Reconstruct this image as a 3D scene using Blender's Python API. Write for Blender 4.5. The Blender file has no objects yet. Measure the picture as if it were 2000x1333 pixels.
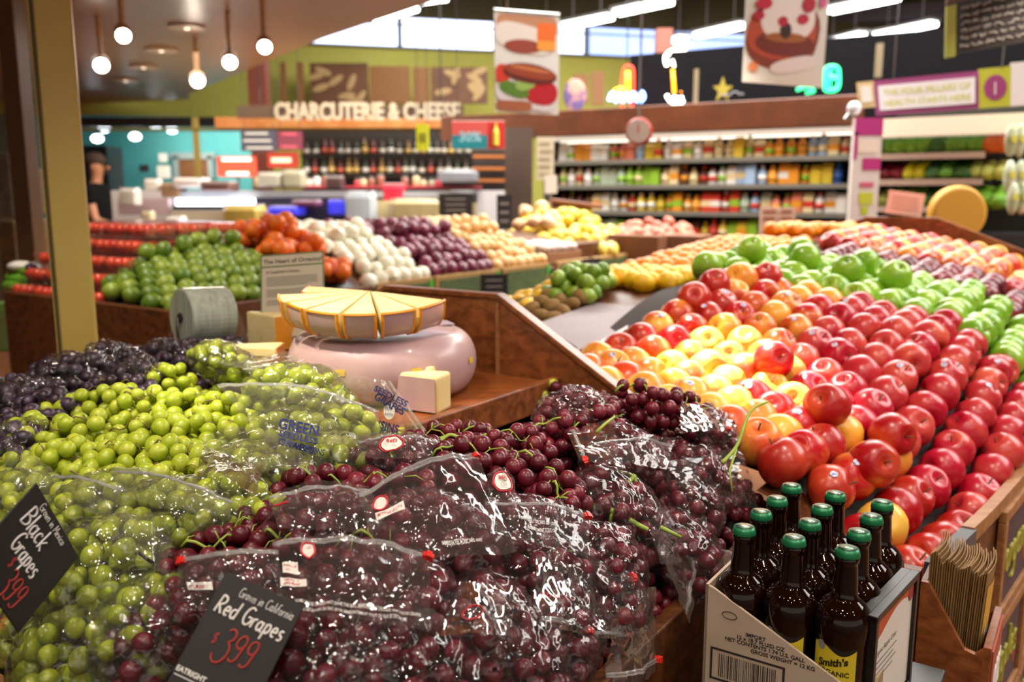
import bpy, bmesh, math, random
import numpy as np
from mathutils import Vector, Matrix, Euler, noise
random.seed(7); np.random.seed(7)
PI = math.pi
sc = bpy.context.scene
COL = sc.collection
# ------------------------------------------------------------------ camera
FPX, PITCH, CH = 1720.0, math.atan(286.5/1720.0), 1.6
cam_d = bpy.data.cameras.new('camera'); cam = bpy.data.objects.new('camera', cam_d); COL.objects.link(cam)
cam.location = (0, 0, CH); cam.rotation_euler = (PI/2 - PITCH, 0, 0)
cam_d.sensor_width = 36; cam_d.lens = FPX/2000*36; cam_d.clip_start = .02; cam_d.clip_end = 100
cam_d.dof.use_dof = True; cam_d.dof.focus_distance = 1.2; cam_d.dof.aperture_fstop = 3.8
sc.camera = cam
sc.view_settings.view_transform = 'Standard'; sc.view_settings.look = 'None'
sc.view_settings.exposure = 0.35; sc.view_settings.gamma = 1; sc.view_settings.use_curve_mapping = False
sc.cycles.use_denoising = True
sc.cycles.max_bounces = 6; sc.cycles.diffuse_bounces = 2; sc.cycles.glossy_bounces = 3
sc.cycles.transmission_bounces = 3; sc.cycles.transparent_max_bounces = 12; sc.cycles.adaptive_threshold = .02
sc.cycles.caustics_reflective = False; sc.cycles.caustics_refractive = False
sc.cycles.sample_clamp_indirect = 4.0
# ------------------------------------------------------------------ light
w = bpy.data.worlds.new('world'); sc.world = w; w.use_nodes = True
w.node_tree.nodes['Background'].inputs[0].default_value = (1.0, .9, .78, 1)
w.node_tree.nodes['Background'].inputs[1].default_value = .5
def lamp(name, kind, loc, energy, color, target=None, **kw):
    l = bpy.data.lights.new(name, kind); l.energy = energy; l.color = color
    for k, v in kw.items(): setattr(l, k, v)
    o = bpy.data.objects.new(name, l); COL.objects.link(o); o.location = loc
    if target is not None:
        o.rotation_euler = (Vector(target) - Vector(loc)).to_track_quat('-Z', 'Y').to_euler()
    return o
WARM = (1.0, .86, .70); WHITE = (1.0, .96, .90)
# the store's general ceiling lighting (rows of tubes behind and above)
lamp('ceiling_light_area', 'AREA', (1.5, 7.5, 4.6), 760, WHITE, (1.5, 7.5, 0), size=5.0)
lamp('ceiling_light_area', 'AREA', (5.5, 3.5, 4.6), 330, WHITE, (4.5, 4.0, 0), size=4.0)
lamp('ceiling_light_area', 'AREA', (-2.5, 8.0, 2.7), 85, WARM, (-2.5, 8.0, 0), size=3.0)
# track spots over the produce
SPOTS = [(-1.0, .4), (-.1, .2), (.9, .5), (-.6, 1.3), (.5, 1.4), (1.5, 1.6), (-1.3, 2.4), (-1.9, 3.3), (.3, 2.7), (1.8, 2.7), (-.6, 4.3), (.9, 4.6), (2.2, 4.0)]
for (x, y) in SPOTS:
    lamp('spot_lamp', 'SPOT', (x, y - .1, 2.72), 30 if y < 1.2 else (60 if x < -.8 else 26 if x > 1 else 36), WARM, (x + .05, y + .45, 1.0), spot_size=math.radians(80), spot_blend=.8, shadow_soft_size=.035)
for (x, y) in [(.4, -.5), (1.3, -.2), (-.6, -.4), (2.0, .6), (-1.6, .9), (.2, .9), (1.1, 1.05), (1.7, -.9), (-.2, -1.1), (2.6, 1.5)]:
    lamp('spot_lamp', 'SPOT', (x, y, 2.74), 7, (1, .93, .85), (x*.6+.2, y*.4+1.0, 1.0), spot_size=math.radians(100), spot_blend=.5, shadow_soft_size=.03)
lamp('ceiling_light_area', 'AREA', (-4.6, 13.4, 2.5), 34, WARM, (-4.6, 14.5, 1.2), size=1.4)
# one tight lamp makes the burnt-out pool on the apples
lamp('spot_lamp', 'SPOT', (.1, 2.75, 2.72), 1700, (1, .9, .72), (.53, 2.03, 1.2), spot_size=math.radians(15), spot_blend=.9, shadow_soft_size=.04)
lamp('spot_lamp', 'SPOT', (-.9, 1.2, 2.72), 120, (1, .9, .74), (-.40, 1.60, 1.25), spot_size=math.radians(26), spot_blend=.9, shadow_soft_size=.04)
lamp('spot_lamp', 'SPOT', (.5, 4.2, 2.72), 32, (1, .9, .72), (1.25, 3.7, 1.3), spot_size=math.radians(22), spot_blend=.9, shadow_soft_size=.04)
# ------------------------------------------------------------------ pixel -> world
CAM = np.array([0, 0, CH]); Fv = np.array([0, math.cos(PITCH), -math.sin(PITCH)])
Rv = np.array([1., 0, 0]); Uv = np.array([0, math.sin(PITCH), math.cos(PITCH)])
def ray(px, py): return Fv + (px-1000)/FPX*Rv + (666.5-py)/FPX*Uv
def P(px, py, d): return Vector(CAM + d*ray(px, py))
def PZ(px, py, z):
    r = ray(px, py); return Vector(CAM + (z-CH)/r[2]*r)
def pix(p):
    q = np.array(p) - CAM; d = q @ Fv
    return 1000 + FPX*(q @ Rv)/d, 666.5 - FPX*(q @ Uv)/d, d
# island frame: u runs away along the display, v towards its front right
UA = math.radians(56); ux, uy = math.cos(UA), math.sin(UA)
O1 = (.105, 1.86)
def W(u, v, z=0, o=O1): return Vector((o[0] + u*ux + v*uy, o[1] + u*uy - v*ux, z))
def UV(p, o=O1):
    dx, dy = p[0]-o[0], p[1]-o[1]; return dx*ux + dy*uy, dx*uy - dy*ux
def hit(px, py, h, o=O1, d0=.5, d1=9.0, n=500):
    r = ray(px, py); last = None
    for i in range(n):
        d = d0 + (d1-d0)*i/n; p = CAM + d*r; u, v = UV(p, o)
        if p[2] <= h(u, v):
            a, b = (last or d0), d
            for _ in range(12):
                m = (a+b)/2; p = CAM + m*r; u, v = UV(p, o)
                if p[2] <= h(u, v): b = m
                else: a = m
            return Vector(CAM + b*r)
        last = d
    return None
def sm(x, a, b):
    t = min(1, max(0, (x-a)/(b-a))); return t*t*(3-2*t)
def interp(x, xs, ys): return float(np.interp(x, xs, ys))
# ------------------------------------------------------------------ object helpers
def link(o): COL.objects.link(o); return o
def tag(o, label=None, cat=None, group=None, kind=None):
    if label: o['label'] = label
    if cat: o['category'] = cat
    if group: o['group'] = group
    if kind: o['kind'] = kind
    return o
def thing(name, label, cat, loc=(0, 0, 0), rz=0, group=None, kind=None):
    o = link(bpy.data.objects.new(name, None)); o.location = loc; o.rotation_euler = (0, 0, rz); o.empty_display_size = .02
    return tag(o, label, cat, group, kind)
def mobj(name, me, parent=None, loc=None, rot=None, scale=None):
    o = link(bpy.data.objects.new(name, me))
    if parent is not None: o.parent = parent
    if loc is not None: o.location = loc
    if rot is not None: o.rotation_euler = rot
    if scale is not None: o.scale = scale if hasattr(scale, '__len__') else (scale,)*3
    return o
class MB:
    """collects shapes into one mesh"""
    def __init__(s): s.v = []; s.f = []; s.m = []; s.cur = 0
    def add(s, vs, fs):
        b = len(s.v); s.v += [tuple(p) for p in vs]; s.f += [tuple(i+b for i in f) for f in fs]; s.m += [s.cur]*len(fs); return s
    def box(s, c, d, M=None):
        x, y, z = d[0]/2, d[1]/2, d[2]/2
        vs = [Vector((a*x, b*y, e*z)) for e in (-1, 1) for b in (-1, 1) for a in (-1, 1)]
        if M is not None: vs = [M @ p for p in vs]
        vs = [p + Vector(c) for p in vs]
        return s.add(vs, [(0, 2, 3, 1), (4, 5, 7, 6), (0, 1, 5, 4), (2, 6, 7, 3), (0, 4, 6, 2), (1, 3, 7, 5)])
    def prism(s, pts, vec):
        """polygon pts (3D) extruded by vec"""
        n = len(pts); vec = Vector(vec); a = [Vector(p) for p in pts]; b = [p+vec for p in a]
        return s.add(a+b, [tuple(range(n))[::-1], tuple(range(n, 2*n))] + [(i, (i+1) % n, n+(i+1) % n, n+i) for i in range(n)])
    def tube(s, pts, r, n=8, cap=True):
        pts = [Vector(p) for p in pts]; rs = r if hasattr(r, '__len__') else [r]*len(pts)
        vs = []; prev = None
        for i, p in enumerate(pts):
            t = (pts[min(i+1, len(pts)-1)] - pts[max(i-1, 0)]).normalized()
            if t.length < 1e-9: t = Vector((0, 0, 1))
            if prev is None: a = t.orthogonal().normalized()
            else:
                a = prev - t*prev.dot(t); a = a.normalized() if a.length > 1e-6 else t.orthogonal().normalized()
            prev = a; b = t.cross(a)
            vs += [p + rs[i]*(math.cos(2*PI*k/n)*a + math.sin(2*PI*k/n)*b) for k in range(n)]
        fs = [(i*n+k, i*n+(k+1) % n, (i+1)*n+(k+1) % n, (i+1)*n+k) for i in range(len(pts)-1) for k in range(n)]
        if cap: fs += [tuple(range(n))[::-1], tuple(range(len(vs)-n, len(vs)))]
        return s.add(vs, fs)
    def lathe(s, prof, n=24, c=(0, 0, 0), M=None, fn=None):
        """profile [(r,z)..]; fn(angle, r, z)->(r, z)"""
        vs = []; c = Vector(c)
        for (r, z) in prof:
            for k in range(n):
                a = 2*PI*k/n; rr, zz = fn(a, r, z) if fn else (r, z)
                vs.append(Vector((rr*math.cos(a), rr*math.sin(a), zz)))
        if M is not None: vs = [M @ p for p in vs]
        vs = [p+c for p in vs]; m = len(prof)
        fs = [(i*n+k, i*n+(k+1) % n, (i+1)*n+(k+1) % n, (i+1)*n+k) for i in range(m-1) for k in range(n)]
        fs += [tuple(range(n))[::-1], tuple(range((m-1)*n, m*n))]
        return s.add(vs, fs)
    def sphere(s, c, r, n=10, M=None, sq=(1, 1, 1)):
        vs = []; m = n//2+1
        for i in range(1, m):
            t = PI*i/m
            for k in range(n):
                a = 2*PI*k/n; vs.append(Vector((r*math.sin(t)*math.cos(a)*sq[0], r*math.sin(t)*math.sin(a)*sq[1], r*math.cos(t)*sq[2])))
        vs += [Vector((0, 0, r*sq[2])), Vector((0, 0, -r*sq[2]))]
        if M is not None: vs = [M @ p for p in vs]
        vs = [p+Vector(c) for p in vs]; T = len(vs)-2; Bt = T+1
        fs = [(i*n+k, (i+1)*n+k, (i+1)*n+(k+1) % n, i*n+(k+1) % n) for i in range(m-2) for k in range(n)]
        fs += [(T, k, (k+1) % n) for k in range(n)] + [(Bt, (m-2)*n+(k+1) % n, (m-2)*n+k) for k in range(n)]
        return s.add(vs, fs)
    def grid(s, fn, nu, nv):
        vs = [fn(i/nu, j/nv) for j in range(nv+1) for i in range(nu+1)]
        return s.add(vs, [(j*(nu+1)+i, j*(nu+1)+i+1, (j+1)*(nu+1)+i+1, (j+1)*(nu+1)+i) for j in range(nv) for i in range(nu)])
    def mesh(s, name, mats, smooth=False):
        me = bpy.data.meshes.new(name); me.from_pydata(s.v, [], s.f)
        for m in (mats if isinstance(mats, (list, tuple)) else [mats]): me.materials.append(m)
        if any(s.m): me.polygons.foreach_set('material_index', s.m)
        if smooth: me.polygons.foreach_set('use_smooth', [True]*len(me.polygons))
        me.update(); return me
    def build(s, name, mats, parent=None, smooth=False, bevel=0, loc=None, solid=0, **kw):
        o = mobj(name, s.mesh(name, mats, smooth), parent, loc)
        if solid:
            m = o.modifiers.new('solid', 'SOLIDIFY'); m.thickness = solid; m.offset = 0
        if bevel:
            m = o.modifiers.new('bevel', 'BEVEL'); m.width = bevel; m.segments = 2; m.limit_method = 'ANGLE'
        if kw: tag(o, **kw)
        return o
def smooth_angle(o): # smooth with sharp edges kept
    me = o.data; bm = bmesh.new(); bm.from_mesh(me)
    for e in bm.edges:
        if len(e.link_faces) == 2 and e.calc_face_angle(0) > .7: e.smooth = False
    for f in bm.faces: f.smooth = True
    bm.to_mesh(me); bm.free(); return o
def basis(x, y):
    """matrix whose columns are x, y, x*y"""
    x = Vector(x).normalized(); z = x.cross(Vector(y)).normalized(); y = z.cross(x)
    return Matrix((x, y, z)).transposed()
MU = Matrix.Rotation(UA, 3, 'Z')          # local x = u, local y = -v
# ------------------------------------------------------------------ materials
def L(h):
    h = h.lstrip('#'); c = [int(h[i:i+2], 16)/255 for i in (0, 2, 4)]
    return tuple((x/12.92 if x <= .04045 else ((x+.055)/1.055)**2.4) for x in c) + (1,)
MATS = {}
def mat(name, col, rough=.5, metal=0, col2=None, scale=8, stretch=(1, 1, 1), detail=4, bump=0, bscale=None, spec=.5, sss=0, ssc=None, emit=0, coat=0, rnd=0, lo=.35, hi=.65, alpha=1, dist=0, trans=0, coords='Object'):
    if name in MATS: return MATS[name]
    m = bpy.data.materials.new(name); m.use_nodes = True; nt = m.node_tree; N = nt.nodes; K = nt.links
    b = N['Principled BSDF']; c = L(col) if isinstance(col, str) else col
    b.inputs['Base Color'].default_value = c; b.inputs['Roughness'].default_value = rough; b.inputs['Metallic'].default_value = metal
    b.inputs['Specular IOR Level'].default_value = spec; b.inputs['Coat Weight'].default_value = coat; b.inputs['Coat Roughness'].default_value = .1
    b.inputs['Alpha'].default_value = alpha; b.inputs['Transmission Weight'].default_value = trans
    if sss:
        b.inputs['Subsurface Weight'].default_value = sss; b.inputs['Subsurface Scale'].default_value = .012
        b.inputs['Subsurface Radius'].default_value = ssc or (1, .6, .3)
    if emit:
        b.inputs['Emission Color'].default_value = c; b.inputs['Emission Strength'].default_value = emit
    out = None
    if col2 or bump or rnd:
        tc = N.new('ShaderNodeTexCoord'); mp = N.new('ShaderNodeMapping'); K.new(tc.outputs[coords], mp.inputs[0])
        mp.inputs['Scale'].default_value = stretch
        oi = N.new('ShaderNodeObjectInfo')
    if col2:
        nz = N.new('ShaderNodeTexNoise'); nz.noise_dimensions = '4D'; nz.inputs['Scale'].default_value = scale; nz.inputs['Detail'].default_value = detail
        nz.inputs['Distortion'].default_value = dist
        K.new(mp.outputs[0], nz.inputs['Vector'])
        mm = N.new('ShaderNodeMath'); mm.operation = 'MULTIPLY'; mm.inputs[1].default_value = 30; K.new(oi.outputs['Random'], mm.inputs[0]); K.new(mm.outputs[0], nz.inputs['W'])
        rp = N.new('ShaderNodeMapRange'); rp.inputs[1].default_value = lo; rp.inputs[2].default_value = hi; K.new(nz.outputs[0], rp.inputs[0])
        fac = rp.outputs[0]
        if rnd:   # each object leans to one colour or the other
            ad = N.new('ShaderNodeMath'); ad.operation = 'MULTIPLY_ADD'; ad.inputs[1].default_value = rnd; ad.inputs[2].default_value = -rnd/2
            sb = N.new('ShaderNodeMath'); sb.operation = 'ADD'; sb.use_clamp = True
            K.new(oi.outputs['Random'], ad.inputs[0]); K.new(ad.outputs[0], sb.inputs[0]); K.new(fac, sb.inputs[1]); fac = sb.outputs[0]
        mx = N.new('ShaderNodeMix'); mx.data_type = 'RGBA'; mx.inputs[6].default_value = c; mx.inputs[7].default_value = L(col2) if isinstance(col2, str) else col2
        K.new(fac, mx.inputs[0]); K.new(mx.outputs[2], b.inputs['Base Color']); out = mx
        if emit: K.new(mx.outputs[2], b.inputs['Emission Color'])
    if bump:
        n2 = N.new('ShaderNodeTexNoise'); n2.inputs['Scale'].default_value = bscale or scale*2; n2.inputs['Detail'].default_value = 5; K.new(mp.outputs[0], n2.inputs['Vector'])
        bp = N.new('ShaderNodeBump'); bp.inputs['Strength'].default_value = bump; bp.inputs['Distance'].default_value = .01
        K.new(n2.outputs[0], bp.inputs['Height']); K.new(bp.outputs[0], b.inputs['Normal'])
    MATS[name] = m; return m
def film(name, tint=(1, 1, 1, 1), haze=.06, gloss=1.0, bs=45, bump=.5, hazecol=(.9, .9, .9, 1), rough=.07):
    """thin clear plastic film"""
    m = bpy.data.materials.new(name); m.use_nodes = True; nt = m.node_tree; N = nt.nodes; K = nt.links
    N.remove(N['Principled BSDF']); o = N['Material Output']
    tc = N.new('ShaderNodeTexCoord')
    st = N.new('ShaderNodeMapping'); st.inputs['Scale'].default_value = (1, .38, .8); st.inputs['Rotation'].default_value = (.3, .2, .7); K.new(tc.outputs['Object'], st.inputs[0])
    n1 = N.new('ShaderNodeTexNoise'); n1.noise_type = 'RIDGED_MULTIFRACTAL'; n1.normalize = True
    n1.inputs['Scale'].default_value = bs; n1.inputs['Detail'].default_value = 2.5; n1.inputs['Distortion'].default_value = .6; K.new(st.outputs[0], n1.inputs['Vector'])
    bp = N.new('ShaderNodeBump'); bp.inputs['Strength'].default_value = bump; bp.inputs['Distance'].default_value = .006
    K.new(n1.outputs[0], bp.inputs['Height'])
    tr = N.new('ShaderNodeBsdfTransparent'); tr.inputs[0].default_value = tint
    gl = N.new('ShaderNodeBsdfGlossy'); gl.inputs['Roughness'].default_value = rough; gl.inputs[0].default_value = (1, 1, 1, 1); K.new(bp.outputs[0], gl.inputs['Normal'])
    fr = N.new('ShaderNodeLayerWeight'); fr.inputs[0].default_value = .32; K.new(bp.outputs[0], fr.inputs['Normal'])
    fm = N.new('ShaderNodeMapRange'); fm.inputs[3].default_value = .07*gloss; fm.inputs[4].default_value = .62*gloss; K.new(fr.outputs[0], fm.inputs[0])
    dif = N.new('ShaderNodeBsdfDiffuse'); dif.inputs[0].default_value = hazecol
    tl = N.new('ShaderNodeBsdfTranslucent'); tl.inputs[0].default_value = hazecol
    ad = N.new('ShaderNodeMixShader'); ad.inputs[0].default_value = .4; K.new(dif.outputs[0], ad.inputs[1]); K.new(tl.outputs[0], ad.inputs[2])
    m1 = N.new('ShaderNodeMixShader'); K.new(tr.outputs[0], m1.inputs[1]); K.new(ad.outputs[0], m1.inputs[2])
    hz = N.new('ShaderNodeMapRange'); hz.inputs[1].default_value = .42; hz.inputs[2].default_value = .85; hz.inputs[3].default_value = haze*.35; hz.inputs[4].default_value = min(.8, haze*4.5); K.new(n1.outputs[0], hz.inputs[0]); K.new(hz.outputs[0], m1.inputs[0])
    m2 = N.new('ShaderNodeMixShader'); K.new(fm.outputs[0], m2.inputs[0]); K.new(m1.outputs[0], m2.inputs[1]); K.new(gl.outputs[0], m2.inputs[2])
    K.new(m2.outputs[0], o.inputs['Surface']); MATS[name] = m; return m
WOOD = mat('wood_display', '#96562C', .38, col2='#683719', scale=6, stretch=(1, 9, 9), dist=.6, bump=.08, bscale=14, coat=.15)
WOODL = mat('wood_light', '#A87648', .45, col2='#8A5A32', scale=7, stretch=(1, 8, 8), dist=.5, bump=.06, bscale=14)
WOODD = mat('wood_dark', '#70401F', .45, col2='#4C2812', scale=6, stretch=(1, 9, 9), dist=.6, bump=.06, bscale=14)
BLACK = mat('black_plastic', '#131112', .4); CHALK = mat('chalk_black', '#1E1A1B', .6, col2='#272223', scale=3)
WPAINT = mat('white_chalk_paint', '#F2EFEA', .6); RPAINT = mat('red_chalk_paint', '#B03A30', .6)
STEEL = mat('steel', '#B9BBBC', .25, 1); WHITEP = mat('white_plastic', '#E8E6E0', .4); PAPER = mat('paper_white', '#E6E0D6', .7); CARD = mat('cardboard', '#C9AE87', .75, col2='#B99C74', scale=20)
DGREY = mat('dark_grey', '#2C2A2C', .5)
# ------------------------------------------------------------------ lettering
def text_verts(s, size=1, align='LEFT', bold=0, xs=1):
    cu = bpy.data.curves.new('t', 'FONT'); cu.body = s; cu.size = size; cu.align_x = align; cu.resolution_u = 3; cu.offset = bold
    o = bpy.data.objects.new('t', cu); COL.objects.link(o)
    me = bpy.data.meshes.new_from_object(o); vs = [(v.co.x*xs, v.co.y) for v in me.vertices]; fs = [tuple(p.vertices) for p in me.polygons]
    bpy.data.objects.remove(o); bpy.data.meshes.remove(me); return vs, fs
def text_on(s, name, m, parent, fn, size, align='LEFT', bold=0, xs=1):
    """fn(x,y)->world point; a flat printed text"""
    vs, fs = text_verts(s, size, align, bold, xs); b = MB(); b.add([fn(x, y) for x, y in vs], fs)
    return b.build(name, m, parent)
# single-stroke hand lettering: each glyph (width, [strokes]) in a 1-high box
def arc(cx, cy, rx, ry, a0, a1, n=9): return [(cx+rx*math.cos(math.radians(a0+(a1-a0)*i/n)), cy+ry*math.sin(math.radians(a0+(a1-a0)*i/n))) for i in range(n+1)]
G = {
 'B': (.6, [[(.08, 0), (.1, 1)], [(.1, 1)]+arc(.2, .76, .3, .24, 90, -80)+[(.15, .52)], [(.15, .52)]+arc(.2, .26, .36, .26, 85, -90)+[(.08, 0)]]),
 'R': (.6, [[(.08, 0), (.1, 1)], [(.1, 1)]+arc(.2, .74, .32, .25, 90, -80)+[(.15, .5), (.55, 0)]]),
 'G': (.65, [arc(.36, .5, .32, .5, 50, 330, 14)+[(.62, .45), (.36, .45)]]),
 'C': (.6, [arc(.36, .5, .32, .5, 50, 315, 14)]),
 'M': (.7, [[(.05, 0), (.1, 1), (.35, .35), (.6, 1), (.65, 0)]]),
 'O': (.65, [arc(.33, .5, .28, .5, 90, 450, 14)]),
 'a': (.50, [arc(.19, .27, .17, .25, 50, 330, 12), [(.38, .56), (.37, .08), (.42, 0), (.5, .05)]]),
 'b': (.45, [[(.06, 1), (.06, 0)], arc(.22, .27, .17, .26, 150, -150, 12)]),
 'c': (.4, [arc(.22, .27, .18, .26, 50, 310, 10)]),
 'd': (.45, [arc(.2, .27, .18, .26, 60, 340, 12), [(.4, 1), (.38, 0)]]),
 'e': (.45, [[(.05, .28), (.38, .3)]+arc(.22, .28, .17, .26, 10, 310, 11)]),
 'f': (.35, [arc(.24, .85, .13, .15, 30, 180, 5)+[(.11, 0)], [(0, .52), (.28, .52)]]),
 'g': (.45, [arc(.2, .27, .18, .26, 60, 360, 12), [(.38, .52), (.38, -.25)]+arc(.2, -.25, .18, .15, 0, -140, 5)]),
 'h': (.45, [[(.06, 1), (.06, 0)], [(.06, .3)]+arc(.22, .33, .15, .2, 160, 0, 6)+[(.37, 0)]]),
 'i': (.16, [[(.08, .52), (.08, 0)], [(.08, .7), (.08, .74)]]),
 'k': (.42, [[(.06, 1), (.06, 0)], [(.36, .55), (.08, .24), (.38, 0)]]),
 'l': (.16, [[(.08, 1), (.08, 0)]]),
 'm': (.65, [[(.06, .52), (.06, 0)], [(.06, .3)]+arc(.19, .34, .12, .18, 160, 0, 5)+[(.31, 0)], [(.31, .3)]+arc(.44, .34, .12, .18, 160, 0, 5)+[(.56, 0)]]),
 'n': (.45, [[(.06, .52), (.06, 0)], [(.06, .3)]+arc(.22, .33, .15, .2, 160, 0, 6)+[(.37, 0)]]),
 'o': (.42, [arc(.2, .27, .17, .26, 90, 450, 12)]),
 'p': (.45, [[(.06, .52), (.06, -.38)], arc(.22, .27, .17, .26, 150, -150, 12)]),
 'r': (.34, [[(.06, .52), (.06, 0)], [(.06, .28)]+arc(.22, .32, .16, .2, 160, 60, 5)]),
 's': (.36, [arc(.2, .4, .13, .13, 40, 250, 7)+arc(.18, .13, .14, .14, 70, -140, 7)]),
 't': (.32, [[(.14, .85), (.14, .05), (.26, 0)], [(0, .55), (.28, .55)]]),
 'u': (.45, [[(.06, .52)]+arc(.21, .18, .15, .18, 180, 360, 7)+[(.36, .52)], [(.37, .5), (.37, 0)]]),
 'w': (.55, [[(.02, .52), (.14, 0), (.26, .45), (.38, 0), (.5, .52)]]),
 'x': (.42, [[(.04, .52), (.36, 0)], [(.36, .52), (.04, 0)]]),
 '$': (.42, [arc(.22, .7, .16, .17, 40, 250, 7)+arc(.2, .32, .17, .19, 70, -140, 7), [(.21, 1.0), (.21, 0)]]),
 '3': (.6, [[(.12, .9)]+arc(.3, .78, .22, .22, 120, -70, 8)+arc(.26, .16, .34, .4, 75, -160, 10)]),
 '9': (.5, [arc(.24, .7, .2, .24, 20, 380, 12)+[(.43, .7), (.4, .3)]+arc(.2, .2, .2, .22, 0, -140, 6)]),
 '1': (.25, [[(.12, 1), (.1, 0)]]), '0': (.5, [arc(.24, .5, .2, .48, 90, 450, 12)]),
 '%': (.7, [arc(.16, .75, .13, .2, 90, 450, 9), arc(.52, .22, .13, .2, 90, 450, 9), [(.6, 1), (.06, 0)]]),
 '/': (.35, [[(.3, 1), (0, 0)]]), '-': (.3, [[(.03, .4), (.25, .4)]]), '.': (.15, [[(.05, 0), (.07, .04)]]), ' ': (.3, []),
}
def smooth_pl(p, n=3):
    if len(p) < 4: return p
    out = []
    for i in range(len(p)-1):
        a, b, c, d = [Vector(p[min(max(j, 0), len(p)-1)]) for j in (i-1, i, i+1, i+2)]
        for k in range(n):
            t = k/n; out.append(.5*((2*b)+(-a+c)*t+(2*a-5*b+4*c-d)*t*t+(-a+3*b-3*c+d)*t**3))
    out.append(Vector(p[-1])); return [tuple(q) for q in out]
def hand_text(b, s, fn, x0, y0, h, w, xs=1, slant=.12, jit=.03):
    """adds stroke lettering to MB b; fn(x,y,z)->point ; w = stroke half width"""
    x = x0
    for ch in s:
        gw, st = G[ch]; dy = random.uniform(-jit, jit)*h
        for p in st:
            if len(p) < 1: continue
            q = [(x+(a*xs+slant*c)*h, y0+dy+c*h) for a, c in p]
            b.tube([fn(a, c, w*.35) for a, c in q], w, 6)
        x += gw*xs*h + .07*h
    return x
# ================================================================== near island: bins, panel, tray
GV0, GV1, GU0, GU1 = -.92, .46, -1.11, 0.0       # grape bin in u, v
def fdist(x): return interp(x, [-1, -.03, 0, .05, .13, .25, .5, .9], [-.25, -.03, .0, .10, .18, .222, .247, .255])
def Hg(u, v):
    "top of the grape heap"
    a, b = fdist(u-GU0+.02), fdist(GV1-v+.02)
    h = 1.0 + (a*b/.255 if a > 0 and b > 0 else min(a, b))
    h += .035*math.exp(-((u+.22)**2+(v-.28)**2)/.02) - .01*sm(v, -.5, -.9)
    h -= .075*sm(u, -.52, -.36)*(1-sm(v, .02, .15))*(1-sm(u, -.14, -.04))*sm(v, -.09, -.01)
    h += .035*math.exp(-((u+.60)**2+(v+.20)**2)/.012)
    c = fdist(v-GV0+.08); h = min(h, 1.04+c)
    if u > .0: h -= (u)*2.2
    if v > GV1 or u < GU0 or v < GV0: return 0
    if -.47 < u < .0 and -.50 < v < -.02: h = min(h, 1.19)
    return h
bb = MB()
def uvbox(b, u0, u1, v0, v1, z0, z1, o=O1):
    c = W((u0+u1)/2, (v0+v1)/2, (z0+z1)/2, o); b.box(c, (u1-u0, v1-v0, z1-z0), MU)
bin_t = thing('display_bin', 'dark brown wooden produce bin heaped with the grapes', 'display bin', W(-.55, -.2, 0))
def child_at(b, name, m, t, **kw):
    o = b.build(name, m, None, **kw); o.parent = t; o.matrix_parent_inverse = Matrix.Translation(t.location).inverted() if t.rotation_euler.z == 0 else (Matrix.Translation(t.location) @ Matrix.Rotation(t.rotation_euler.z, 4, 'Z')).inverted(); return o
b = MB(); uvbox(b, GU0, .0, GV1, GV1+.025, .5, 1.0); child_at(b, 'front_board', WOODD, bin_t, bevel=.003)
b = MB(); uvbox(b, GU0-.025, GU0, GV0, GV1+.025, .93, 1.005); child_at(b, 'end_board', WOODL, bin_t, bevel=.003)
GREENP = mat('green_panel', '#3C4A22', .5)
b = MB(); uvbox(b, GU0-.02, GU0, GV0, GV1, .4, .93); pn = child_at(b, 'end_panel', GREENP, bin_t)
b = MB(); uvbox(b, GU0, .0, GV0-.025, GV0, .5, 1.02); child_at(b, 'back_board', WOODD, bin_t, bevel=.003)
b = MB(); uvbox(b, GU0+.03, -.03, GV0+.03, GV1-.03, 0, .5); child_at(b, 'plinth', BLACK, bin_t)
b = MB(); uvbox(b, GU0, .0, GV0, GV1, .86, .88); child_at(b, 'bin_floor', BLACK, bin_t)
REDL = mat('red_letter', '#B4202A', .5)
b = MB(); hand_text(b, 'organic', lambda x, y, z: W(GU0-.022-z, -.1+x, .84+y), 0, 0, .05, .003); child_at(b, 'lettering', REDL, bin_t)
# the divider panel with its sloping shoulder
pan = thing('divider_panel', 'brown wooden divider board with a sloping shoulder between cheese tray and apples', 'divider', W(0, -.1, .9))
pts = [(-.62, .88), (-.62, 1.29), (-.50, 1.375), (-.165, 1.375), (.16, 1.185), (.30, 1.10), (.46, 1.0), (.46, .88)]
b = MB(); b.prism([W(.0, v, z) for v, z in pts], W(.024, 0)-W(0, 0)); child_at(b, 'board', WOOD, pan, bevel=.003)
b = MB()
tp = [(-.62, 1.29), (-.50, 1.375), (-.165, 1.375), (.16, 1.185), (.46, 1.0)]
for (a, c), (d, e) in zip(tp[:-1], tp[1:]):
    p0, p1 = W(.012, a, c), W(.012, d, e); x = (p1-p0).normalized(); M = basis(x, Vector((ux, uy, 0)))
    b.box((p0+p1)/2, ((p1-p0).length+.004, .034, .012), M)
child_at(b, 'cap_rail', WOOD, pan, bevel=.003)
b = MB(); uvbox(b, -.006, 0, -.167, -.16, 1.2, 1.36); child_at(b, 'joint_strip', WOODL, pan)
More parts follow.
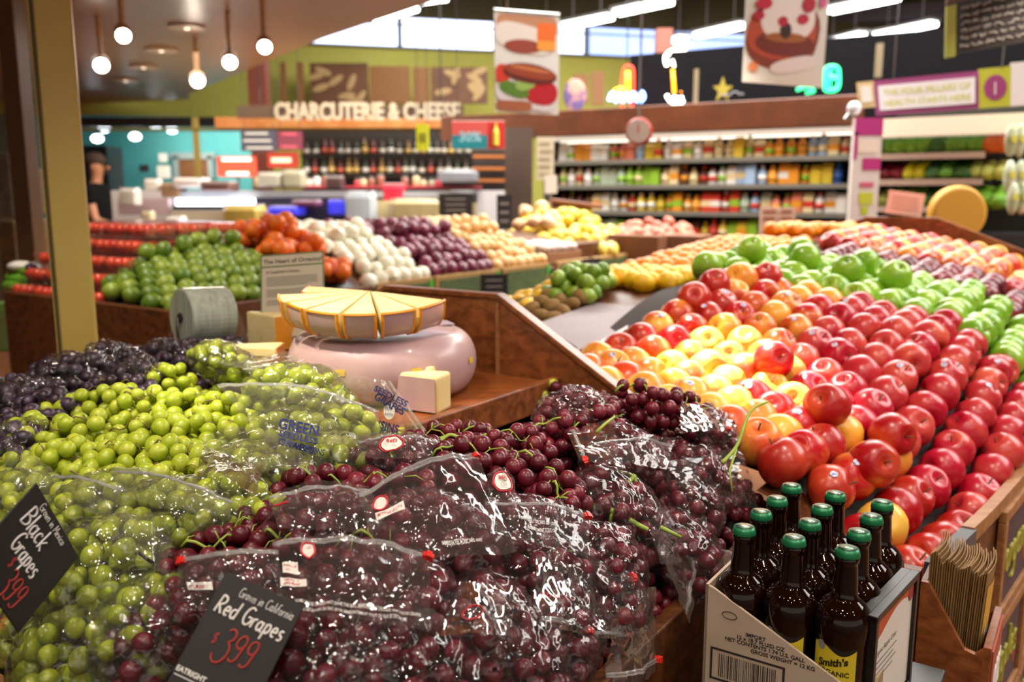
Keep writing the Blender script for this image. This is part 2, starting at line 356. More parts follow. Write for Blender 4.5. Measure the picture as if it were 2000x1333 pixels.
# cheese tray
tray = thing('cheese_tray', 'brown wooden tray shelf under the big wheel of cheese', 'tray', W(-.28, -.25, 1.2))
b = MB(); uvbox(b, -.49, -.004, -.50, -.02, 1.178, 1.2); child_at(b, 'shelf', mat('wood_tray', '#9A5526', .32, col2='#6F3A1A', scale=6, stretch=(1, 9, 9), dist=.6, bump=.06, bscale=14, coat=.2), tray)
b = MB(); uvbox(b, -.49, -.004, -.02, .0, 1.150, 1.212); child_at(b, 'front_lip', WOOD, tray, bevel=.003)
b = MB(); uvbox(b, -.46, -.01, -.47, -.06, .88, 1.178); child_at(b, 'support_box', BLACK, tray)
# ------------------------------------------------------------------ cheese
RIND = mat('cheese_rind', '#B08F95', .38, col2='#C6A49E', scale=9, coat=.25, bump=.03)
PASTE = mat('cheese_paste', '#F4E0A6', .5, col2='#F0D48E', scale=30, sss=.15, ssc=(1, .8, .4))
WAX = mat('orange_wax', '#E8952A', .35, coat=.2); YLAB = mat('yellow_label', '#DDB33C', .5)
wc = W(-.262, -.272, 1.2)
wh = thing('cheese_round', 'whole mauve-rinded cheese wheel lying on the wooden tray', 'cheese', wc)
R0, HW = .193, .125
prof = [(.02, 0)]+[(R0-.045+.045*math.sin(t), HW/2-HW/2*math.cos(t)) for t in np.linspace(0, PI, 15)]+[(R0-.09, HW+.003), (.02, HW+.004)]
b = MB(); b.lathe(prof, 72); b.build('rind', RIND, wh, smooth=True)
def on_wheel(a, z):
    t = math.acos(max(-1, min(1, 1-2*z/HW))); r = R0-.045+.045*math.sin(t)+.0015; return Vector((r*math.cos(a), r*math.sin(a), z))
b = MB()
for a0 in (-2.6, -1.9, -1.15, -.35, .25, 1.2, 2.3):
    b.grid(lambda s, t: on_wheel(a0+.10*s, .066+.012*t), 6, 2)
b.build('label_patches', YLAB, wh)
b = MB(); b.lathe([(.001, HW+.0045), (.055, HW+.0048), (.09, HW+.0046)], 32, c=(.03, .09, 0)); b.build('top_label', mat('pale_label', '#D8C67A', .5), wh)
b = MB(); b.box((.10, .06, HW+.004), (.075, .055, .003), Matrix.Rotation(.4, 3, 'Z')); b.build('paper_label', mat('mauve_paper', '#B9A8B4', .5), wh)
# cut wedges fanned out on the wheel
apex = PZ(722, 588, 1.2+HW+.064); ap = Vector((apex.x, apex.y, 1.2+HW+.005))
def wedge(a0, a1, r, h, z, tilt=0, label='', group=None, loc=None, name='cheese_wedge', low=.82):
    t = thing(name, label, 'cheese', loc or ap, 0, group)
    n = 8; pr = [(low, 0), (low+.1, .12*h), (.985, .42*h), (1, .75*h), (1, h)]
    e = .006
    b = MB(); A = np.linspace(a0, a1, n)
    def ring(k, z_, rr): return [Vector((rr*math.cos(a), rr*math.sin(a), z_)) for a in A]
    vs = [Vector((0, 0, 0)), Vector((0, 0, h))]
    for q, z_ in pr: vs += ring(0, z_, r*q)
    fs = []; m = len(pr); idx = lambda i, k: 2+i*n+k
    fs += [(0, idx(0, k+1), idx(0, k)) for k in range(n-1)] + [(1, idx(m-1, k), idx(m-1, k+1)) for k in range(n-1)]
    fs += [(idx(i, k), idx(i, k+1), idx(i+1, k+1), idx(i+1, k)) for i in range(m-1) for k in range(n-1)]
    fs += [tuple([0]+[idx(i, 0) for i in range(m)]+[1]), tuple([1]+[idx(i, n-1) for i in range(m-1, -1, -1)]+[0])]
    b.add(vs, fs); o = b.build('paste', PASTE, t)
    b = MB(); mid = 1.004
    da = (a1-a0)*.045
    b.grid(lambda s, q: Vector((r*interp(q*(m-1), range(m), [p[0] for p in pr])*mid*math.cos(a0+da+(a1-a0-2*da)*s), r*interp(q*(m-1), range(m), [p[0] for p in pr])*mid*math.sin(a0+da+(a1-a0-2*da)*s), interp(q*(m-1), range(m), [p[1] for p in pr])*.93)), 8, 8)
    b.build('rind', RIND, t, smooth=True)
    b = MB()
    for a in (a0+da*.6, a1-da*.6): b.tube([(r*q*1.0*math.cos(a), r*q*1.0*math.sin(a), z_) for q, z_ in pr], .0035, 5)
    b.tube([(r*1.0*math.cos(a), r*1.0*math.sin(a), h*.985) for a in A], .0032, 5)
    b.build('wax_edge', WAX, t)
    t.location.z = z; t.rotation_euler = (math.radians(9), 0, 0); return t
wd = ['narrow cheese wedge at the left end of the fan with a wide orange wax stripe', 'second cheese wedge from the left in the fan on the wheel', 'broad cheese wedge left of the middle of the fan', 'cheese wedge right below the peak of the fan, pointed at the camera', 'cheese wedge with small printed mark, right of the middle of the fan', 'last cheese wedge at the right end of the fan']
ang = [-172, -150, -127, -100, -76, -50, -22]
for i in range(6):
    a0, a1 = math.radians(ang[i]+1.2), math.radians(ang[i+1]-1.2); mid = (a0+a1)/2
    wedge(a0, a1, .162 if i else .170, .055, ap.z+.024, label=wd[i], group=None, loc=(ap.x+.008*math.cos(mid), ap.y+.008*math.sin(mid)+.015, ap.z))
wedge(math.radians(165), math.radians(184), .14, .05, ap.z+.026, label='cheese wedge lying at the back left of the fan, mostly hidden', loc=(ap.x, ap.y+.04, ap.z))
# loose pieces left and right of the wheel
def piece(px, py, z, w_, d_, h_, rz, label):
    c = PZ(px, py, z)
    t = thing('cheese_piece', label, 'cheese', (c.x, c.y, z), rz)
    b = MB(); b.prism([(0, -w_/2, 0), (0, w_/2, 0), (d_, w_*.12, 0), (d_, -w_*.12, 0)], (0, 0, h_)); b.build('paste', PASTE, t, bevel=.004)
    b = MB(); b.box((-.001, 0, h_/2), (.003, w_*.98, h_*.96)); b.build('rind', WAX, t, bevel=.001); return t
def slab(u, v, w_, d_, h_, rz, label):
    c = W(u, v, 1.2); t = thing('cheese_piece', label, 'cheese', (c.x, c.y, 1.2), rz)
    b = MB(); b.prism([(0, -w_/2, 0), (0, w_/2, 0), (d_, w_*.30, 0), (d_, -w_*.30, 0)], (0, 0, h_)); b.build('paste', PASTE, t, bevel=.006)
    b = MB(); b.prism([(.004, w_/2+.001, .004), (d_, w_*.30+.001, .004), (d_, w_*.30+.001, h_*.93), (.004, w_/2+.001, h_*.93)], (0, .0015, 0)); b.build('rind', RIND, t); return t
slab(-.345, -.045, .060, .10, .072, math.radians(158), 'cut cheese piece with a pale yellow face at the tray lip')
slab(-.325, -.085, .022, .11, .078, math.radians(163), 'thin cheese slice standing behind the cheese piece at the tray lip')
piece(540, 712, 1.235, .08, .15, .035, math.radians(170), 'pale cheese piece lying flat left of the wheel, lowest of the three')
piece(548, 694, 1.271, .07, .15, .022, math.radians(182), 'thin cheese slice on top of the flat piece left of the wheel')
piece(560, 684, 1.235, .07, .12, .085, math.radians(150), 'upright cheese piece standing behind the flat ones left of the wheel')
# the pack under the three left cheeses
b = MB(); c = PZ(530, 690, 1.235); b.box((c.x+.03, c.y+.03, 1.2175), (.2, .16, .034), Matrix.Rotation(.3, 3, 'Z')); b.build('riser_block', WOODD, bevel=.003, label='dark wooden riser block under the cheese pieces left of the wheel', cat='block')
# ================================================================== apple bin
def vedge(u): return interp(u, [-.1, 0, .3, .7, 1.1, 1.6, 2.4, 3.4], [.735, .745, .79, .835, .855, .86, .84, .78])
def Ha(u, v):
    "centres of the top layer of apples"
    zt = 1.215 + .145*sm(u, .25, 1.0) + .05*sm(u, 1.1, 2.6)
    e = vedge(u)-v
    return zt - .17*max(0, v+.1) - .17*(1-sm(e, -.05, .28))
def rowpts(u0, u1, v0, v1, du, dv, jit=.006):
    out = []; nv = int((v1-v0)/dv)+1
    for j in range(nv):
        v = v1 - j*dv; off = du/2*(j % 2); k = 0; u = u0+off
        while u < u1:
            out.append((u+random.uniform(-jit, jit), v+random.uniform(-jit, jit), j)); u += du*random.uniform(.98, 1.03)
    return out
def apple_mesh(name, m, r=.04, seed=0, ht=.92):
    rnd = random.Random(seed); prof = []
    for i in range(15):
        t = PI*i/14; rr = r*math.sin(t)**.85*(1+.10*math.cos(t)) if 0 < i < 14 else .0008
        z = -r*ht*math.cos(t) if True else 0
        d = math.exp(-(rr/(r*.30))**2)
        z += (r*.22*d if i < 7 else -r*.30*d)
        prof.append((rr, z))
    ph = rnd.uniform(0, 6)
    def fn(a, rr, z): return rr*(1+.022*math.sin(5*a+ph)*(.4+.6*(z < 0))+.015*math.sin(2*a+ph)), z+.03*rr*math.sin(a+ph)
    b = MB(); b.lathe(prof, 20, fn=fn); return b.mesh(name, m, True)
def stem_mesh():
    b = MB(); b.tube([(0, 0, .024), (.001, 0, .034), (.004, .001, .046)], [.0016, .0013, .0018], 5); return b.mesh('apple_stem', mat('stem_brown', '#5A4423', .7), True)
SK = dict(rough=.3, spec=.5, stretch=(1, 1, .4), detail=9, coat=.08)
A_RY = mat('apple_skin_red_yellow', '#C01420', col2='#F0AE40', scale=12, lo=.42, hi=.62, rnd=1.0, **SK)
A_YO = mat('apple_skin_yellow_orange', '#DC4A22', col2='#F6C24C', scale=11, lo=.36, hi=.58, rnd=.9, **SK)
A_CR = mat('apple_skin_crimson', '#B5102F', col2='#DC6048', scale=14, lo=.46, hi=.74, rnd=.7, **SK)
A_RD = mat('apple_skin_deep_red', '#A80A16', col2='#D2502A', scale=15, lo=.46, hi=.74, rnd=.5, **SK)
A_GR = mat('apple_skin_green', '#6FA31C', col2='#9DC43C', scale=16, rough=.28, spec=.5, detail=3, coat=.12, rnd=.5)
A_DK = mat('apple_skin_dark_red', '#5E0A1E', col2='#9A1E30', scale=24, lo=.4, hi=.7, rnd=.6, **SK)
AM = {k: [apple_mesh('apple', m, .0470, s) for s in (1, 2)] for k, m in (('ry', A_RY), ('yo', A_YO), ('cr', A_CR), ('rd', A_RD), ('gr', A_GR), ('dk', A_DK))}
STEM = stem_mesh()
b = MB(); b.lathe([(.001, .0006), (.007, .0004), (.0075, 0)], 12); STK = b.mesh('fruit_sticker', mat('sticker_white', '#D9DDF0', .4, col2='#5A6FC0', scale=160, lo=.5, hi=.6))
ORD = ['front', 'second', 'third', 'fourth', 'fifth', 'sixth', 'seventh', 'eighth', 'ninth', 'tenth', 'eleventh', 'twelfth', 'thirteenth', 'fourteenth', 'fifteenth', 'sixteenth']
def put_apple(kind, u, v, z, label, group, cat='apple', name='apple', s=1, stem=True, up=None, sticker=False):
    o = mobj(name, random.choice(AM[kind])); o.location = W(u, v, z); o.scale = (s*random.uniform(.97, 1.04),)*3
    # stems lean every way, most of them towards the aisle
    a = random.uniform(0, 2*PI) if up is None else up; tl = random.uniform(.5, 1.5)
    o.rotation_euler = (Vector((math.cos(a)*math.sin(tl), math.sin(a)*math.sin(tl), math.cos(tl)))).to_track_quat('Z', 'Y').to_euler()
    tag(o, label, cat, group)
    if stem: mobj('stem', STEM, o)
    if sticker:
        d = (o.rotation_euler.to_matrix().transposed() @ (Vector((-u*.2, -.55, .8))+Vector((random.uniform(-.4, .4), 0, 0)))).normalized()
        q = mobj('sticker', STK, o, d*.046); q.rotation_euler = d.to_track_quat('Z', 'Y').to_euler(); q.location = d*.0462
    return o
for (u, v, j) in rowpts(-.06, 1.10, -.13, .71, .0905, .0725, .003):
    v += (vedge(u)-.745)*.95
    lim = 1.08 - .10*(.5-v)
    if u > lim: continue
    if u < .36 and v < -.05: continue
    if u < .07-.12*sm(v, .38, .5): continue
    hot = u < .75 and v < .62-.0*u
    cr = v > .34+.28*(1-sm(u, .15, .5))
    topred = (u > .45 and v < .12) or (v < .0)
    k = 'cr' if cr else ('rd' if topred and random.random() < .6 else ('yo' if u < .62 and random.random() < .72 else 'ry'))
    if u < .32 and v > .38: k = random.choice(['rd', 'yo', 'ry', 'rd'])
    if u < .22 and v < .45: k = 'yo'
    row = ORD[j]
    put_apple(k, u, v, Ha(u, v)+random.uniform(-.004, .004), 'red and yellow apple in the %s row back from the curved crate rim' % row, 'red apples, %s row from the crate rim' % row,
              stem=v > .1 or u < .7, up=-PI/2-.3+random.uniform(-1.3, 1.3) if random.random() < .6 else None, sticker=random.random() < .16)
# a few set on top of the rows
for (u, v, k, lb) in [(.23, .50, 'rd', 'big dark red apple sitting proud on the near apple rows'), (.30, .62, 'rd', 'bright red apple on top, just behind the bottles'),
                      (.14, .62, 'rd', 'shiny red apple on top at the near corner of the apple heap'), (.42, .33, 'rd', 'single bright red apple lying on the yellow rows'),
                      (.80, .03, 'rd', 'dark red apple topmost at the left end of the rows'), (.90, .07, 'ry', 'yellow-bottomed apple on the left crest of the red heap'),
                      (.68, .02, 'rd', 'red apple at the far left corner of the crest'), (.99, .12, 'rd', 'red apple on the crest beside the green apples')]:
    put_apple(k, u, v, Ha(u, v)+(.058 if u < .5 else .035), lb, None, up=-PI/2+random.uniform(-.8, .8))
for (u, v, j) in rowpts(1.08, 1.72, -.16, .82, .094, .077, .007):
    if u < 1.06 + .10*(v-.5) or u > 1.72: continue
    put_apple('gr', u, v, Ha(u, v)+.012+random.uniform(-.012, .012), 'green apple in the %s row back from the crate rim' % ORD[j], 'green apples, %s row from the rim' % ORD[j], 'green apple', 'green_apple', s=1.04, stem=u < 1.5)
for i, (u, v) in enumerate([(1.2, .0), (1.28, .15), (1.2, .3), (1.3, .42), (1.4, .1), (1.42, .3)]):
    put_apple('gr', u, v, Ha(u, v)+.08, 'green apple piled on top of the green apple rows', 'green apples on top of the heap', 'green apple', 'green_apple', s=1.05)
for (u, v, j) in rowpts(1.76, 2.16, .02, .84, .092, .075, .006):
    put_apple('dk', u, v, Ha(u, v), 'dark wine-red apple in the %s row beyond the green apples' % ORD[j], 'dark red apples, %s row' % ORD[j], stem=False)
for (u, v, j) in rowpts(2.2, 3.22, -.02, .82, .092, .076, .006):
    put_apple(random.choice(['ry', 'yo', 'cr', 'ry']), u, v, Ha(u, v)+.01, 'small red and yellow apple in the %s row of the far heap' % ORD[j], 'far red and yellow apples, %s row' % ORD[j], stem=False)
def pile_floor(H, u0, u1, v0, v1, dz, name, m, nu=40, nv=24, o=O1, vf=None, **kw):
    b = MB(); b.grid(lambda s, t: W(u0+(u1-u0)*s, v0+((vf(u0+(u1-u0)*s) if vf else v1)-v0)*t, H(u0+(u1-u0)*s, v0+((vf(u0+(u1-u0)*s) if vf else v1)-v0)*t)-dz, o), nu, nv)
    return b.build(name, m, None, True, **kw)
abin = thing('apple_bin', 'wooden crate-fronted display bin under the apples with a curved rim', 'display bin', W(1.5, .3, 0))
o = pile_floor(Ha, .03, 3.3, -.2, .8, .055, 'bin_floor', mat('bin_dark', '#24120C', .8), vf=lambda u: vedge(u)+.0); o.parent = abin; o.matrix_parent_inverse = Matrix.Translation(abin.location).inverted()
b = MB(); b.grid(lambda s, t: W(-.07+.1*s, .46+.28*t, Ha(-.07+.1*s, .46+.28*t)-.055), 4, 8); child_at(b, 'bin_floor', WOODD, abin)
def strip(z0, z1, du0, du1, dv, th=.02, n=40):
    b = MB(); us = np.linspace(du0, du1, n); out = [(u, vedge(u)+dv) for u in us]; vs = []
    for (u, v) in out: vs += [W(u, v, z0), W(u, v, z1), W(u, v+th, z1), W(u, v+th, z0)]
    fs = [(i*4+k, i*4+(k+1) % 4, (i+1)*4+(k+1) % 4, (i+1)*4+k) for i in range(n-1) for k in range(4)] + [(0, 1, 2, 3), (len(vs)-1, len(vs)-2, len(vs)-3, len(vs)-4)]
    b.add(vs, fs); return b
child_at(strip(.955, .985, .18, 3.3, .0, .022), 'rim', WOODL, abin)
child_at(strip(.955, .982, -.03, .18, .0, .026), 'rim_clip', mat('grey_rubber', '#4A4D52', .5), abin)
child_at(strip(.0, .955, -.03, 3.3, .0, .012), 'front_skirt', WOODD, abin)
b = MB(); uvbox(b, .03, 3.3, -.85, -.8, 0, 1.2); child_at(b, 'back_board', WOODD, abin)
b = MB(); uvbox(b, -.085, -.065, .46, .745, 0, .985); child_at(b, 'side_board', WOODD, abin)
b = MB(); uvbox(b, -.085, .0, .455, .47, 0, .985); child_at(b, 'side_board', WOODD, abin)
# crate fronts: framed chalk-purple panels one above another
PURP = mat('chalk_purple', '#4B3A44', .6, col2='#3E2F3A', scale=4); LIME = mat('lime_chalk', '#A7A23C', .6)
words = ['organic', 'apples', 'local', 'fresh']
cn = 0
for row, (z0, z1) in enumerate([(.70, .955), (.44, .695), (.18, .435)]):
    for i in range(6):
        u0 = .40+.36*i - .12*row*0; u1 = u0+.35
        p0, p1 = W(u0, vedge(u0)+.014), W(u1, vedge(u1)+.014); X = (p1-p0); Ln = X.length; X.normalize(); Nn = Vector((X.y, -X.x, 0))
        M = basis(X, Vector((0, 0, 1)))   # local x along, y up, z = out
        M = Matrix((X, Vector((0, 0, 1)), Nn)).transposed(); c = (p0+p1)/2; c.z = (z0+z1)/2
        nm = ['top', 'middle', 'bottom'][row]
        t = thing('produce_crate', 'wood-framed crate front with dark chalk panel, %s tier, %s along the apple bin' % (nm, ORD[i].replace('front', 'first')), 'crate', c+Nn*.001)
        b = MB(); h = z1-z0; f = .026
        for cc, dd in (((0, h/2-f/2, 0), (Ln, f, .016)), ((0, -h/2+f/2, 0), (Ln, f, .016)), ((-Ln/2+f/2, 0, 0), (f, h-2*f, .016)), ((Ln/2-f/2, 0, 0), (f, h-2*f, .016))):
            b.box(M @ Vector((cc[0], cc[1], .008)), dd, M)
        b.build('frame', WOODL, t, bevel=.002)
        b = MB(); b.box(M @ Vector((0, 0, .005)), (Ln-2*f, h-2*f, .006), M); pnl = b.build('panel', PURP, t)
        b = MB(); hand_text(b, words[(i+row) % 4], lambda x, y, z: M @ Vector((x, y, .009+z)), -Ln*.36, -.02+.0*row, .085, .0042, xs=.95); b.build('lettering', LIME, pnl)
        b = MB(); b.sphere(M @ Vector((.11, -.03, .008)), .035, 8, M, (.35, 1.3, .06)); b.build('carrot_drawing', mat('chalk_orange', '#B5502A', .6), pnl)
# grey blank shelf at the left of the apple heap
ps = [W(.37, -.15, 1.196), W(.98, -.18, 1.262), W(.98, -.40, 1.262), W(.50, -.37, 1.24)]
t = thing('blank_shelf', 'bare grey-mauve shelf board between the kiwis and the apples', 'shelf', ps[0])
b = MB(); b.prism([p - ps[0] for p in ps], (0, 0, -.012)); b.build('board', mat('mauve_board', '#8E7F84', .55, col2='#857479', scale=5), t)
b = MB(); b.tube([Vector((0, 0, .0))+(W(0, .008)-W(0, 0)), ps[1]-ps[0]+(W(0, .008)-W(0, 0))], .010, 6); b.build('nosing', WOOD, t)
b = MB(); b.prism([W(.03, -.14, 1.13), W(.03, -.14, 1.185), W(.37, -.155, 1.205), W(.37, -.155, 1.13)], W(0, -.02)-W(0, 0)); b.build('edge_board', WOOD, label='low brown wooden edge board at the left side of the apple heap', cat='board')
b = MB(); b.prism([W(.03, -.2, 1.19), W(.37, -.2, 1.19), W(.37, -.8, 1.19), W(.03, -.8, 1.19)], (0, 0, -.02)); b.build('bin_shelf', WOODD, label='dark shelf behind the divider board', cat='shelf')
# ------------------------------------------------------------------ citrus at the back of the island
def Hc(u, v):
    base = 1.20+.115*sm(u, .58, 1.0)+.05*sm(u, 1.4, 2.3)
    return base - .10*(1-sm(v, -.82, -.5))
def fruit_mesh(name, m, prof, n=14, fn=None):
    b = MB(); b.lathe(prof, n, fn=fn); return b.mesh(name, m, True)
def ell(r, h, k=9, nub=0):
    out = []
    for i in range(k+1):
        t = PI*i/k; rr = max(.0006, r*math.sin(t)); z = -h*math.cos(t)
        if nub and (i == 0 or i == k): z *= 1+nub
        out.append((rr, z))
    return out
M_LEM = fruit_mesh('lemon', mat('lemon_skin', '#EDB40A', .42, col2='#F2C81E', scale=30, bump=.05, bscale=300), ell(.031, .036, 9, .15))
M_ORA = fruit_mesh('orange', mat('orange_skin', '#F08808', .42, col2='#F5A010', scale=30, bump=.06, bscale=300), ell(.038, .037))
M_LIM = fruit_mesh('lime', mat('lime_skin', '#5F8A1E', .35, col2='#93AE38', scale=26, rnd=.6), ell(.026, .030, 9, .12))
M_KIW = fruit_mesh('kiwi', mat('kiwi_skin', '#7A5A2C', .8, col2='#8F6D38', scale=60), ell(.024, .032))
def scatter(mesh, name, cat, pts, H, lab, grp, dz=0, s=1, o=O1, jz=.006, lay=False):
    for p in pts:
        u, v, j = p
        q = mobj(name, mesh, None, W(u, v, H(u, v)+dz+random.uniform(-jz, jz), o)); q.scale = (s*random.uniform(.93, 1.05),)*3
        q.rotation_euler = (random.uniform(.8, 2.2), random.uniform(-1, 1), random.uniform(0, 6)) if lay else (random.uniform(0, 3), random.uniform(0, 3), random.uniform(0, 6))
        l = lab(u, v, j) if callable(lab) else lab; g = grp(u, v, j) if callable(grp) else grp
        tag(q, l, cat, g)
scatter(M_LEM, 'lemon', 'lemon', [p for p in rowpts(.72, 1.42, -.82, -.24, .072, .066) if not (p[0] < 1.03 and p[1] > -.56)], Hc,
        lambda u, v, j: 'yellow lemon in the %s row of the lemon heap, counted from the apple side' % ORD[j], lambda u, v, j: 'lemons, %s row' % ORD[j], lay=True, s=1.14)
scatter(M_ORA, 'orange', 'orange', rowpts(1.46, 2.5, -.72, -.2, .077, .076), lambda u, v: Hc(u, v)+.012,
        lambda u, v, j: 'golden orange in the %s row of the orange heap, counted from the apple side' % ORD[j], lambda u, v, j: 'golden oranges, %s row' % ORD[j])
scatter(M_LIM, 'lime', 'lime', [p for p in rowpts(.82, 1.0, -.56, -.40, .054, .052, .008)], lambda u, v: Hc(u, v)+.008, 'green lime in the small heap between lemons and the grey shelf', 'limes beside the lemons', lay=True)
scatter(M_LIM, 'lime', 'lime', [p for p in rowpts(.86, .98, -.53, -.42, .054, .052, .008)], lambda u, v: Hc(u, v)+.045, 'green lime on top of the small heap beside the lemons', 'limes on top of the small heap', lay=True)
scatter(M_KIW, 'kiwi', 'kiwi', [p for p in rowpts(.66, .82, -.66, -.42, .052, .055, .006)], lambda u, v: Hc(u, v)+.015, 'brown kiwi fruit in front of the limes and lemons', 'kiwis', lay=True)
scatter(M_ORA, 'orange', 'orange', rowpts(2.62, 3.1, -.42, -.05, .085, .085), lambda u, v: Ha(u, v)+.02, 'deep orange fruit in the far corner beyond the golden oranges', 'oranges in the far corner')
o = pile_floor(Hc, .45, 3.3, -.82, -.22, .035, 'bin_floor', WOODD); tag(o, 'dark shelf board under the citrus heap', 'shelf')
# far end panel of the island with a yellow wheel on it
t = thing('end_panel', 'brown wooden end panel behind the far apples with sloping shoulder', 'divider', W(3.34, .3, 1.2))
b = MB(); b.prism([W(3.34, v, z) for v, z in [(-.35, 1.0), (-.35, 1.40), (-.12, 1.485), (.22, 1.485), (.62, 1.33), (.8, 1.26), (.8, 1.0)]], W(.03, 0)-W(0, 0)); child_at(b, 'board', WOOD, t, bevel=.004)
c = P(1868, 418, 4.95)
t = thing('cheese_round', 'yellow cheese wheel standing on edge behind the far end panel', 'cheese', c)
b = MB(); b.lathe([(.14, -.045), (.155, -.035), (.158, 0), (.155, .035), (.14, .045)], 36, M=Matrix.Rotation(PI/2, 3, 'X')); b.build('rind', mat('yellow_rind', '#D8A23A', .45), t, smooth=False, bevel=.01)
b = MB(); b.box((0, .02, -.22), (.3, .12, .14)); b.build('stand', WOODD, t)
c = P(1768, 398, 4.6)
t = thing('price_card', 'pink-white price card tilted above the far apple panel', 'sign', c)
b = MB(); b.box((0, 0, 0), (.19, .004, .12), Matrix.Rotation(.12, 3, 'Y')); b.build('card', mat('pink_card', '#E8B7A8', .6), t)
b = MB(); b.tube([(0, .01, -.04), (.02, .02, -.32)], .004, 5); b.build('post', STEEL, t)
b = MB(); [b.box((0, -.003, .03-.02*i), (.14, .001, .005), Matrix.Rotation(.12, 3, 'Y')) for i in range(4)]; b.build('print', mat('print_pink', '#B98478', .6), t)
# ================================================================== grapes
GR = .0126
def grape_mat(name, c1, c2, rough, bloom, sss, ssc, lo=.4, hi=.65):
    return mat(name, c1, rough, col2=c2, scale=55, detail=3, lo=lo, hi=hi, rnd=.5, sss=sss, ssc=ssc, spec=.5, coat=0)
G_RED = grape_mat('grape_skin_red', '#560E1E', '#8E2A3A', .30, 0, .12, (1, .25, .2), .45, .85)
G_GRN = grape_mat('grape_skin_green', '#A6B82A', '#BFC842', .28, 0, .3, (.8, 1, .25))
G_BLK = grape_mat('grape_skin_black', '#24141F', '#54445A', .36, 0, .05, (.6, .4, .8), .4, .7)
def gmesh(name, m, el, r=GR):
    b = MB(); b.sphere((0, 0, 0), r, 14, None, (1, 1, el)); return b.mesh(name, m, True)
GM = {'red': [gmesh('grape', G_RED, e) for e in (1.02, 1.10)], 'green': [gmesh('grape', G_GRN, e) for e in (1.06, 1.18)], 'black': [gmesh('grape', G_BLK, e) for e in (1.1, 1.2)]}
ST_G = mat('stem_green', '#8DA83A', .5, col2='#A5B650', scale=60, sss=.1); ST_B = mat('stem_tan', '#8A7A3A', .6, col2='#6B5430', scale=80)
def frame_at(p, H, rz, e=.03):
    u, v = UV(p); du = H(u+e, v)-H(u-e, v); dv = H(u, v+e)-H(u, v-e)
    du = max(-1.4*2*e, min(1.4*2*e, du)); dv = max(-1.4*2*e, min(1.4*2*e, dv))
    a = Vector((ux*2*e, uy*2*e, du)); b = Vector((-uy*2*e, ux*2*e, -dv))
    n = a.cross(b).normalized(); x = Vector((math.cos(rz), math.sin(rz), 0)); x = (x-n*x.dot(n)).normalized(); y = n.cross(x)
    return Matrix((x, y, n)).transposed()
def pack(a, b, c, n, rnd, zmin=-.45):
    pts = []; d2 = (GR*1.86)**2
    for k in range(2600):
        q = Vector((rnd.uniform(-1, 1), rnd.uniform(-1, 1), rnd.uniform(zmin, 1)))
        l = q.length
        if l > 1 or l < .25: continue
        if k < 1500 and l < .78: continue
        q = Vector((q.x*a, q.y*b, q.z*c))
        if all((q-p).length_squared > d2 for p in pts): pts.append(q)
        if len(pts) >= n: break
    return pts
PLACED = []     # (position, Matrix, points) of every bunch
def bunch(kind, p, rz, a, b, c, label, n=60, seed=0, stem=True, thick=1, H=Hg, lift=0, tail=None, group=None):
    rnd = random.Random(seed*31+7); M = frame_at(p, H, rz); p = Vector(p) + M @ Vector((0, 0, lift))
    t = thing('grape_bunch', label, 'grapes', p, 0, group); t.rotation_euler = M.to_euler()
    pts = pack(a, b, c, n, rnd)
    for q in pts:
        g = link(bpy.data.objects.new('grape', rnd.choice(GM[kind]))); g.parent = t; g.location = q
        g.rotation_euler = (rnd.uniform(0, 3), rnd.uniform(0, 3), 0); s = rnd.uniform(.86, 1.08); g.scale = (s, s, s)
    if stem:
        bld = MB(); main = [Vector((-a*1.0, rnd.uniform(-.3, .3)*b, c*.55)), Vector((-a*.55, rnd.uniform(-.2, .2)*b, c*1.02+.004)), Vector((0, rnd.uniform(-.3, .3)*b, c*1.08+.003)), Vector((a*.5, rnd.uniform(-.3, .3)*b, c*.9)), Vector((a*.9, 0, c*.4))]
        if tail: main = [Vector(main[0])+Vector(tail)*1.0, Vector(main[0])+Vector(tail)*.5+Vector((0, 0, .004))]+main
        mp = smooth_pl([tuple(x) for x in main], 4); r0 = (.0019 if kind == 'red' else .0013)*thick
        if rnd.random() < .75: mp = mp[len(mp)//4:] if rnd.random() < .5 else mp[:len(mp)*2//3]
        mp = [tuple(Vector(m)-Vector((0, 0, .010))+Vector((0, 0, .007*math.sin(i*1.3)))) for i, m in enumerate(mp)]
        bld.tube(mp, [r0*(1.15-.75*i/len(mp)) for i in range(len(mp))], 7)
        for q in rnd.sample(pts, min(len(pts), 13)):
            if q.z < c*.2: continue
            s0 = Vector(min(mp, key=lambda m: (Vector(m)-q).length)); e = q+Vector((0, 0, GR*.6)); mid = (s0+e)/2+Vector((0, 0, .006))
            bld.tube([s0, mid, e], [r0*.6, r0*.5, r0*.35], 5)
        bld.build('stem', ST_G if kind == 'red' else ST_B, t, True)
    PLACED.append((p, M, pts)); return t, p, M, pts
FILM_R = film('bag_film_red', haze=.045, bump=.9, bs=36, gloss=.7, tint=(.97, .97, .98, 1))
FILM_G = film('bag_film_green', haze=.10, bump=1.0, bs=36, gloss=1.05, hazecol=(.93, .93, .86, 1), tint=(.98, .98, .97, 1))
FILM_B = film('bag_film_black', haze=.06, bump=.75, bs=34, hazecol=(.82, .82, .9, 1))
SHEET_R = film('bag_sheet_red', haze=.12, gloss=.85, bump=.5, bs=22, hazecol=(.9, .9, .92, 1)); SHEET_G = film('bag_sheet_green', haze=.20, gloss=.9, bump=.4, bs=20, hazecol=(.95, .94, .88, 1))
ZIPM = film('zip_strip_plastic', haze=.7, bump=.05, bs=10, gloss=1.0, hazecol=(.95, .95, .95, 1)); SLIDER = mat('slider_red', '#E02318', .35, coat=.3)
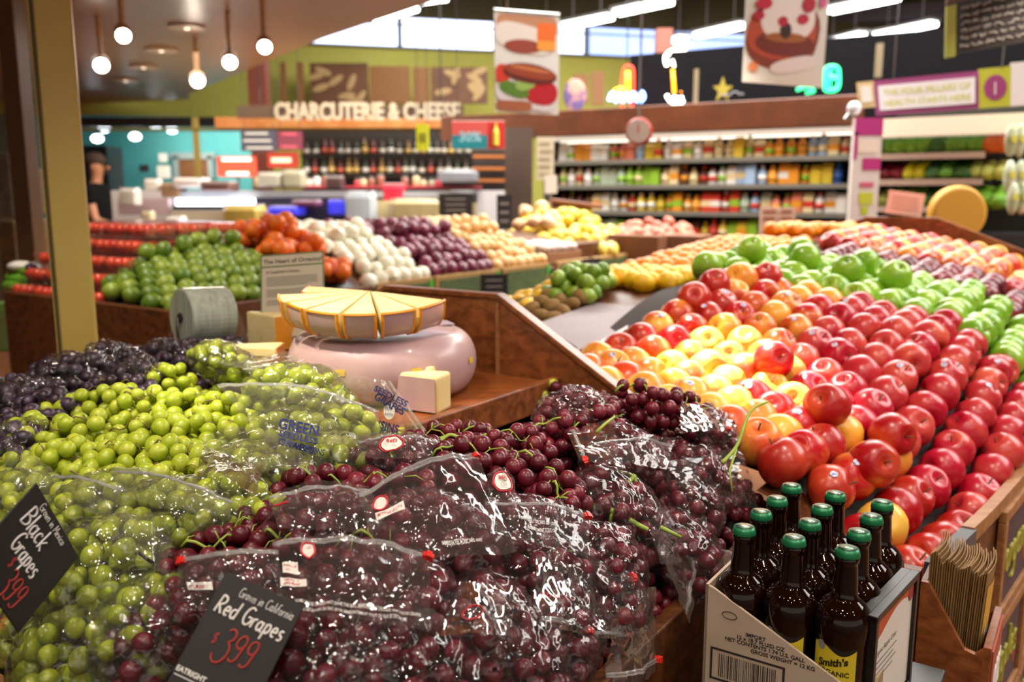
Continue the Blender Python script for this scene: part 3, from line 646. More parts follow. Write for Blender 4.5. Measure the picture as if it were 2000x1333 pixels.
BAGPR = mat('bag_print_white', '#D9D6D2', .5); REDPR = mat('bag_print_red', '#C8323A', .5); BLUEPR = mat('bag_print_blue', '#2B3570', .5); WHITEPR = mat('bag_print_panel', '#E9E4DC', .5)
_ico = bmesh.new(); bmesh.ops.create_icosphere(_ico, subdivisions=5, radius=1)
DIRS = np.array([v.co[:] for v in _ico.verts]); DIRS /= np.linalg.norm(DIRS, axis=1)[:, None]; IFACE = [tuple(v.index for v in f.verts) for f in _ico.faces]; _ico.free()
_n2 = bmesh.new(); bmesh.ops.create_icosphere(_n2, subdivisions=3, radius=1); NRM = np.array([v.co[:] for v in _n2.verts]); NRM /= np.linalg.norm(NRM, axis=1)[:, None]; _n2.free()
def hull_film(pts, margin=.004, crumple=.005, seed=0, ext=None):
    Pn = np.array([q[:] for q in pts]); c = Pn.mean(0); Q = Pn-c
    if ext is not None: Q = np.vstack([Q, np.array(ext)-c])
    h = (NRM @ Q.T).max(1)+GR+margin; dots = DIRS @ NRM.T
    r = np.where(dots > .12, h[None, :]/np.maximum(dots, .12), 9).min(1)
    V = DIRS*r[:, None]+c; out = []
    for i, v in enumerate(V):
        d = Vector(DIRS[i]); q = Vector(v)*1.0+Vector((seed*3.1, seed*1.7, 0))
        k = noise.noise(q*22)*.6+abs(noise.noise(q*44))*1.1+abs(noise.noise(q*95))*.6
        out.append(Vector(v)-d*(k*crumple*1.5))
    return out
HOLE = mat('vent_hole', '#160A10', .8)
def bag(kind, t, p, M, pts, label, seed=0, group=None, holes=False, crumple=.005, name='produce_bag'):
    vs = hull_film(pts, .0055, crumple, seed); g = thing(name, label, 'bag', p, 0, group); g.rotation_euler = M.to_euler()
    b = MB(); b.add(vs, IFACE); fl = b.build('film', {'red': FILM_R, 'green': FILM_G, 'black': FILM_B}[kind], g, True)
    if holes:
        b = MB(); rnd = random.Random(seed); c = sum(vs, Vector())/len(vs)
        for k in range(9):
            v = rnd.choice(vs); 
            if v.z < c.z: continue
            d = (v-c).normalized(); X = d.orthogonal(); Y = d.cross(X); b.add([v+d*.001+(X*math.cos(a)+Y*math.sin(a))*.0028 for a in np.linspace(0, 2*PI, 9)[:-1]], [tuple(range(8))])
        if b.v: b.build('vent_holes', HOLE, fl)
    return g
def sheetfn(P00, P10, P11, P01, bulge=.01, wr=.004, seed=0, curl=0):
    """bilinear film sheet between four points (x along the mouth, y away from the bag)"""
    P00, P10, P11, P01 = map(Vector, (P00, P10, P11, P01)); n = (P10-P00).cross(P01-P00).normalized()
    if n.z < 0: n = -n
    def f(x, y, off=0):
        q = (P00*(1-x)+P10*x)*(1-y)+(P01*(1-x)+P11*x)*y
        k = bulge*math.sin(PI*min(1, max(0, x)))*(math.sin(PI*.5*min(1, max(0, y)))) + curl*y*y
        w_ = q*34+Vector((seed, seed*2, 0)); k += wr*(noise.noise(w_)+.7*abs(noise.noise(w_*2.3))-.3)
        return q+n*(k+off)
    return f
def sheet(name, fn, parent, m, zipper=True, slider=1, nu=40, nv=22, zip_at=.86):
    b = MB(); b.grid(lambda x, y: fn(x, y), nu, nv)
    o = b.build(name, m, parent, True)
    if zipper:
        b = MB()
        for dy in (-.018, .018): b.tube([fn(x, zip_at+dy, .0008) for x in np.linspace(0, 1, 30)], .0015, 5)
        b.grid(lambda x, y: fn(x, zip_at-.03+.06*y, .0006), 30, 2)
        z = b.build('zip_strip', ZIPM, o, True)
        if slider is not None:
            x = slider; a, c = fn(x, zip_at, .001), fn(x-.04 if x > .5 else x+.04, zip_at, .001); X = (c-a).normalized(); n = (fn(x, zip_at, 1)-fn(x, zip_at, 0))
            MM = basis(X, n.cross(X)); b = MB(); b.box(a, (.013, .007, .0065), MM); b.box(a+MM @ Vector((0, 0, .004)), (.007, .009, .002), MM); b.build('slider', SLIDER, o, bevel=.0008)
    return o
def auto_flap(g, p, M, a, b, ang, ln, kind, seed, slider=1):
    "the loose mouth of a bag lying on the heap; built in world space under the bag"
    rnd = random.Random(seed); d = Vector((math.cos(ang), math.sin(ang), 0)); s = Vector((-d.y, d.x, 0)); rr = abs(a*d.x)+abs(b*d.y)
    inner = [M @ (d*rr*.55+s*k*b*.9+Vector((0, 0, .036)))+p for k in (-1, 1)]; outer = []
    for k in (-1, 1):
        q = M @ (d*(rr+ln)+s*k*b*rnd.uniform(.9, 1.25))+p; u, v = UV(q); outer.append(Vector((q.x, q.y, max(Hg(u, v), q.z-.06)+rnd.uniform(.012, .03))))
    f = sheetfn(inner[0], inner[1], outer[1], outer[0], .012, .007, seed)
    R = Matrix.Translation(g.location) @ g.rotation_euler.to_matrix().to_4x4(); Ri = R.inverted()
    f2 = lambda x, y, off=0: Ri @ f(x, y, off)
    return sheet('bag_mouth', f2, g, SHEET_R if kind == 'red' else SHEET_G, slider=slider, nu=26, nv=16)
def gp(px, py, lift=0):
    for k in range(40 if py < 960 else 1):
        q = hit(px, py+4*k, Hg)
        if q is not None:
            u, v = UV(q)
            if not (GU0-.02 < u < .06 and GV0+(.04 if k else -.02) < v < GV1+.02) or q.z < .9: q = None
        if q is not None: return q
    return PZ(px, py, 1.06)
# loose layer under the bunches (nobody could count it)
def under(kind, name, label, cond, dz=.052, step=.0215, m=None):
    b = MB(); base = MB(); base.sphere((0, 0, 0), GR, 8); k = 0; rnd = random.Random(5)
    u = GU0+.012
    while u < GU1-.01:
        v = GV0+.012
        while v < GV1-.008:
            uu, vv = u+rnd.uniform(-.009, .009), v+rnd.uniform(-.009, .009)
            if cond(uu, vv):
                q = W(uu, vv, Hg(uu, vv)-dz+rnd.uniform(-.010, .012)); b.add([Vector(x)+q for x in base.v], base.f); k += 1
            v += step
        u += step
    return b.build(name, m, None, True, label=label, cat='grapes', kind='stuff')
tray_zone = lambda u, v: -.48 < u < 0 and -.51 < v < -.01
RZ = lambda u, v: .02+.03*math.sin(9*u)
under('red', 'packed_grapes', 'dark red grapes packed under the red grape bags', lambda u, v: v > RZ(u, v), m=G_RED)
under('green', 'packed_grapes', 'green grapes packed under the green grape bags', lambda u, v: -.56 < v <= RZ(u, v) and not tray_zone(u, v), m=G_GRN)
under('black', 'packed_grapes', 'black grapes packed under the black grape bags', lambda u, v: v <= -.56, m=G_BLK)
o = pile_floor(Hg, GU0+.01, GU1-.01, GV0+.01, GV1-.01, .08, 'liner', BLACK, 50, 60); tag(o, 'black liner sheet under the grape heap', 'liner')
# ------------------------------------------------------------------ the bunches, by their place on the heap
seed = 0
def rzpx(px, py, ang):   # screen-like heading (degrees, 0 = right, 90 = up/away) to a heading on the table
    return math.radians(ang)
EXPOSED = {'red': [
 # px, py, heading, a, b, c, label
 (425, 1085, 10, .062, .036, .030, 'loose red grape bunch just above the red price sign'),
 (505, 1035, 40, .045, .034, .028, 'small red grape bunch touching the green grapes above the red price sign'),
 (560, 1075, -10, .040, .032, .030, 'bright red grape cluster right of the bunch above the red price sign'),
 (625, 955, 0, .062, .036, .030, 'loose red grape bunch at the left crest against the green bags'),
 (765, 965, 10, .060, .036, .032, 'red grape bunch behind the tilted zip strip with red slider'),
 (745, 1085, 0, .060, .030, .030, 'red grapes bulging from the open mouth of the big front bag'),
 (850, 870, 20, .055, .036, .030, 'red grape bunch with bright green stem at the crest by the cheese tray'),
 (930, 905, 0, .060, .040, .034, 'plump red grape bunch in the middle of the crest'),
 (905, 855, 15, .055, .034, .024, 'red grape bunch at the back of the crest under the tray lip'),
 (1010, 875, 10, .058, .038, .030, 'red grape bunch at the crest left of the tray corner'),
 (1045, 945, -25, .068, .044, .038, 'dark red grape bunch hanging forward over the zip strip'),
 (1085, 985, -30, .040, .030, .028, 'lowest tip of the red grapes hanging over the zip strip'),
 (1105, 845, 15, .055, .036, .030, 'red grape bunch in the dip below the tray corner'),
 (1170, 825, 30, .052, .036, .032, 'red grape bunch climbing towards the highest one'),
 (1255, 785, 0, .052, .040, .036, 'topmost red grape bunch in front of the sloping divider'),
 (1350, 815, -10, .058, .042, .038, 'red grape bunch at the right end of the crest next to the apples')],
'green': [
 (60, 855, 10, .060, .040, .032, 'green grape bunch at the far left edge of the photo'),
 (125, 905, -20, .065, .042, .034, 'green grape bunch with brown twig above the black price sign'),
 (175, 845, 20, .055, .038, .030, 'green grape bunch with an upright twig against the black grapes'),
 (120, 800, 20, .040, .030, .026, 'small green grape cluster sticking up among the black grapes'),
 (205, 785, 10, .055, .036, .030, 'green grape bunch at the left crest next to the black grapes'),
 (250, 895, -5, .060, .042, .032, 'green grape bunch with pale forked stem in the left middle'),
 (325, 745, 10, .048, .038, .034, 'topmost green grape bunch beside the black grapes'),
 (285, 795, 0, .062, .042, .032, 'green grape bunch just below the topmost one'),
 (365, 800, 10, .058, .038, .030, 'green grape bunch right of the topmost one with tangled twigs'),
 (295, 855, 5, .062, .042, .034, 'big green grape bunch in the centre of the green heap'),
 (345, 905, -10, .058, .040, .034, 'green grape bunch lower centre beside a bag edge'),
 (395, 850, 0, .052, .038, .030, 'green grape bunch left of the lettered bag'),
 (470, 860, -15, .052, .034, .032, 'plump green grape bunch directly under the lettered bag'),
 (440, 805, 0, .055, .038, .028, 'green grape bunch behind the point of the lettered bag'),
 (345, 945, 0, .065, .036, .032, 'green grape bunch lying over the wide bag strip'),
 (180, 950, -10, .055, .038, .030, 'green grape bunch right of the black sign tip'),
 (515, 1010, 60, .035, .026, .024, 'few green grapes beside the green stalk at the red grape border'),
 (30, 920, 0, .05, .038, .028, 'green grape bunch behind the tip of the black price sign'),
 (695, 822, 0, .035, .026, .024, 'pair of green grapes in the standing bag by the cheese')],
'black': [
 (40, 835, 20, .058, .040, .032, 'black grape bunch at the far left behind the green ones'),
 (100, 800, 10, .060, .042, .032, 'black grape bunch behind the small green cluster'),
 (170, 770, 0, .060, .042, .032, 'dusty black grape bunch in the left middle of the black heap'),
 (235, 770, 0, .060, .042, .032, 'black grape bunch next to the topmost green one'),
 (235, 700, 20, .055, .038, .034, 'black grape bunch right of the yellow post'),
 (300, 720, 0, .058, .040, .032, 'reddish black grape bunch behind the topmost green grapes'),
 (370, 690, 10, .058, .040, .032, 'black grape bunch under the bag roll'),
 (440, 685, 0, .058, .036, .030, 'black grape bunch next to the pale cheese pieces'),
 (20, 765, 0, .055, .040, .032, 'black grape bunch in the far left corner'),
 (100, 725, 0, .050, .036, .030, 'small black grape bunch in front of the yellow post')]}
TAILS = {(850, 870): (-.02, .0, .014), (515, 1010): (-.05, 0, .03), (170, 770): None}
for kind in ('red', 'green', 'black'):
    for (px, py, rz, a, b_, c, lab) in EXPOSED[kind]:
        seed += 1; p = gp(px, py)
        bunch(kind, p, math.radians(rz), a*1.08, b_*1.08, c, lab, 52, seed, lift=-.004, tail=TAILS.get((px, py)))
BAGGED = {'red': [
 # px, py, heading, a, b, c, mouth heading, mouth length (0 = none), label
 (730, 1190, 5, .095, .062, .045, None, 0, 'big clear zip bag of red grapes front and centre, beside the red price sign'),
 (640, 1035, 5, .075, .050, .036, None, 0, 'clear bag of red grapes under the long pale zip strip left of centre'),
 (860, 1060, -20, .085, .062, .044, None, 0, 'clear bag of red grapes whose tilted zip ends in a raised red slider'),
 (1050, 1050, -5, .075, .050, .036, None, 0, 'clear bag of red grapes below the hanging dark bunch'),
 (1210, 1010, -10, .085, .058, .042, 0, .05, 'clear bag of red grapes with a thick bent green stem under the film'),
 (1225, 905, 10, .072, .055, .042, 180, .03, 'domed clear bag of red grapes with a fan of green stems inside'),
 (1370, 940, -10, .060, .050, .040, None, 0, 'crumpled clear bag of dark grapes touching the apple bin'),
 (1330, 1080, -30, .072, .055, .040, None, 0, 'clear bag of red grapes ending in a long point beside the bottles'),
 (1175, 1110, -20, .065, .050, .038, 320, .03, 'small clear bag of red grapes above the wooden bin edge'),
 (1060, 1140, -10, .065, .055, .038, None, 0, 'clear bag of red grapes with a bare green stalk lying across it'),
 (945, 1240, 60, .070, .060, .042, None, 0, 'clear bag of red grapes with a thick upright green stalk'),
 (1085, 1230, -60, .070, .050, .038, None, 0, 'crinkled clear bag of red grapes at the bin edge, printed in red'),
 (1190, 1180, -40, .050, .040, .034, None, 0, 'small crumpled bag of red grapes lowest on the wooden bin edge'),
 (1010, 1310, -20, .070, .055, .040, None, 0, 'bag of red grapes cut by the bottom of the photo'),
 (790, 1320, 0, .080, .055, .040, None, 0, 'bag of red grapes under the big front bag'),
 (640, 1310, 0, .070, .055, .036, None, 0, 'dark bag of red grapes right behind the red price sign'),
 (420, 1190, 15, .075, .050, .036, None, 0, 'bag of red grapes behind the top of the red price sign'),
 (310, 1265, 40, .060, .050, .036, None, 0, 'crumpled bag of pale red grapes between green bag and price sign'),
 (1385, 850, 0, .055, .045, .036, None, 0, 'open bag under the rightmost crest grapes with a small red slider'),
 (1120, 805, 5, .058, .045, .034, None, 0, 'frosty bag of red grapes behind the crest near the tray corner'),
 (1345, 1000, 0, .060, .050, .038, None, 0, 'crumpled dark grape bag behind the cider bottles'),
 (760, 905, 5, .062, .042, .030, None, 0, 'clear bag with a red round print left of the crest grapes')],
'green': [
 (225, 1130, 20, .082, .072, .055, None, 0, 'bulging clear bag of green grapes between the two price signs'),
 (170, 1285, 10, .085, .062, .045, None, 0, 'clear bag of green grapes at the bottom left on the bin corner'),
 (290, 1240, 60, .060, .050, .036, None, 0, 'clear bag of green grapes in shade under the bulging bag'),
 (340, 1020, -5, .080, .050, .036, None, 0, 'clear bag of green grapes under the wide pale zip strip'),
 (190, 1000, 20, .070, .050, .032, None, 0, 'clear bag of green grapes right of the black price sign'),
 (440, 1000, -10, .060, .050, .036, None, 0, 'clear bag of green grapes bordering the red grapes'),
 (520, 915, 5, .080, .045, .034, None, 0, 'hazy bag of green grapes below the lettered bag'),
 (640, 895, -15, .070, .045, .034, None, 0, 'hazy bag of green grapes beside the crest of red grapes'),
 (585, 775, -15, .090, .055, .034, None, 0, 'shiny bag of green grapes in the bright light by the cheese wheel'),
 (440, 725, 15, .075, .055, .036, None, 0, 'hazy bag of green grapes next to the pale cheese pieces'),
 (30, 1000, 10, .060, .050, .034, None, 0, 'clear bag of green grapes behind the black price sign at the left edge'),
 (75, 1215, 0, .045, .040, .030, None, 0, 'bag of green grapes below the black price sign'),
 (480, 945, 40, .050, .040, .034, None, 0, 'clear bag of green grapes around a cut green stalk'),
 (560, 840, -10, .085, .040, .030, None, 0, 'green grapes bag lettered in blue capitals')],
'black': [
 (150, 735, 10, .080, .055, .038, None, 0, 'shiny crumpled bag of black grapes in front of the yellow post'),
 (60, 790, 20, .070, .050, .036, None, 0, 'crumpled bag of black grapes at the far left'),
 (20, 880, 70, .060, .045, .030, None, 0, 'bag of black grapes at the left edge beside the green grapes'),
 (330, 700, 0, .060, .042, .034, None, 0, 'bag of black grapes below the bag roll'),
 (215, 690, 0, .060, .045, .040, None, 0, 'upright shiny bag of black grapes right of the yellow post'),
 (270, 745, 0, .050, .04, .034, None, 0, 'small bag of reddish black grapes behind the green crest')]}
BAGS = {}
for kind in ('red', 'green', 'black'):
    for (px, py, rz, a, b_, c, mh, ml, lab) in BAGGED[kind]:
        seed += 1; p = gp(px, py)
        lw = lab.replace('clear ', '').replace('hazy ', '')
        lf = {'red': .0, 'green': .005, 'black': .002}[kind] + (.006 if py > 1100 else 0) - (.012 if (px, py) in ((560, 840), (640, 895), (520, 915)) else 0)
        t, p, M, pts = bunch(kind, p, math.radians(rz), a, b_, c, ('%s grapes in the %s' % (kind, lab.replace('clear ', '').replace('hazy ', '').replace(' of red grapes', '').replace(' of green grapes', '').replace(' of black grapes', ''))), 60, seed, stem=False, lift=lf)
        g = bag(kind, t, p, M, pts, lab, seed, holes=kind == 'red', crumple=.006 if kind != 'black' else .012)
        BAGS[(px, py)] = g
        if mh is not None and ml: auto_flap(g, p, M, a, b_, math.radians(mh), ml, kind, seed)
# ------------------------------------------------------------------ the bag mouths the photo shows, each laid between four spots on the heap
def hp(px, py, up=.02):
    q = gp(px, py); r = (Vector(CAM)-q).normalized(); return q+r*(up*.8+.010)+Vector((0, 0, up*.5+.004))
def mouth(key, c4, up=(.03, .03, .03, .03), kind='red', slider=1, bulge=.012, wr=.006, zip_at=.86, seed=1, zipper=True, name='bag_mouth'):
    g = BAGS[key]; R = Matrix.Translation(g.location) @ g.rotation_euler.to_matrix().to_4x4(); Ri = R.inverted()
    q = [hp(x, y, k) for (x, y), k in zip(c4, up)]
    f = sheetfn(q[0], q[1], q[2], q[3], bulge, wr, seed)
    f2 = lambda x, y, off=0: Ri @ f(x, y, off)
    o = sheet(name, f2, g, SHEET_R if kind == 'red' else SHEET_G, zipper, slider, zip_at=zip_at)
    return f2, o
# corners: bag side left, bag side right, lip right, lip left
f, o = mouth((730, 1190), [(545, 1250), (840, 1290), (843, 1130), (535, 1105)], (.055, .06, .05, .05), slider=.98, zip_at=.93, bulge=.016, seed=2)
BIGF = f; BIGO = o
def tx(s, fn, parent, m, x0, y0, size, scx, scy, bold=0, flip=False):
    "text of given relative size on a sheet: x along, y up the sheet"
    return text_on(s, 'lettering', m, parent, lambda x, y: fn(x0+x*scx, y0+y*scy, .0012), size, bold=bold)
tx('SOME LOOSE GRAPES MAY LEAVE THE BAG, IMMEDIATELY DISCARD ANY LOOSE GRAPES', BIGF, BIGO, BAGPR, .12, .12, 1, .0205, .05, .02)
tx('SE DETACHER DU SAC, JETER IMMEDIATEMENT TOUT CE QUI SE DETACHE', BIGF, BIGO, BAGPR, .16, .05, 1, .0205, .05, .02)
b = MB(); b.grid(lambda x, y: BIGF(.03+.17*x, .30+.13*y, .001), 6, 2); pn = b.build('print_panel', WHITEPR, BIGO)
tx('SEEDLESS', BIGF, pn, REDPR, .05, .38, 1, .024, .05, .02); tx('SANS PEPINS', BIGF, pn, REDPR, .045, .32, 1, .021, .05, .02)
b = MB(); b.grid(lambda x, y: BIGF(.05+.10*x, .50+.15*y, .001), 6, 2); pn = b.build('print_panel', WHITEPR, BIGO)
tx('PRODUCE OF', BIGF, pn, REDPR, .055, .585, 1, .014, .04, .02); tx('U.S.A.', BIGF, pn, REDPR, .07, .53, 1, .02, .045, .02)
def oval(fn, parent, x, y, rx, ry, t_='PLU', t2='4499'):
    b = MB(); n = 24
    b.add([fn(x+rx*.86*math.cos(2*PI*k/n), y+ry*.86*math.sin(2*PI*k/n), .0012) for k in range(n)], [tuple(range(n))]); o1 = b.build('oval_print', WHITEPR, parent)
    b = MB(); b.tube([fn(x+rx*math.cos(2*PI*k/n), y+ry*math.sin(2*PI*k/n), .0013) for k in range(n+1)], .0013, 4); b.build('oval_border', REDPR, o1)
    tx(t_, fn, o1, REDPR, x-rx*.5, y+ry*.15, 1, rx*.5, ry*.5, .02); tx(t2, fn, o1, REDPR, x-rx*.65, y-ry*.45, 1, rx*.5, ry*.5, .02); return o1
oval(BIGF, BIGO, .22, .80, .045, .10)
f, o = mouth((640, 1035), [(545, 1075), (760, 1080), (720, 985), (525, 1005)], (.045, .045, .045, .04), slider=None, zip_at=.85, seed=3)
b = MB(); b.tube([f(x, .62, .0012) for x in np.linspace(.02, .16, 6)], .0014, 5); b.build('red_mark', REDPR, o)
f, o = mouth((860, 1060), [(745, 1150), (1010, 1130), (930, 932), (700, 1010)], (.05, .06, .06, .05), slider=.98, zip_at=.95, seed=4, bulge=.02)
tx('IMMEDIATELY DISCARD ANY', f, o, BAGPR, .45, .10, 1, .024, .05, .02)
oval(f, o, .12, .72, .05, .09); 
b = MB(); b.grid(lambda x, y: f(.06+.2*x, .52+.09*y, .001), 6, 2); pn = b.build('print_panel', WHITEPR, o); tx('PRODUCE OF U.S.A.', f, pn, REDPR, .07, .54, 1, .02, .06, .02)
f, o = mouth((1050, 1050), [(960, 1080), (1155, 1120), (1150, 1042), (945, 1015)], (.04, .045, .05, .045), slider=.97, zip_at=.85, seed=5)
tx('IMMEDIATELY DISCARD ANY LOOSE', f, o, BAGPR, .28, .42, 1, .022, .11, .02); tx('IMMEDIATEMENT TOUT CE', f, o, BAGPR, .34, .26, 1, .022, .11, .02)
f, o = mouth((1225, 905), [(1130, 925), (1300, 960), (1318, 895), (1165, 905)], (.06, .06, .055, .055), slider=None, zip_at=.8, seed=6)
f, o = mouth((1330, 1080), [(1250, 1000), (1290, 1140), (1430, 1150), (1425, 1120)], (.05, .05, .05, .05), slider=None, seed=7, zip_at=.9, bulge=.02)
f, o = mouth((1175, 1110), [(1120, 1090), (1190, 1190), (1235, 1190), (1240, 1170)], (.045, .04, .04, .04), slider=.4, seed=8, zip_at=.8)
f, o = mouth((1085, 1230), [(1050, 1130), (1160, 1160), (1165, 1285), (1040, 1260)], (.05, .045, .03, .04), slider=.82, seed=9, zip_at=.9)
tx('RED SEEDLESS', f, o, REDPR, .08, .52, 1, .07, .09, .01)
f, o = mouth((945, 1240), [(900, 1180), (1010, 1190), (1000, 1300), (860, 1290)], (.045, .045, .045, .045), slider=None, seed=10, zipper=False); b = MB(); b.tube([f(.3+.12*math.cos(a), .62+.12*math.sin(a), .001) for a in np.linspace(0, 2*PI, 14)], .001, 4); b.build('red_mark', REDPR, o)
f, o = mouth((1190, 1180), [(1170, 1190), (1230, 1195), (1240, 1280), (1150, 1275)], (.03, .03, .025, .03), slider=.7, seed=11, zip_at=.88)
f, o = mouth((1385, 850), [(1330, 810), (1440, 820), (1420, 880), (1330, 880)], (.05, .055, .05, .05), slider=.9, seed=12, zip_at=.7)
tx('ANY LOOSE GRAPES', f, o, BAGPR, .15, .84, 1, .04, .07, .02)
f, o = mouth((420, 1190), [(350, 1230), (560, 1250), (545, 1120), (350, 1140)], (.04, .04, .05, .05), slider=.05, seed=13, zip_at=.93)
b = MB(); b.grid(lambda x, y: f(.12+.25*x, .35+.14*y, .001), 6, 2); pn = b.build('print_panel', WHITEPR, o); tx('SEEDLESS', f, pn, REDPR, .14, .38, 1, .035, .08, .02)
f, o = mouth((760, 905), [(700, 925), (830, 935), (860, 890), (700, 890)], (.04, .04, .035, .035), slider=None, seed=14, zip_at=.85); oval(f, o, .45, .5, .16, .26, 'RED', '')
f, o = mouth((1050, 1050), [(955, 1010), (1010, 1030), (1005, 965), (950, 960)], (.04, .04, .04, .04), slider=None, seed=15, zipper=False, name='bag_corner'); oval(f, o, .5, .55, .35, .25, 'RED', '')
f, o = mouth((1370, 940), [(1300, 930), (1360, 1020), (1480, 1010), (1440, 900)], (.04, .04, .03, .04), slider=None, seed=16, zipper=False, wr=.012)
f, o = mouth((340, 1020), [(230, 1010), (450, 1050), (455, 1020), (225, 955)], (.04, .045, .05, .05), 'green', slider=None, seed=17, zip_at=.8, bulge=.02)
f, o = mouth((190, 1000), [(110, 1010), (260, 1060), (250, 985), (100, 960)], (.035, .035, .04, .04), 'green', slider=None, seed=18)
f, o = mouth((440, 1000), [(400, 900), (520, 930), (500, 1010), (380, 960)], (.035, .04, .045, .04), 'green', slider=None, seed=19, zipper=False)
f, o = mouth((520, 915), [(400, 935), (620, 960), (560, 880), (400, 880)], (.04, .04, .04, .04), 'green', slider=None, seed=20, zipper=False)
f, o = mouth((30, 1000), [(0, 960), (95, 1020), (110, 950), (15, 900)], (.035, .035, .035, .035), 'green', slider=None, seed=21, zipper=False)
f, o = mouth((585, 775), [(470, 745), (700, 850), (640, 770), (540, 700)], (.04, .04, .03, .03), 'green', slider=None, seed=22, zipper=False)
f, o = mouth((440, 725), [(380, 720), (500, 745), (530, 715), (420, 680)], (.035, .035, .03, .03), 'green', slider=None, seed=23, zipper=False)
f, o = mouth((225, 1130), [(150, 1080), (330, 1180), (340, 1100), (250, 1050)], (.065, .06, .05, .05), 'green', slider=None, seed=24, zipper=False, wr=.01)
b = MB(); b.grid(lambda x, y: f(.72+.13*x, .06+.10*y, .003), 2, 2); pn = b.build('black_tag', BLACK, o)
# the lettered bag
f, o = mouth((560, 840), [(520, 900), (745, 900), (740, 832), (425, 783)], (.045, .04, .04, .045), 'green', slider=None, seed=25, zip_at=.97, bulge=.02, wr=.004)
o['label'] = 'clear film printed in blue capitals'
def ptx(s, corner, right, upv, size, m, parent, fnw, bold=.012, xs=1):
    "text laid on the sheet under given sheet coordinates"
    return text_on(s, 'lettering', m, parent, lambda x, y: fnw(corner[0]+right[0]*x+upv[0]*y, corner[1]+right[1]*x+upv[1]*y, .0015), size, bold=bold, xs=xs)
def px_text(s_, x0, y0, ang, h, wpx, fl, g_, m, parent, bold=.02, lift=.0025, mir=1):
    "lettering printed on a film, laid out where the photo shows it"
    R_ = Matrix.Translation(g_.location) @ g_.rotation_euler.to_matrix().to_4x4(); Ri_ = R_.inverted()
    sm_ = [pix(R_ @ Vector(fl(i/24, j/24))) for i in range(25) for j in range(25)]; A_ = np.array(sm_)
    vs, fs = text_verts(s_, 1, bold=bold); mw = max(v[0] for v in vs); ca, sa = math.cos(math.radians(ang)), math.sin(math.radians(ang)); out = []
    for x, y in vs:
        a, c = x/mw*wpx, y/.72*h; px, py = x0+a*ca+c*sa, y0+a*sa-c*ca
        d2 = (A_[:, 0]-px)**2+(A_[:, 1]-py)**2; k = np.argsort(d2)[:6]; w_ = 1/(d2[k]+4); d = (A_[k, 2]*w_).sum()/w_.sum()
        out.append(Ri_ @ P(px, py, d-lift))
    b = MB(); b.add(out, fs); return b.build('lettering', m, parent)
gl = BAGS[(560, 840)]
for a_ in (('GREEN', 542, 836, 12, 21, 80, .03), ('SEEDLESS', 543, 851, 13, 12, 78, .03), ('GRAPES', 541, 867, 16, 13, 74, .03), ('SANS PEPINS', 566, 876, 13, 13, 68, .02), ('PRODUCT OF MEXICO', 588, 890, 12, 6, 44, .0)):
    px_text(*a_[:6], f, gl, BLUEPR, o, a_[6])
# standing bag beside the cheese
g = thing('produce_bag', 'tall empty clear bag standing up against the cheese wheel, lettered in blue', 'bag', P(700, 860, 1.46))
g0 = g.location.copy()
q = [P(655, 850, 1.50), P(845, 865, 1.46), P(760, 745, 1.47), P(632, 712, 1.50)]
ff = sheetfn(q[0], q[1], q[2], q[3], .02, .006, 30)
fs = lambda x, y, off=0: ff(x, y, -off)-g0
n_ = (ff(.5, .5, .01)-ff(.5, .5)); sg = -1 if n_.y < 0 else 1
fs = lambda x, y, off=0: ff(x, y, off*(1 if n_.y < 0 else -1))-g0
o = sheet('film', fs, g, film('bag_sheet_standing', haze=.32, gloss=1.0, bump=.5, bs=26, hazecol=(.95, .93, .88, 1)), zipper=False)
b = MB(); b.tube([fs(1, y, .0) for y in np.linspace(0, 1, 14)], .0022, 5); b.tube([fs(.93, y, .0) for y in np.linspace(0, 1, 14)], .0014, 5); b.build('zip_strip', ZIPM, g, True)
b = MB(); b.box(fs(.55, .0, .006), (.013, .007, .006)); b.build('slider', mat('slider_green', '#2FA038', .4), g)
for a_ in (('SEEDLESS', 729, 763, 27, 12, 72, .03), ('GRAPES', 729, 779, 30, 15, 66, .03), ('RAISINS', 713, 829, 15, 15, 66, .03), ('VERTS', 736, 848, 13, 12, 42, .03)):
    px_text(*a_[:6], fs, g, BLUEPR, o, a_[6])
b = MB(); n = 20; A_ = [pix(Vector(fs(i/24, j/24))+g0) for i in range(25) for j in range(25)]; dd_ = min(A_, key=lambda q: (q[0]-760)**2+(q[1]-803)**2)[2]-.0025
b.add([P(760+11*math.cos(2*PI*k/n), 803+17*math.sin(2*PI*k/n), dd_)-g0 for k in range(n)], [tuple(range(n))]); b.build('oval_print', WHITEPR, o)
px_text('PLU', 752, 801, 5, 6, 14, fs, g, BLUEPR, o, .0, .005); px_text('4499', 750, 812, 5, 6, 17, fs, g, BLUEPR, o, .0, .005)
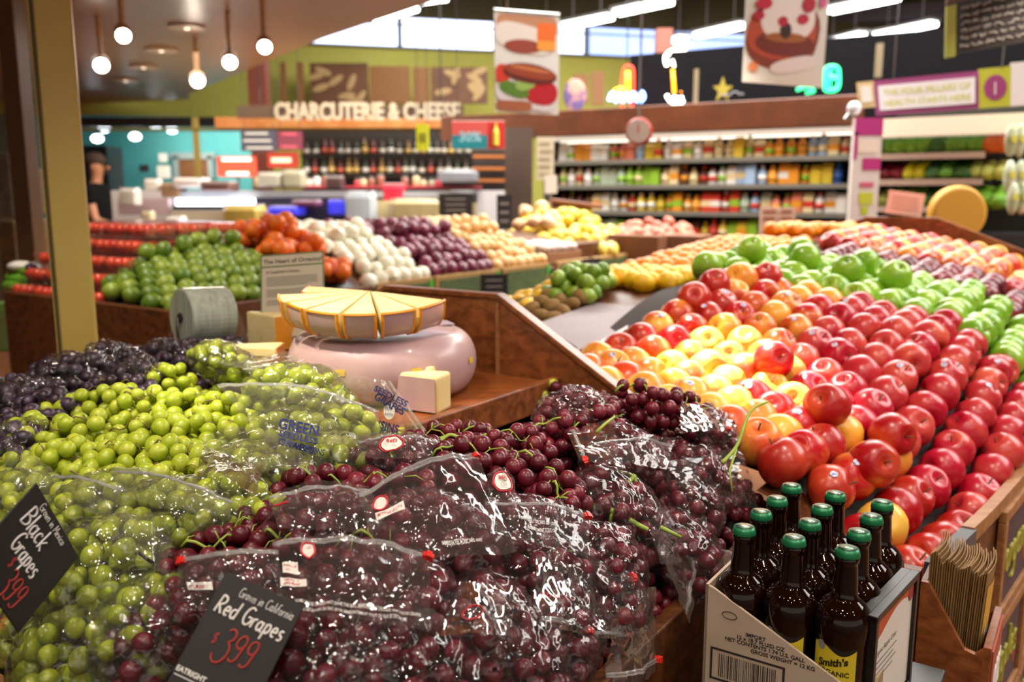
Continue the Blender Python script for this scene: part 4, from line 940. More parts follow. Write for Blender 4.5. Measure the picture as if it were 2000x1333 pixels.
# bare stalks
def stalk(pts, r, label, br=()):
    w_ = [P(*p) for p in pts]; t = thing('grape_stalk', label, 'stalk', w_[0]); b = MB(); s = [Vector(q)-w_[0] for q in smooth_pl([tuple(q) for q in w_], 5)]
    b.tube(s, [r*(1.25-.5*i/len(s)) for i in range(len(s))], 8)
    for B in br:
        w2 = [Vector(q)-w_[0] for q in smooth_pl([tuple(P(*p)) for p in B], 5)]; b.tube(w2, [r*(.8-.4*i/len(w2)) for i in range(len(w2))], 7)
    b.build('stem', ST_G, t, True)
stalk([(985, 1085, 1.13), (1035, 1100, 1.12), (1090, 1105, 1.12), (1115, 1075, 1.12)], .0036, 'bare green grape stalk lying across a bag at the centre', [[(1030, 1100, 1.12), (1025, 1075, 1.125), (1010, 1060, 1.13)], [(1035, 1100, 1.12), (1015, 1125, 1.12)]])
stalk([(975, 1190, 1.05), (982, 1220, 1.05), (965, 1260, 1.05), (962, 1320, 1.045)], .0048, 'thick upright pale green stalk near the bottom of the red grapes', [[(965, 1255, 1.05), (945, 1240, 1.05)], [(960, 1300, 1.045), (935, 1333, 1.045)]])
stalk([(1410, 905, 1.37), (1440, 870, 1.39), (1465, 805, 1.42), (1500, 785, 1.44)], .0026, 'curved thin green stalk reaching out over the apples', [[(1440, 870, 1.39), (1425, 920, 1.37), (1430, 960, 1.36)]])
stalk([(480, 965, 1.24), (486, 1000, 1.235), (497, 1030, 1.23), (470, 1060, 1.22)], .0034, 'upright cut green stalk between green and red grapes')
stalk([(1160, 990, 1.25), (1200, 1000, 1.25), (1245, 1025, 1.24), (1265, 1035, 1.24)], .0040, 'thick green stalk under the film of the right hand bag', [[(1195, 1000, 1.25), (1190, 1030, 1.25)], [(1290, 1030, 1.24), (1330, 1050, 1.24)]])
stalk([(860, 862, 1.30), (880, 850, 1.31), (905, 862, 1.30), (915, 885, 1.29)], .0026, 'bright green forked stalk on top of the crest grapes', [[(880, 850, 1.31), (850, 858, 1.31), (835, 880, 1.30)], [(895, 855, 1.3), (900, 880, 1.29)]])
stalk([(990, 860, 1.33), (1000, 880, 1.32), (1000, 905, 1.31)], .0022, 'small green stalk at the centre of the crest')
stalk([(1165, 845, 1.35), (1180, 830, 1.36), (1200, 815, 1.38)], .0024, 'short green stalk left of the topmost bunch')
stalk([(1240, 930, 1.32), (1225, 945, 1.31), (1215, 960, 1.30)], .003, 'fanned green stalk inside the domed bag', [[(1240, 930, 1.32), (1245, 960, 1.30)], [(1240, 930, 1.32), (1205, 920, 1.33)]])
# ================================================================== cider crate and bottles
BZ = 1.165; A1 = PZ(1455, 1028, BZ); A3 = PZ(1645, 1064, BZ); D1 = PZ(1563, 950, BZ)
bv = (A3-A1)/2; bu = (D1-A1)/3; bvn = Vector((uy, -ux, 0)); bun = Vector((ux, uy, 0)); bs = .0668
BB = BZ-.255
GLASS = mat('bottle_glass', '#160704', .05, spec=.5); CAPM = mat('cap_green', '#1E7A4C', .35, .3); CAPT = mat('cap_top', '#9FB5A4', .3, .6, col2='#5C9077', scale=300, lo=.5, hi=.6)
LABY = mat('label_yellow', '#D9C32E', .45); LABK = mat('label_black', '#17130F', .5); LABX = mat('label_dark_print', '#2B2410', .5)
b = MB(); b.lathe([(.004, .002), (.030, 0), (.0325, .004), (.0328, .12), (.0330, .135), (.0345, .148), (.0350, .158), (.0340, .168), (.0308, .177), (.025, .1845), (.019, .189), (.0163, .193), (.0155, .20), (.0136, .232), (.0136, .236), (.0150, .238), (.0150, .243), (.0136, .245), (.0133, .250)], 36)
BOT = b.mesh('bottle', GLASS, True)
b = MB(); b.lathe([(.0148, .244), (.0152, .2455), (.0148, .250), (.0132, .2545), (.001, .2550)], 42, fn=lambda a, r, z: (r*(1+(.035*math.cos(21*a) if z < .249 else 0)), z)); b.cur = 1; b.lathe([(.0118, .2551), (.001, .2553)], 24)
CAPME = b.mesh('cap', [CAPM, CAPT], True)
def label_mesh(a0, a1, z0, z1, r, wav=.006, n=24):
    b = MB()
    def top(s): return z1 + wav*math.cos(2*PI*(s-.2))*1.0
    b.grid(lambda s, t: (r*math.cos(a0+(a1-a0)*s), r*math.sin(a0+(a1-a0)*s), z0+(top(s)-z0)*t), n, 6); return b
LABMESH = None
k = 0
rowsn = ['nearest', 'second', 'third', 'farthest']; coln = ['left', 'middle', 'right']
BP0 = Vector((A1.x, A1.y, BB))
for i in range(4):
    for j in range(3):
        p = BP0 + bun*bs*1.02*i + bvn*bs*.98*j + Vector((random.uniform(-.001, .001), random.uniform(-.001, .001), 0))
        t = thing('cider_bottle', 'dark glass cider bottle with green cap, %s one of the %s row in the carton' % (coln[j], rowsn[i]), 'bottle', p, 0, 'cider bottles in the carton')
        mobj('glass', BOT, t); mobj('cap', CAPME, t, rot=(0, 0, random.uniform(0, 6)))
        face = math.radians({(0, 0): -55, (0, 1): -125, (0, 2): -128}.get((i, j), -100+random.uniform(-60, 60)))
        R = .0331
        b = label_mesh(face-.95, face+.95, .028, .138, R-.0001, .006); lb = b.build('label', LABK, t)
        b = label_mesh(face-.86, face+.86, .033, .131, R+.0003, .006); b.build('yellow_field', LABY, lb)
        if i == 0:
            fnl = lambda x, y: Vector(((R+.0006)*math.cos(face+x/R), (R+.0006)*math.sin(face+x/R), y))
            for s_, y_, sz, bo in (("Smith's", .110, .013, .0006), ('ORGANIC', .098, .009, .0003), ('CIDER', .078, .0165, .0012), ('HOME GROWN', .066, .0075, .0004)):
                vs, fs = text_verts(s_, sz, 'CENTER', bo); bb_ = MB(); bb_.add([fnl(x, y_+y+(.25*x if s_ == "Smith's" else 0)) for x, y in vs], fs); bb_.build('lettering', LABX, lb)
            b = MB(); b.add([fnl(-.016+.0055*math.cos(q), .133+.0065*math.sin(q)) for q in np.linspace(0, 2*PI, 16)[:-1]], [tuple(range(15))]); b.build('seal', mat('seal_silver', '#9C9C94', .4, .3), lb)
# carton with a slanting cut front
co = BP0 - bun*.037 - bvn*.037; co.z = 0; Lv = bs*2+.078; Lu = bs*3*1.02+.074
carton = thing('bottle_carton', 'pale cardboard carton with slanting cut front holding the cider bottles', 'carton', (co.x, co.y, BB-.004))
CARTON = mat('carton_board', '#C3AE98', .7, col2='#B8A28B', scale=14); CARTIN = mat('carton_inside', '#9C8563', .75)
def cf(s, z, out=0): return co + bvn*s - bun*out + Vector((0, 0, z))-Vector(carton.location)
zb = BB-.004
front = [(0, zb), (Lv, zb), (Lv, .992), (.185, 1.0), (.012, 1.084), (0, 1.088)]
b = MB(); b.prism([cf(s, z) for s, z in front], bun*.004); b.build('front_panel', CARTON, carton)
b = MB(); b.prism([cf(0, zb), cf(0, 1.088), cf(0, 1.088)+bun*Lu, cf(0, zb)+bun*Lu], bvn*.004); b.build('side_panel', CARTON, carton)
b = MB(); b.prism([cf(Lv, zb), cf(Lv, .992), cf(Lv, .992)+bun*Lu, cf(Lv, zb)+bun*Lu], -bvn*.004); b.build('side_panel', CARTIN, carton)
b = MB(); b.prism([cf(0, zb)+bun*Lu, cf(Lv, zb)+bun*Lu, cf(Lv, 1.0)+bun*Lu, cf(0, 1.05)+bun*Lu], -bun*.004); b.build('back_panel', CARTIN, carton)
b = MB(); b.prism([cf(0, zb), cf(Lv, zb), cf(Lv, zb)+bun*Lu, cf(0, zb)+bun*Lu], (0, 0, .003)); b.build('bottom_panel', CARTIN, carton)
PRINT = mat('carton_print', '#2A2220', .7)
fp = carton.children[0]
def pf(px, py):
    r = ray(px, py); n = np.array(-bun); t_ = ((np.array(co)-CAM) @ n)/(r @ n); q = Vector(CAM+t_*r); return (q-co).dot(bvn), q.z
def ctext(s, px, py, size, bold=.0002):
    s0, z0 = pf(px, py); text_on(s, 'lettering', PRINT, fp, lambda x, y: cf(s0+x, z0+y, .0006), size, bold=bold)
ctext('IMPORT', 1456, 1243, .0075); ctext('12 x 18.7 FLUID OZ', 1438, 1247, .0075); ctext('NET CONTENTS 1.74 U.S. GALL', 1416, 1250, .0075); ctext('GROSS WEIGHT = 12 KG', 1466, 1275, .0075)
ctext('100 80', 1412, 1335, .0085, 0)
s0, z0 = pf(1388, 1266); s1, z1 = pf(1563, 1355)
b = MB(); bw, bh = .100, .043; s0 += .0; z1 = z0-bh
for (a, c, w_, h_) in ((0, 0, bw, .003), (0, -bh, bw, .003), (0, -bh, .003, bh), (bw-.003, -bh, .003, bh)):
    b.add([cf(s0+a, z0+c, .0006), cf(s0+a+w_, z0+c, .0006), cf(s0+a+w_, z0+c+h_, .0006), cf(s0+a, z0+c+h_, .0006)], [(0, 1, 2, 3)])
x = .012; rnd = random.Random(3)
while x < bw-.012:
    w_ = rnd.choice([.0006, .0012, .0018, .0009]); b.add([cf(s0+x, z0-.006-.031, .0006), cf(s0+x+w_, z0-.037, .0006), cf(s0+x+w_, z0-.004, .0006), cf(s0+x, z0-.004, .0006)], [(0, 1, 2, 3)]); x += w_+rnd.choice([.0008, .0012, .0018])
b.build('barcode', PRINT, fp)
b = MB(); sA, zA = pf(1425, 1203); b.tube([cf(sA+.010*math.cos(a), zA+.005*math.sin(a), .0004) for a in np.linspace(0, 2*PI, 18)], .0005, 4); b.build('oval_mark', PRINT, fp)
# shelf carrying carton and holder
b = MB(); q = co+bun*(Lu/2-.03)+bvn*(Lv/2+.02); q.z = zb-.0175; b.box(q, (Lu+.10, Lv+.06, .035), MU); b.build('stand', BLACK, bevel=.003, label='black display stand carrying the cider carton', cat='stand')
b = MB(); q2 = q.copy(); q2.z = (zb-.035)/2; b.box(q2, (Lu-.05, Lv-.05, zb-.035), MU); b.build('pedestal', BLACK, label='black pedestal below the cider stand', cat='pedestal')
# framed cider card on the right side of the carton
q0 = PZ(1704, 1206, 1.085); q1 = PZ(1788, 1116, 1.085); X = (q1-q0).normalized(); Lf = (q1-q0).length; Nn = Vector((X.y, -X.x, 0))
t = thing('card_frame', 'black framed white price card for apple cider beside the bottles', 'sign', q0)
H_ = .165; M = Matrix((X, Vector((0, 0, 1)), Nn)).transposed()
def ff_(x, y, o_=0): return X*x+Vector((0, 0, -y))+Nn*o_
b = MB()
for (x, y, w_, h_) in ((Lf/2, .004, Lf, .010), (Lf/2, H_, Lf, .014), (.005, H_/2, .010, H_), (Lf-.005, H_/2, .010, H_)): b.box(ff_(x, y, 0), (w_, h_, .012), M)
b.build('frame', BLACK, t, bevel=.001)
b = MB(); b.box(ff_(Lf/2, H_/2, 0), (Lf-.012, H_-.012, .003), M); cd = b.build('card', PAPER, t)
b = MB(); n = 14; top = [ff_(.010+(Lf-.02)*i/n, .009, .0022) for i in range(n+1)]; bot = [ff_(.010+(Lf-.02)*i/n, .035-.010*math.sin(2.6*i/n)+.006*math.cos(5*i/n), .0022) for i in range(n+1)]
b.add(top+bot, [(i, i+1, n+2+i, n+1+i) for i in range(n)]); b.build('orange_band', mat('card_orange', '#C4552A', .6), cd)
text_on('Organic Apple Cider', 'lettering', PRINT, cd, lambda x, y: ff_(.012+x, .062-y, .0022), .0105)
b = MB()
for i in range(4): b.box(ff_(.012+.045-.006*(i % 2), .072+i*.008, .0022), (.09-.012*(i % 2), .0012, .0004), M)
b.build('small_print', mat('print_grey', '#77716C', .7), cd)
text_on('2.00', 'lettering', PRINT, cd, lambda x, y: ff_(.014+x, .15-y, .0022), .02)
b = MB(); n = 14; b.add([ff_(Lf-.022+.010*math.cos(2*PI*i/n), .022+.012*math.sin(2*PI*i/n), .0026) for i in range(n)], [tuple(range(n))]); b.build('round_logo', mat('logo_red', '#A8363E', .6), cd)
b = MB(); b.box(ff_(Lf/2, .17, -.012), (Lf, .34, .012), M); b.build('backing', BLACK, t)
# ================================================================== paper bag holder
hb = thing('bag_holder', 'wooden holder box with red hundred-percent sign, filled with paper bags', 'holder', W(-.04, .78, .5))
u0, u1, v0, v1, zt = -.125, .045, .752, .850, .900
zb2 = .45
side = [(v0, zb2), (v0, .985), (v0+.012, .985), (v1-.028, .888), (v1-.012, .884), (v1, .898), (v1, zb2)]
for uu, nm in ((u0, 'side_board'), (u1-.010, 'side_board')):
    b = MB(); b.prism([W(uu, v, z) for v, z in side], W(.010, 0)-W(0, 0)); child_at(b, nm, WOOD, hb, bevel=.001)
b = MB(); uvbox(b, u0, u1, v1-.002, v1+.010, zb2, .900); fb = child_at(b, 'front_board', WOOD, hb, bevel=.001)
b = MB(); uvbox(b, u0+.01, u1-.01, v0, v0+.008, zb2, .985); child_at(b, 'back_board', WOODD, hb)
b = MB(); uvbox(b, u0+.01, u1-.01, v0, v1, zb2, zb2+.01); child_at(b, 'bottom_board', WOODD, hb)
b = MB(); uvbox(b, u0+.012, u1-.006, v1+.010, v1+.0125, zb2+.01, .890); sg = child_at(b, 'sign_plate', mat('brick_red_sign', '#A8452F', .5), hb)
def hsf(x, y, z=0): return W(u0+.02+x, v1+.0128+z, .79+y)
b = MB(); hand_text(b, '100%', lambda x, y, z: hsf(x, y, z), .0, .0, .055, .0018, xs=.9, slant=.3); child_at(b, 'lettering', WPAINT, hb)
for yy, s_ in ((.075, 'recycled paper'), (-.030, 'renewable')):
    vs, fs = text_verts(s_, .013); b = MB(); b.add([hsf(x+.005, y+yy) for x, y in vs], fs); child_at(b, 'lettering', LIME, hb)
KRAFT = mat('kraft_paper', '#94703E', .8, col2='#7E5C30', scale=12); YPRT = mat('yellow_print', '#D6A53A', .7)
for i in range(24):
    v = v0+.013+i*.0030; dz = random.uniform(-.006, .004)+.010*math.sin(i*.9)*.5-.0010*i; du = random.uniform(-.003, .003)+.0012*i
    t = thing('paper_bag', 'yellow-printed brown paper bag, outermost of the folded stack in the holder' if i == 23 else 'folded brown paper bag in the stack standing in the wooden holder', 'paper bag', W(-.045+du, v, .72), 0, None if i == 23 else 'folded paper bags in the holder')
    b = MB(); M2 = MU; bow = .006
    def fnb(s, q, o_=0, v=v): return (W(-.105+du+.115*s, v+o_+.004*math.sin(PI*s)*(.4+q)+.012*q*q*(i/24)-.004, .47+(.555+dz)*q) - W(-.045+du, v, .72))
    b.grid(lambda s, q: fnb(s, q), 6, 8); b.build('sheet', KRAFT, t, solid=.0016)
    if i == 23:
        b = MB(); b.grid(lambda s, q: fnb(.06+.88*s, .45+.5*q, .0018), 6, 6); yp = b.build('yellow_print', YPRT, t)
        vs, fs = text_verts('fresh', .045, bold=.001); b = MB(); b.add([fnb(.15+.7*x/.12, .76+y/.55, .003) for x, y in vs], fs); b.build('lettering', PAPER, yp)
# ================================================================== price signs in the grapes
def plate_sign(name, label, TL, TR, BL, m=CHALK, thick=.0022):
    TL, TR, BL = Vector(TL), Vector(TR), Vector(BL); X = (TR-TL); w_ = X.length; X.normalize(); Y = (BL-TL); Y = (Y-X*Y.dot(X)); h_ = Y.length; Y.normalize(); Nn = X.cross(Y); Nn = -Nn if Nn.dot(Vector(CAM)-TL) < 0 else Nn
    t = thing(name, label, 'sign', TL)
    b = MB(); b.prism([Vector((0, 0, 0)), X*w_, X*w_+Y*h_, Y*h_], -Nn*thick); pl = b.build('plate', m, t, bevel=.0006)
    return t, pl, (lambda x, y, z=0: X*x+Y*y+Nn*(z+.0002)), w_, h_
t, pl, f, w_, h_ = plate_sign('price_sign', 'black chalk sign reading Red Grapes 3.99, standing in the red grape bags', P(442, 1117, .88), P(594, 1185, .865), P(330, 1345, .835))
S = w_/.1
def htx(s, x, y, h, w2, m, xs=1, slant=.12, parent=pl, f=f):
    b = MB(); hand_text(b, s, lambda a, c, z: f(a, y-c, z), x, 0, h, w2, xs, slant); return b.build('lettering', m, parent)
htx('Grown in California', .026*S, .019*S, .0105*S, .00042, WPAINT, .72)
htx('Red Grapes', .008*S, .043*S, .0195*S, .00115, WPAINT, .82)
htx('$', .022*S, .074*S, .014*S, .0006, RPAINT); htx('399', .031*S, .083*S, .031*S, .0011, RPAINT, .78)
vs, fs = text_verts('EATRIGHT', .0078*S, bold=.0002); b = MB(); b.add([f(.002*S+x, .112*S-y, .0004) for x, y in vs], fs); b.build('lettering', WPAINT, pl)
b = MB(); b.box(f(.018*S, .116*S, .0003), (.03*S, .0008, .0008), basis(f(1, 0)-f(0, 0), f(0, 1)-f(0, 0))); b.build('underline', WPAINT, pl)
b = MB(); b.tube([f(w_/2, h_*.8, -.004), f(w_/2, h_*1.3, -.02)], .002, 6); b.build('stake', STEEL, t)
t, pl, f2_, w_, h_ = plate_sign('price_sign', 'black chalk sign reading Black Grapes 3.99, tilted on its corner at the left edge', P(72, 944, .93), P(154, 1088, 1.0), P(-44, 1119, .863))
S = w_/.095
htx('Grown in Mexico', .020*S, .010*S, .0075*S, .0004, WPAINT, .9, parent=pl, f=f2_)
htx('Black', .012*S, .030*S, .018*S, .0011, WPAINT, .95, parent=pl, f=f2_); htx('Grapes', .022*S, .049*S, .017*S, .0011, WPAINT, .8, parent=pl, f=f2_)
htx('$', .034*S, .060*S, .011*S, .0006, RPAINT, parent=pl, f=f2_); htx('399', .040*S, .077*S, .023*S, .0010, RPAINT, .75, parent=pl, f=f2_); htx('/lb', .066*S, .094*S, .010*S, .0005, RPAINT, parent=pl, f=f2_)
b = MB(); b.box(f2_(.085*S, .125*S, .004), (.02, .03, .006), basis(f2_(1, 0)-f2_(0, 0), f2_(0, 1)-f2_(0, 0))); b.build('clip', film('clear_clip', haze=.3, bump=0, gloss=1.2), t)
b = MB(); b.tube([f2_(w_*.7, h_*.9, -.004), f2_(w_, h_*1.4, -.02)], .002, 6); b.build('stake', STEEL, t)
# ================================================================== post, roll, heart sign
c = PZ(146, 690, 1.19); OL = mat('post_paint', '#DCC068', .45, col2='#D2B45C', scale=3)
t = thing('support_post', 'mustard painted steel post rising to the ceiling at the left', 'post', (c.x, c.y+.03, 0))
Mp = Matrix.Rotation(math.radians(24), 3, 'Z')
b = MB(); b.box((0, 0, 1.42), (.088, .088, 2.84), Mp); b.build('column', OL, t, bevel=.006)
b = MB(); b.box(Mp @ Vector((-.048, -.016, 1.42)), (.008, .05, 2.8), Mp); b.build('flange', OL, t, bevel=.002)
b = MB(); b.box(Mp @ Vector((-.0445, -.046, 1.42)), (.008, .003, 2.8), Mp); b.build('seam', mat('seam_dark', '#5A4A22', .6), t)
c = P(398, 618, 2.12)
t = thing('bag_roll', 'roll of clear produce bags on a steel holder above the black grapes', 'bag roll', c)
ax = Vector((1, .95, -.05)).normalized(); Mr = basis(ax, (0, 0, 1)); Mr = Matrix((Mr.col[1], Mr.col[2], Mr.col[0])).transposed()
b = MB(); b.lathe([(.018, -.056), (.066, -.056), (.070, -.052), (.070, .052), (.066, .056), (.018, .056)], 40, M=Mr); b.build('roll', mat('roll_film', '#C2CABC', .22, .1, col2='#A4AE9E', scale=90, stretch=(1, 1, .05), coat=.5), t, smooth=False, bevel=.001)
b = MB(); b.tube([-ax*.06, -ax*.058+Vector((0, 0, 0)), ax*.062], .012, 12); b.build('core', DGREY, t)
b = MB(); b.tube([-ax*.064, -ax*.066+Vector((0, 0, -.02)), -ax*.062+Vector((.0, 0, -.12)), Vector((0, .03, -.15)), ax*.064+Vector((0, 0, -.12)), ax*.064], .004, 8); b.build('holder', STEEL, t)
b = MB(); b.box((-.03, .03, -.16), (.11, .10, .04)); b.build('base', WHITEP, t, bevel=.004)
sf = sheetfn(ax*-.03+Vector((.05, -.04, .03)), ax*.05+Vector((.03, -.02, .05)), ax*.07+Vector((.04, .02, -.09)), ax*-.02+Vector((.02, -.04, -.10)), .01, .008, 4)
b = MB(); b.grid(lambda x, y: sf(x, y), 14, 14); b.build('loose_bag', SHEET_G, t, True)
tl, tr, bl = P(509, 499, 2.15), P(632, 490, 2.15), P(545, 660, 2.10)
t, pl, f, w_, h_ = plate_sign('info_sign', 'beige framed sign headed The Heart of Organics, behind the fanned cheese', tl, tr, bl, mat('sign_beige', '#B9AC96', .6), .003)
Mx = basis(f(1, 0)-f(0, 0), f(0, 1)-f(0, 0)); OLV = mat('olive_border', '#5E6A38', .6)
b = MB()
for (x, y, a, c_) in ((w_/2, .002, w_, .003), (w_/2, .032, w_, .003), (.0015, h_/2, .003, h_), (w_-.0015, h_/2, .003, h_)): b.box(f(x, y, .0004), (a, c_, .001), Mx)
b.build('border', OLV, pl)
PG = mat('print_dark_grey', '#4C4842', .7)
text_on('The Heart of Organics!', 'lettering', PG, pl, lambda x, y: f(.007+x, .024-y, .0006), .0155, bold=.0003, xs=.98)
text_on("A Customer's Choice...", 'lettering', PG, pl, lambda x, y: f(.014+x, .049-y, .0006), .009, bold=.0002)
b = MB(); PLG = mat('print_light_grey', '#8B8478', .7)
for i, y in enumerate([.060, .065, .070, .075, .080, .092, .097, .102, .107, .119, .124, .129]): b.box(f(.014+w_*.40-(.012 if i in (4, 8, 11) else 0), y, .0005), (w_*.8-(.024 if i in (4, 8, 11) else 0), .002, .0006), Mx)
b.build('small_print', PLG, pl)
b = MB(); b.box(f(w_/2, h_*.9, -.012), (.02, h_*.8, .01), Mx); b.build('easel', STEEL, t)
# ================================================================== second island (limes, tomatoes, onions ...)
C2 = (-1.19, 3.04); ED = 1.2
def f2d(x): return interp(x, [-1, 0, .06, .2, .38, .6], [0, .0, .06, .135, .185, .21])
def H2(u, v): return ED-.01 + f2d(u+.03)*f2d(-v+.02)/.21*interp(v, [-1.3, -.9, -.5, 0], [.2, .8, 1, 1])
def H3(u, v): return ED-.01 + f2d(-v+.02)*1.0
def obox(name, u0, u1, v0, v1, z0, z1, m, label, cat, bevel=.004, parts=None):
    t = thing(name, label, cat, W((u0+u1)/2, (v0+v1)/2, z0, C2))
    b = MB(); uvbox(b, u0, u1, v0, v1, z0, z1, C2); child_at(b, 'board' if parts is None else parts, m, t, bevel=bevel); return t
t = thing('display_bin', 'dark brown wooden bin under the limes and packed tomatoes, left of the cheese', 'display bin', W(.4, -.5, 0, C2))
b = MB(); uvbox(b, -.0, 1.0, .0, .03, .75, ED+.005, C2); child_at(b, 'front_board', WOODD, t, bevel=.004)
b = MB(); uvbox(b, -.03, 0, -1.08, .03, .75, ED+.005, C2); child_at(b, 'end_board', WOODD, t, bevel=.004)
b = MB(); uvbox(b, -.02, 1.0, -1.06, .02, .35, .75, C2); child_at(b, 'plinth', WOODD, t)
b = MB(); uvbox(b, 0, .99, -1.05, 0, 1.06, 1.1, C2); child_at(b, 'bin_floor', BLACK, t)
b = MB(); b.box((0, 0, 0), (.012, .02, .05)); b.cur = 0; child_at(b, 'hinge', STEEL, t).location = W(.0, .04, 1.1, C2)
b = MB()
M_LIM2 = fruit_mesh('lime', mat('lime_skin_dark', '#56761C', .38, col2='#8FA43A', scale=20, rnd=.8), ell(.034, .037, 9, .06))
pts = rowpts(.03, .60, -.46, -.02, .070, .062, .005)
scatter(M_LIM2, 'lime', 'lime', pts, H2, lambda u, v, j: 'dark green lime in the %s row up from the wooden board' % ORD[j], lambda u, v, j: 'limes, %s row from the board' % ORD[j], o=C2)
scatter(M_LIM2, 'lime', 'lime', [(.36, -.40, 0), (.44, -.42, 0), (.52, -.42, 0), (.28, -.42, 0), (.22, -.44, 0), (.57, -.36, 0)], lambda u, v: H2(u, v)+.045, 'dark green lime on the top ridge of the lime heap', 'limes on the ridge', o=C2)
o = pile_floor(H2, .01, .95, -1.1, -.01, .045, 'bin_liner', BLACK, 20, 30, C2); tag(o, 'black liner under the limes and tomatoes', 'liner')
# tomato clamshells
TOM = mat('tomato_red', '#E8301A', .3, col2='#F05A26', scale=20, coat=.4); CLAM = film('clamshell', haze=.09, bump=.25, bs=20, gloss=1.1, hazecol=(1, .93, .9, 1))
b = MB(); 
TM = fruit_mesh('tomato', TOM, ell(.026, .024))
n_ = 0
for lay in range(5):
    for i in range(2 if lay < 4 else 3):
        for j in range(4):
            v = -.50-.165*j-.0*lay; u = .05+.06*lay+.15*i
            if lay > 2 and j == 0: v -= .02
            z = ED-.02+lay*.062
            t = thing('tomato_pack', 'clear pack of red tomatoes, %s layer of the stack left of the limes' % ['bottom', 'second', 'middle', 'fourth', 'top'][lay], 'tomato pack', W(u, v, z, C2), UA, 'tomato packs, %s layer' % ['bottom', 'second', 'middle', 'fourth', 'top'][lay])
            for a in (-1, 0, 1):
                for c_ in (-1, 1): mobj('tomato', TM, t, (c_*.033, a*.048, .03), (random.uniform(0, 3), 0, 0))
            b = MB(); b.box((0, 0, .029), (.138, .152, .057)); b.build('shell', CLAM, t, bevel=.008)
# cucumbers and small greens at the far left on the same bin
CUC = mat('cucumber_skin', '#4E9A1C', .35, col2='#79B33A', scale=20)
b = MB(); b.lathe(ell(.030, .085, 9), 14, M=Matrix.Rotation(PI/2, 3, 'X')); CM = b.mesh('cucumber', CUC, True)
for i, (px, py) in enumerate([(25, 560), (45, 562), (62, 560), (35, 545), (52, 540), (45, 530)]):
    q = P(px, py, 3.75); o = mobj('cucumber', CM, None, q, (0, 0, UA+random.uniform(-.2, .2))); tag(o, 'light green cucumber in the small pile left of the yellow post', 'cucumber', 'cucumbers left of the post')
for i, (px, py) in enumerate([(68, 528), (80, 540), (78, 555)]):
    q = P(px, py, 3.75); o = mobj('eggplant', fruit_mesh('eggplant', mat('eggplant_skin', '#3A2A3E', .25, coat=.4), ell(.03, .06)), None, q, (1.2, 0, i)); tag(o, 'dark purple eggplant just left of the yellow post', 'eggplant', 'eggplants by the post')
q = P(40, 520, 3.75); b = MB(); b.sphere((0, 0, 0), .045, 12, None, (1.2, 1, .5)); o = b.build('garlic_bag', WHITEP, None, True, loc=q, label='small white sack on top of the cucumbers', cat='sack')
# net bags of oranges
NET = film('red_net', haze=.75, bump=.3, bs=60, gloss=.3, hazecol=(.95, .16, .05, 1), rough=.4)
MO2 = fruit_mesh('orange', mat('net_orange_skin', '#EE6A14', .4, col2='#F27F22', scale=30), ell(.037, .036))
for i, (u, v, dz) in enumerate([(.70, -.10, .03), (.86, -.10, .03), (.72, -.28, .06), (.90, -.28, .07), (.74, -.46, .09), (.92, -.46, .10), (.80, -.36, .17)]):
    p = W(u, v, H3(u, v)+dz*.6-.02, C2); rnd = random.Random(i); pp = []
    while len(pp) < 11:
        q = Vector((rnd.uniform(-.10, .10), rnd.uniform(-.075, .075), rnd.uniform(-.05, .05)))
        if (q.x/.1)**2+(q.y/.075)**2+(q.z/.05)**2 < 1 and all((q-r_).length > .055 for r_ in pp): pp.append(q)
        elif rnd.random() < .002: break
    lb = ['front left', 'front right', 'middle left', 'middle right', 'back left', 'back right', 'topmost'][i]
    t = thing('net_bag', 'red net bag of oranges, %s of the heap right of the limes' % lb, 'net bag', p, UA+.3*i)
    b = MB(); b.add([Vector(x) for x in hull_film([q*.8 for q in pp], .02, .006, i)], IFACE); b.build('net', NET, t, True)
    for q in pp: o = mobj('orange', MO2, t, q*.95)
# onions
ON = lambda r: [(.001, -r*.92), (r*.35, -r*.88), (r*.8, -r*.55), (r, 0), (r*.85, r*.5), (r*.45, r*.85), (r*.16, r*1.0), (r*.09, r*1.25), (.001, r*1.28)]
O_W = fruit_mesh('white_onion', mat('white_onion_skin', '#EDE6CC', .35, col2='#F4F0DE', scale=30, coat=.2), ON(.041)); O_R = fruit_mesh('red_onion', mat('red_onion_skin', '#5E1A33', .35, col2='#7E2A48', scale=26, stretch=(1, 1, .3), rnd=.6, coat=.2), ON(.041)); O_Y = fruit_mesh('yellow_onion', mat('yellow_onion_skin', '#D9A765', .4, col2='#E6C08A', scale=26, stretch=(1, 1, .3), rnd=.6), ON(.039))
for (me, nm, cat, u0, u1) in ((O_W, 'white_onion', 'white onion', 1.02, 1.42), (O_R, 'red_onion', 'red onion', 1.46, 1.96), (O_Y, 'yellow_onion', 'yellow onion', 2.0, 2.46)):
    scatter(me, nm, cat, rowpts(u0, u1, -.72, -.02, .075, .068, .008), lambda u, v: H3(u, v)+.03*sm(v, -.2, -.5), lambda u, v, j, c_=cat: '%s in the %s row up from the crate rim' % (c_, ORD[j]), lambda u, v, j, c_=cat: '%s heap, %s row' % (c_, ORD[j]), o=C2, jz=.01)
    top = [(u0+.08+.09*i, -.42, 0) for i in range(int((u1-u0)/.09)-0)]+[(u0+.1+.09*i, -.3, 0) for i in range(int((u1-u0)/.1))]
    scatter(me, nm, cat, top, lambda u, v: H3(u, v)+.06, '%s lying on top of its heap' % cat, '%s on top of the heap' % cat, o=C2, jz=.01)
o = pile_floor(H3, 1.0, 3.6, -.8, -.01, .05, 'bin_liner', WOODD, 20, 16, C2); tag(o, 'dark liner under the onions', 'liner')
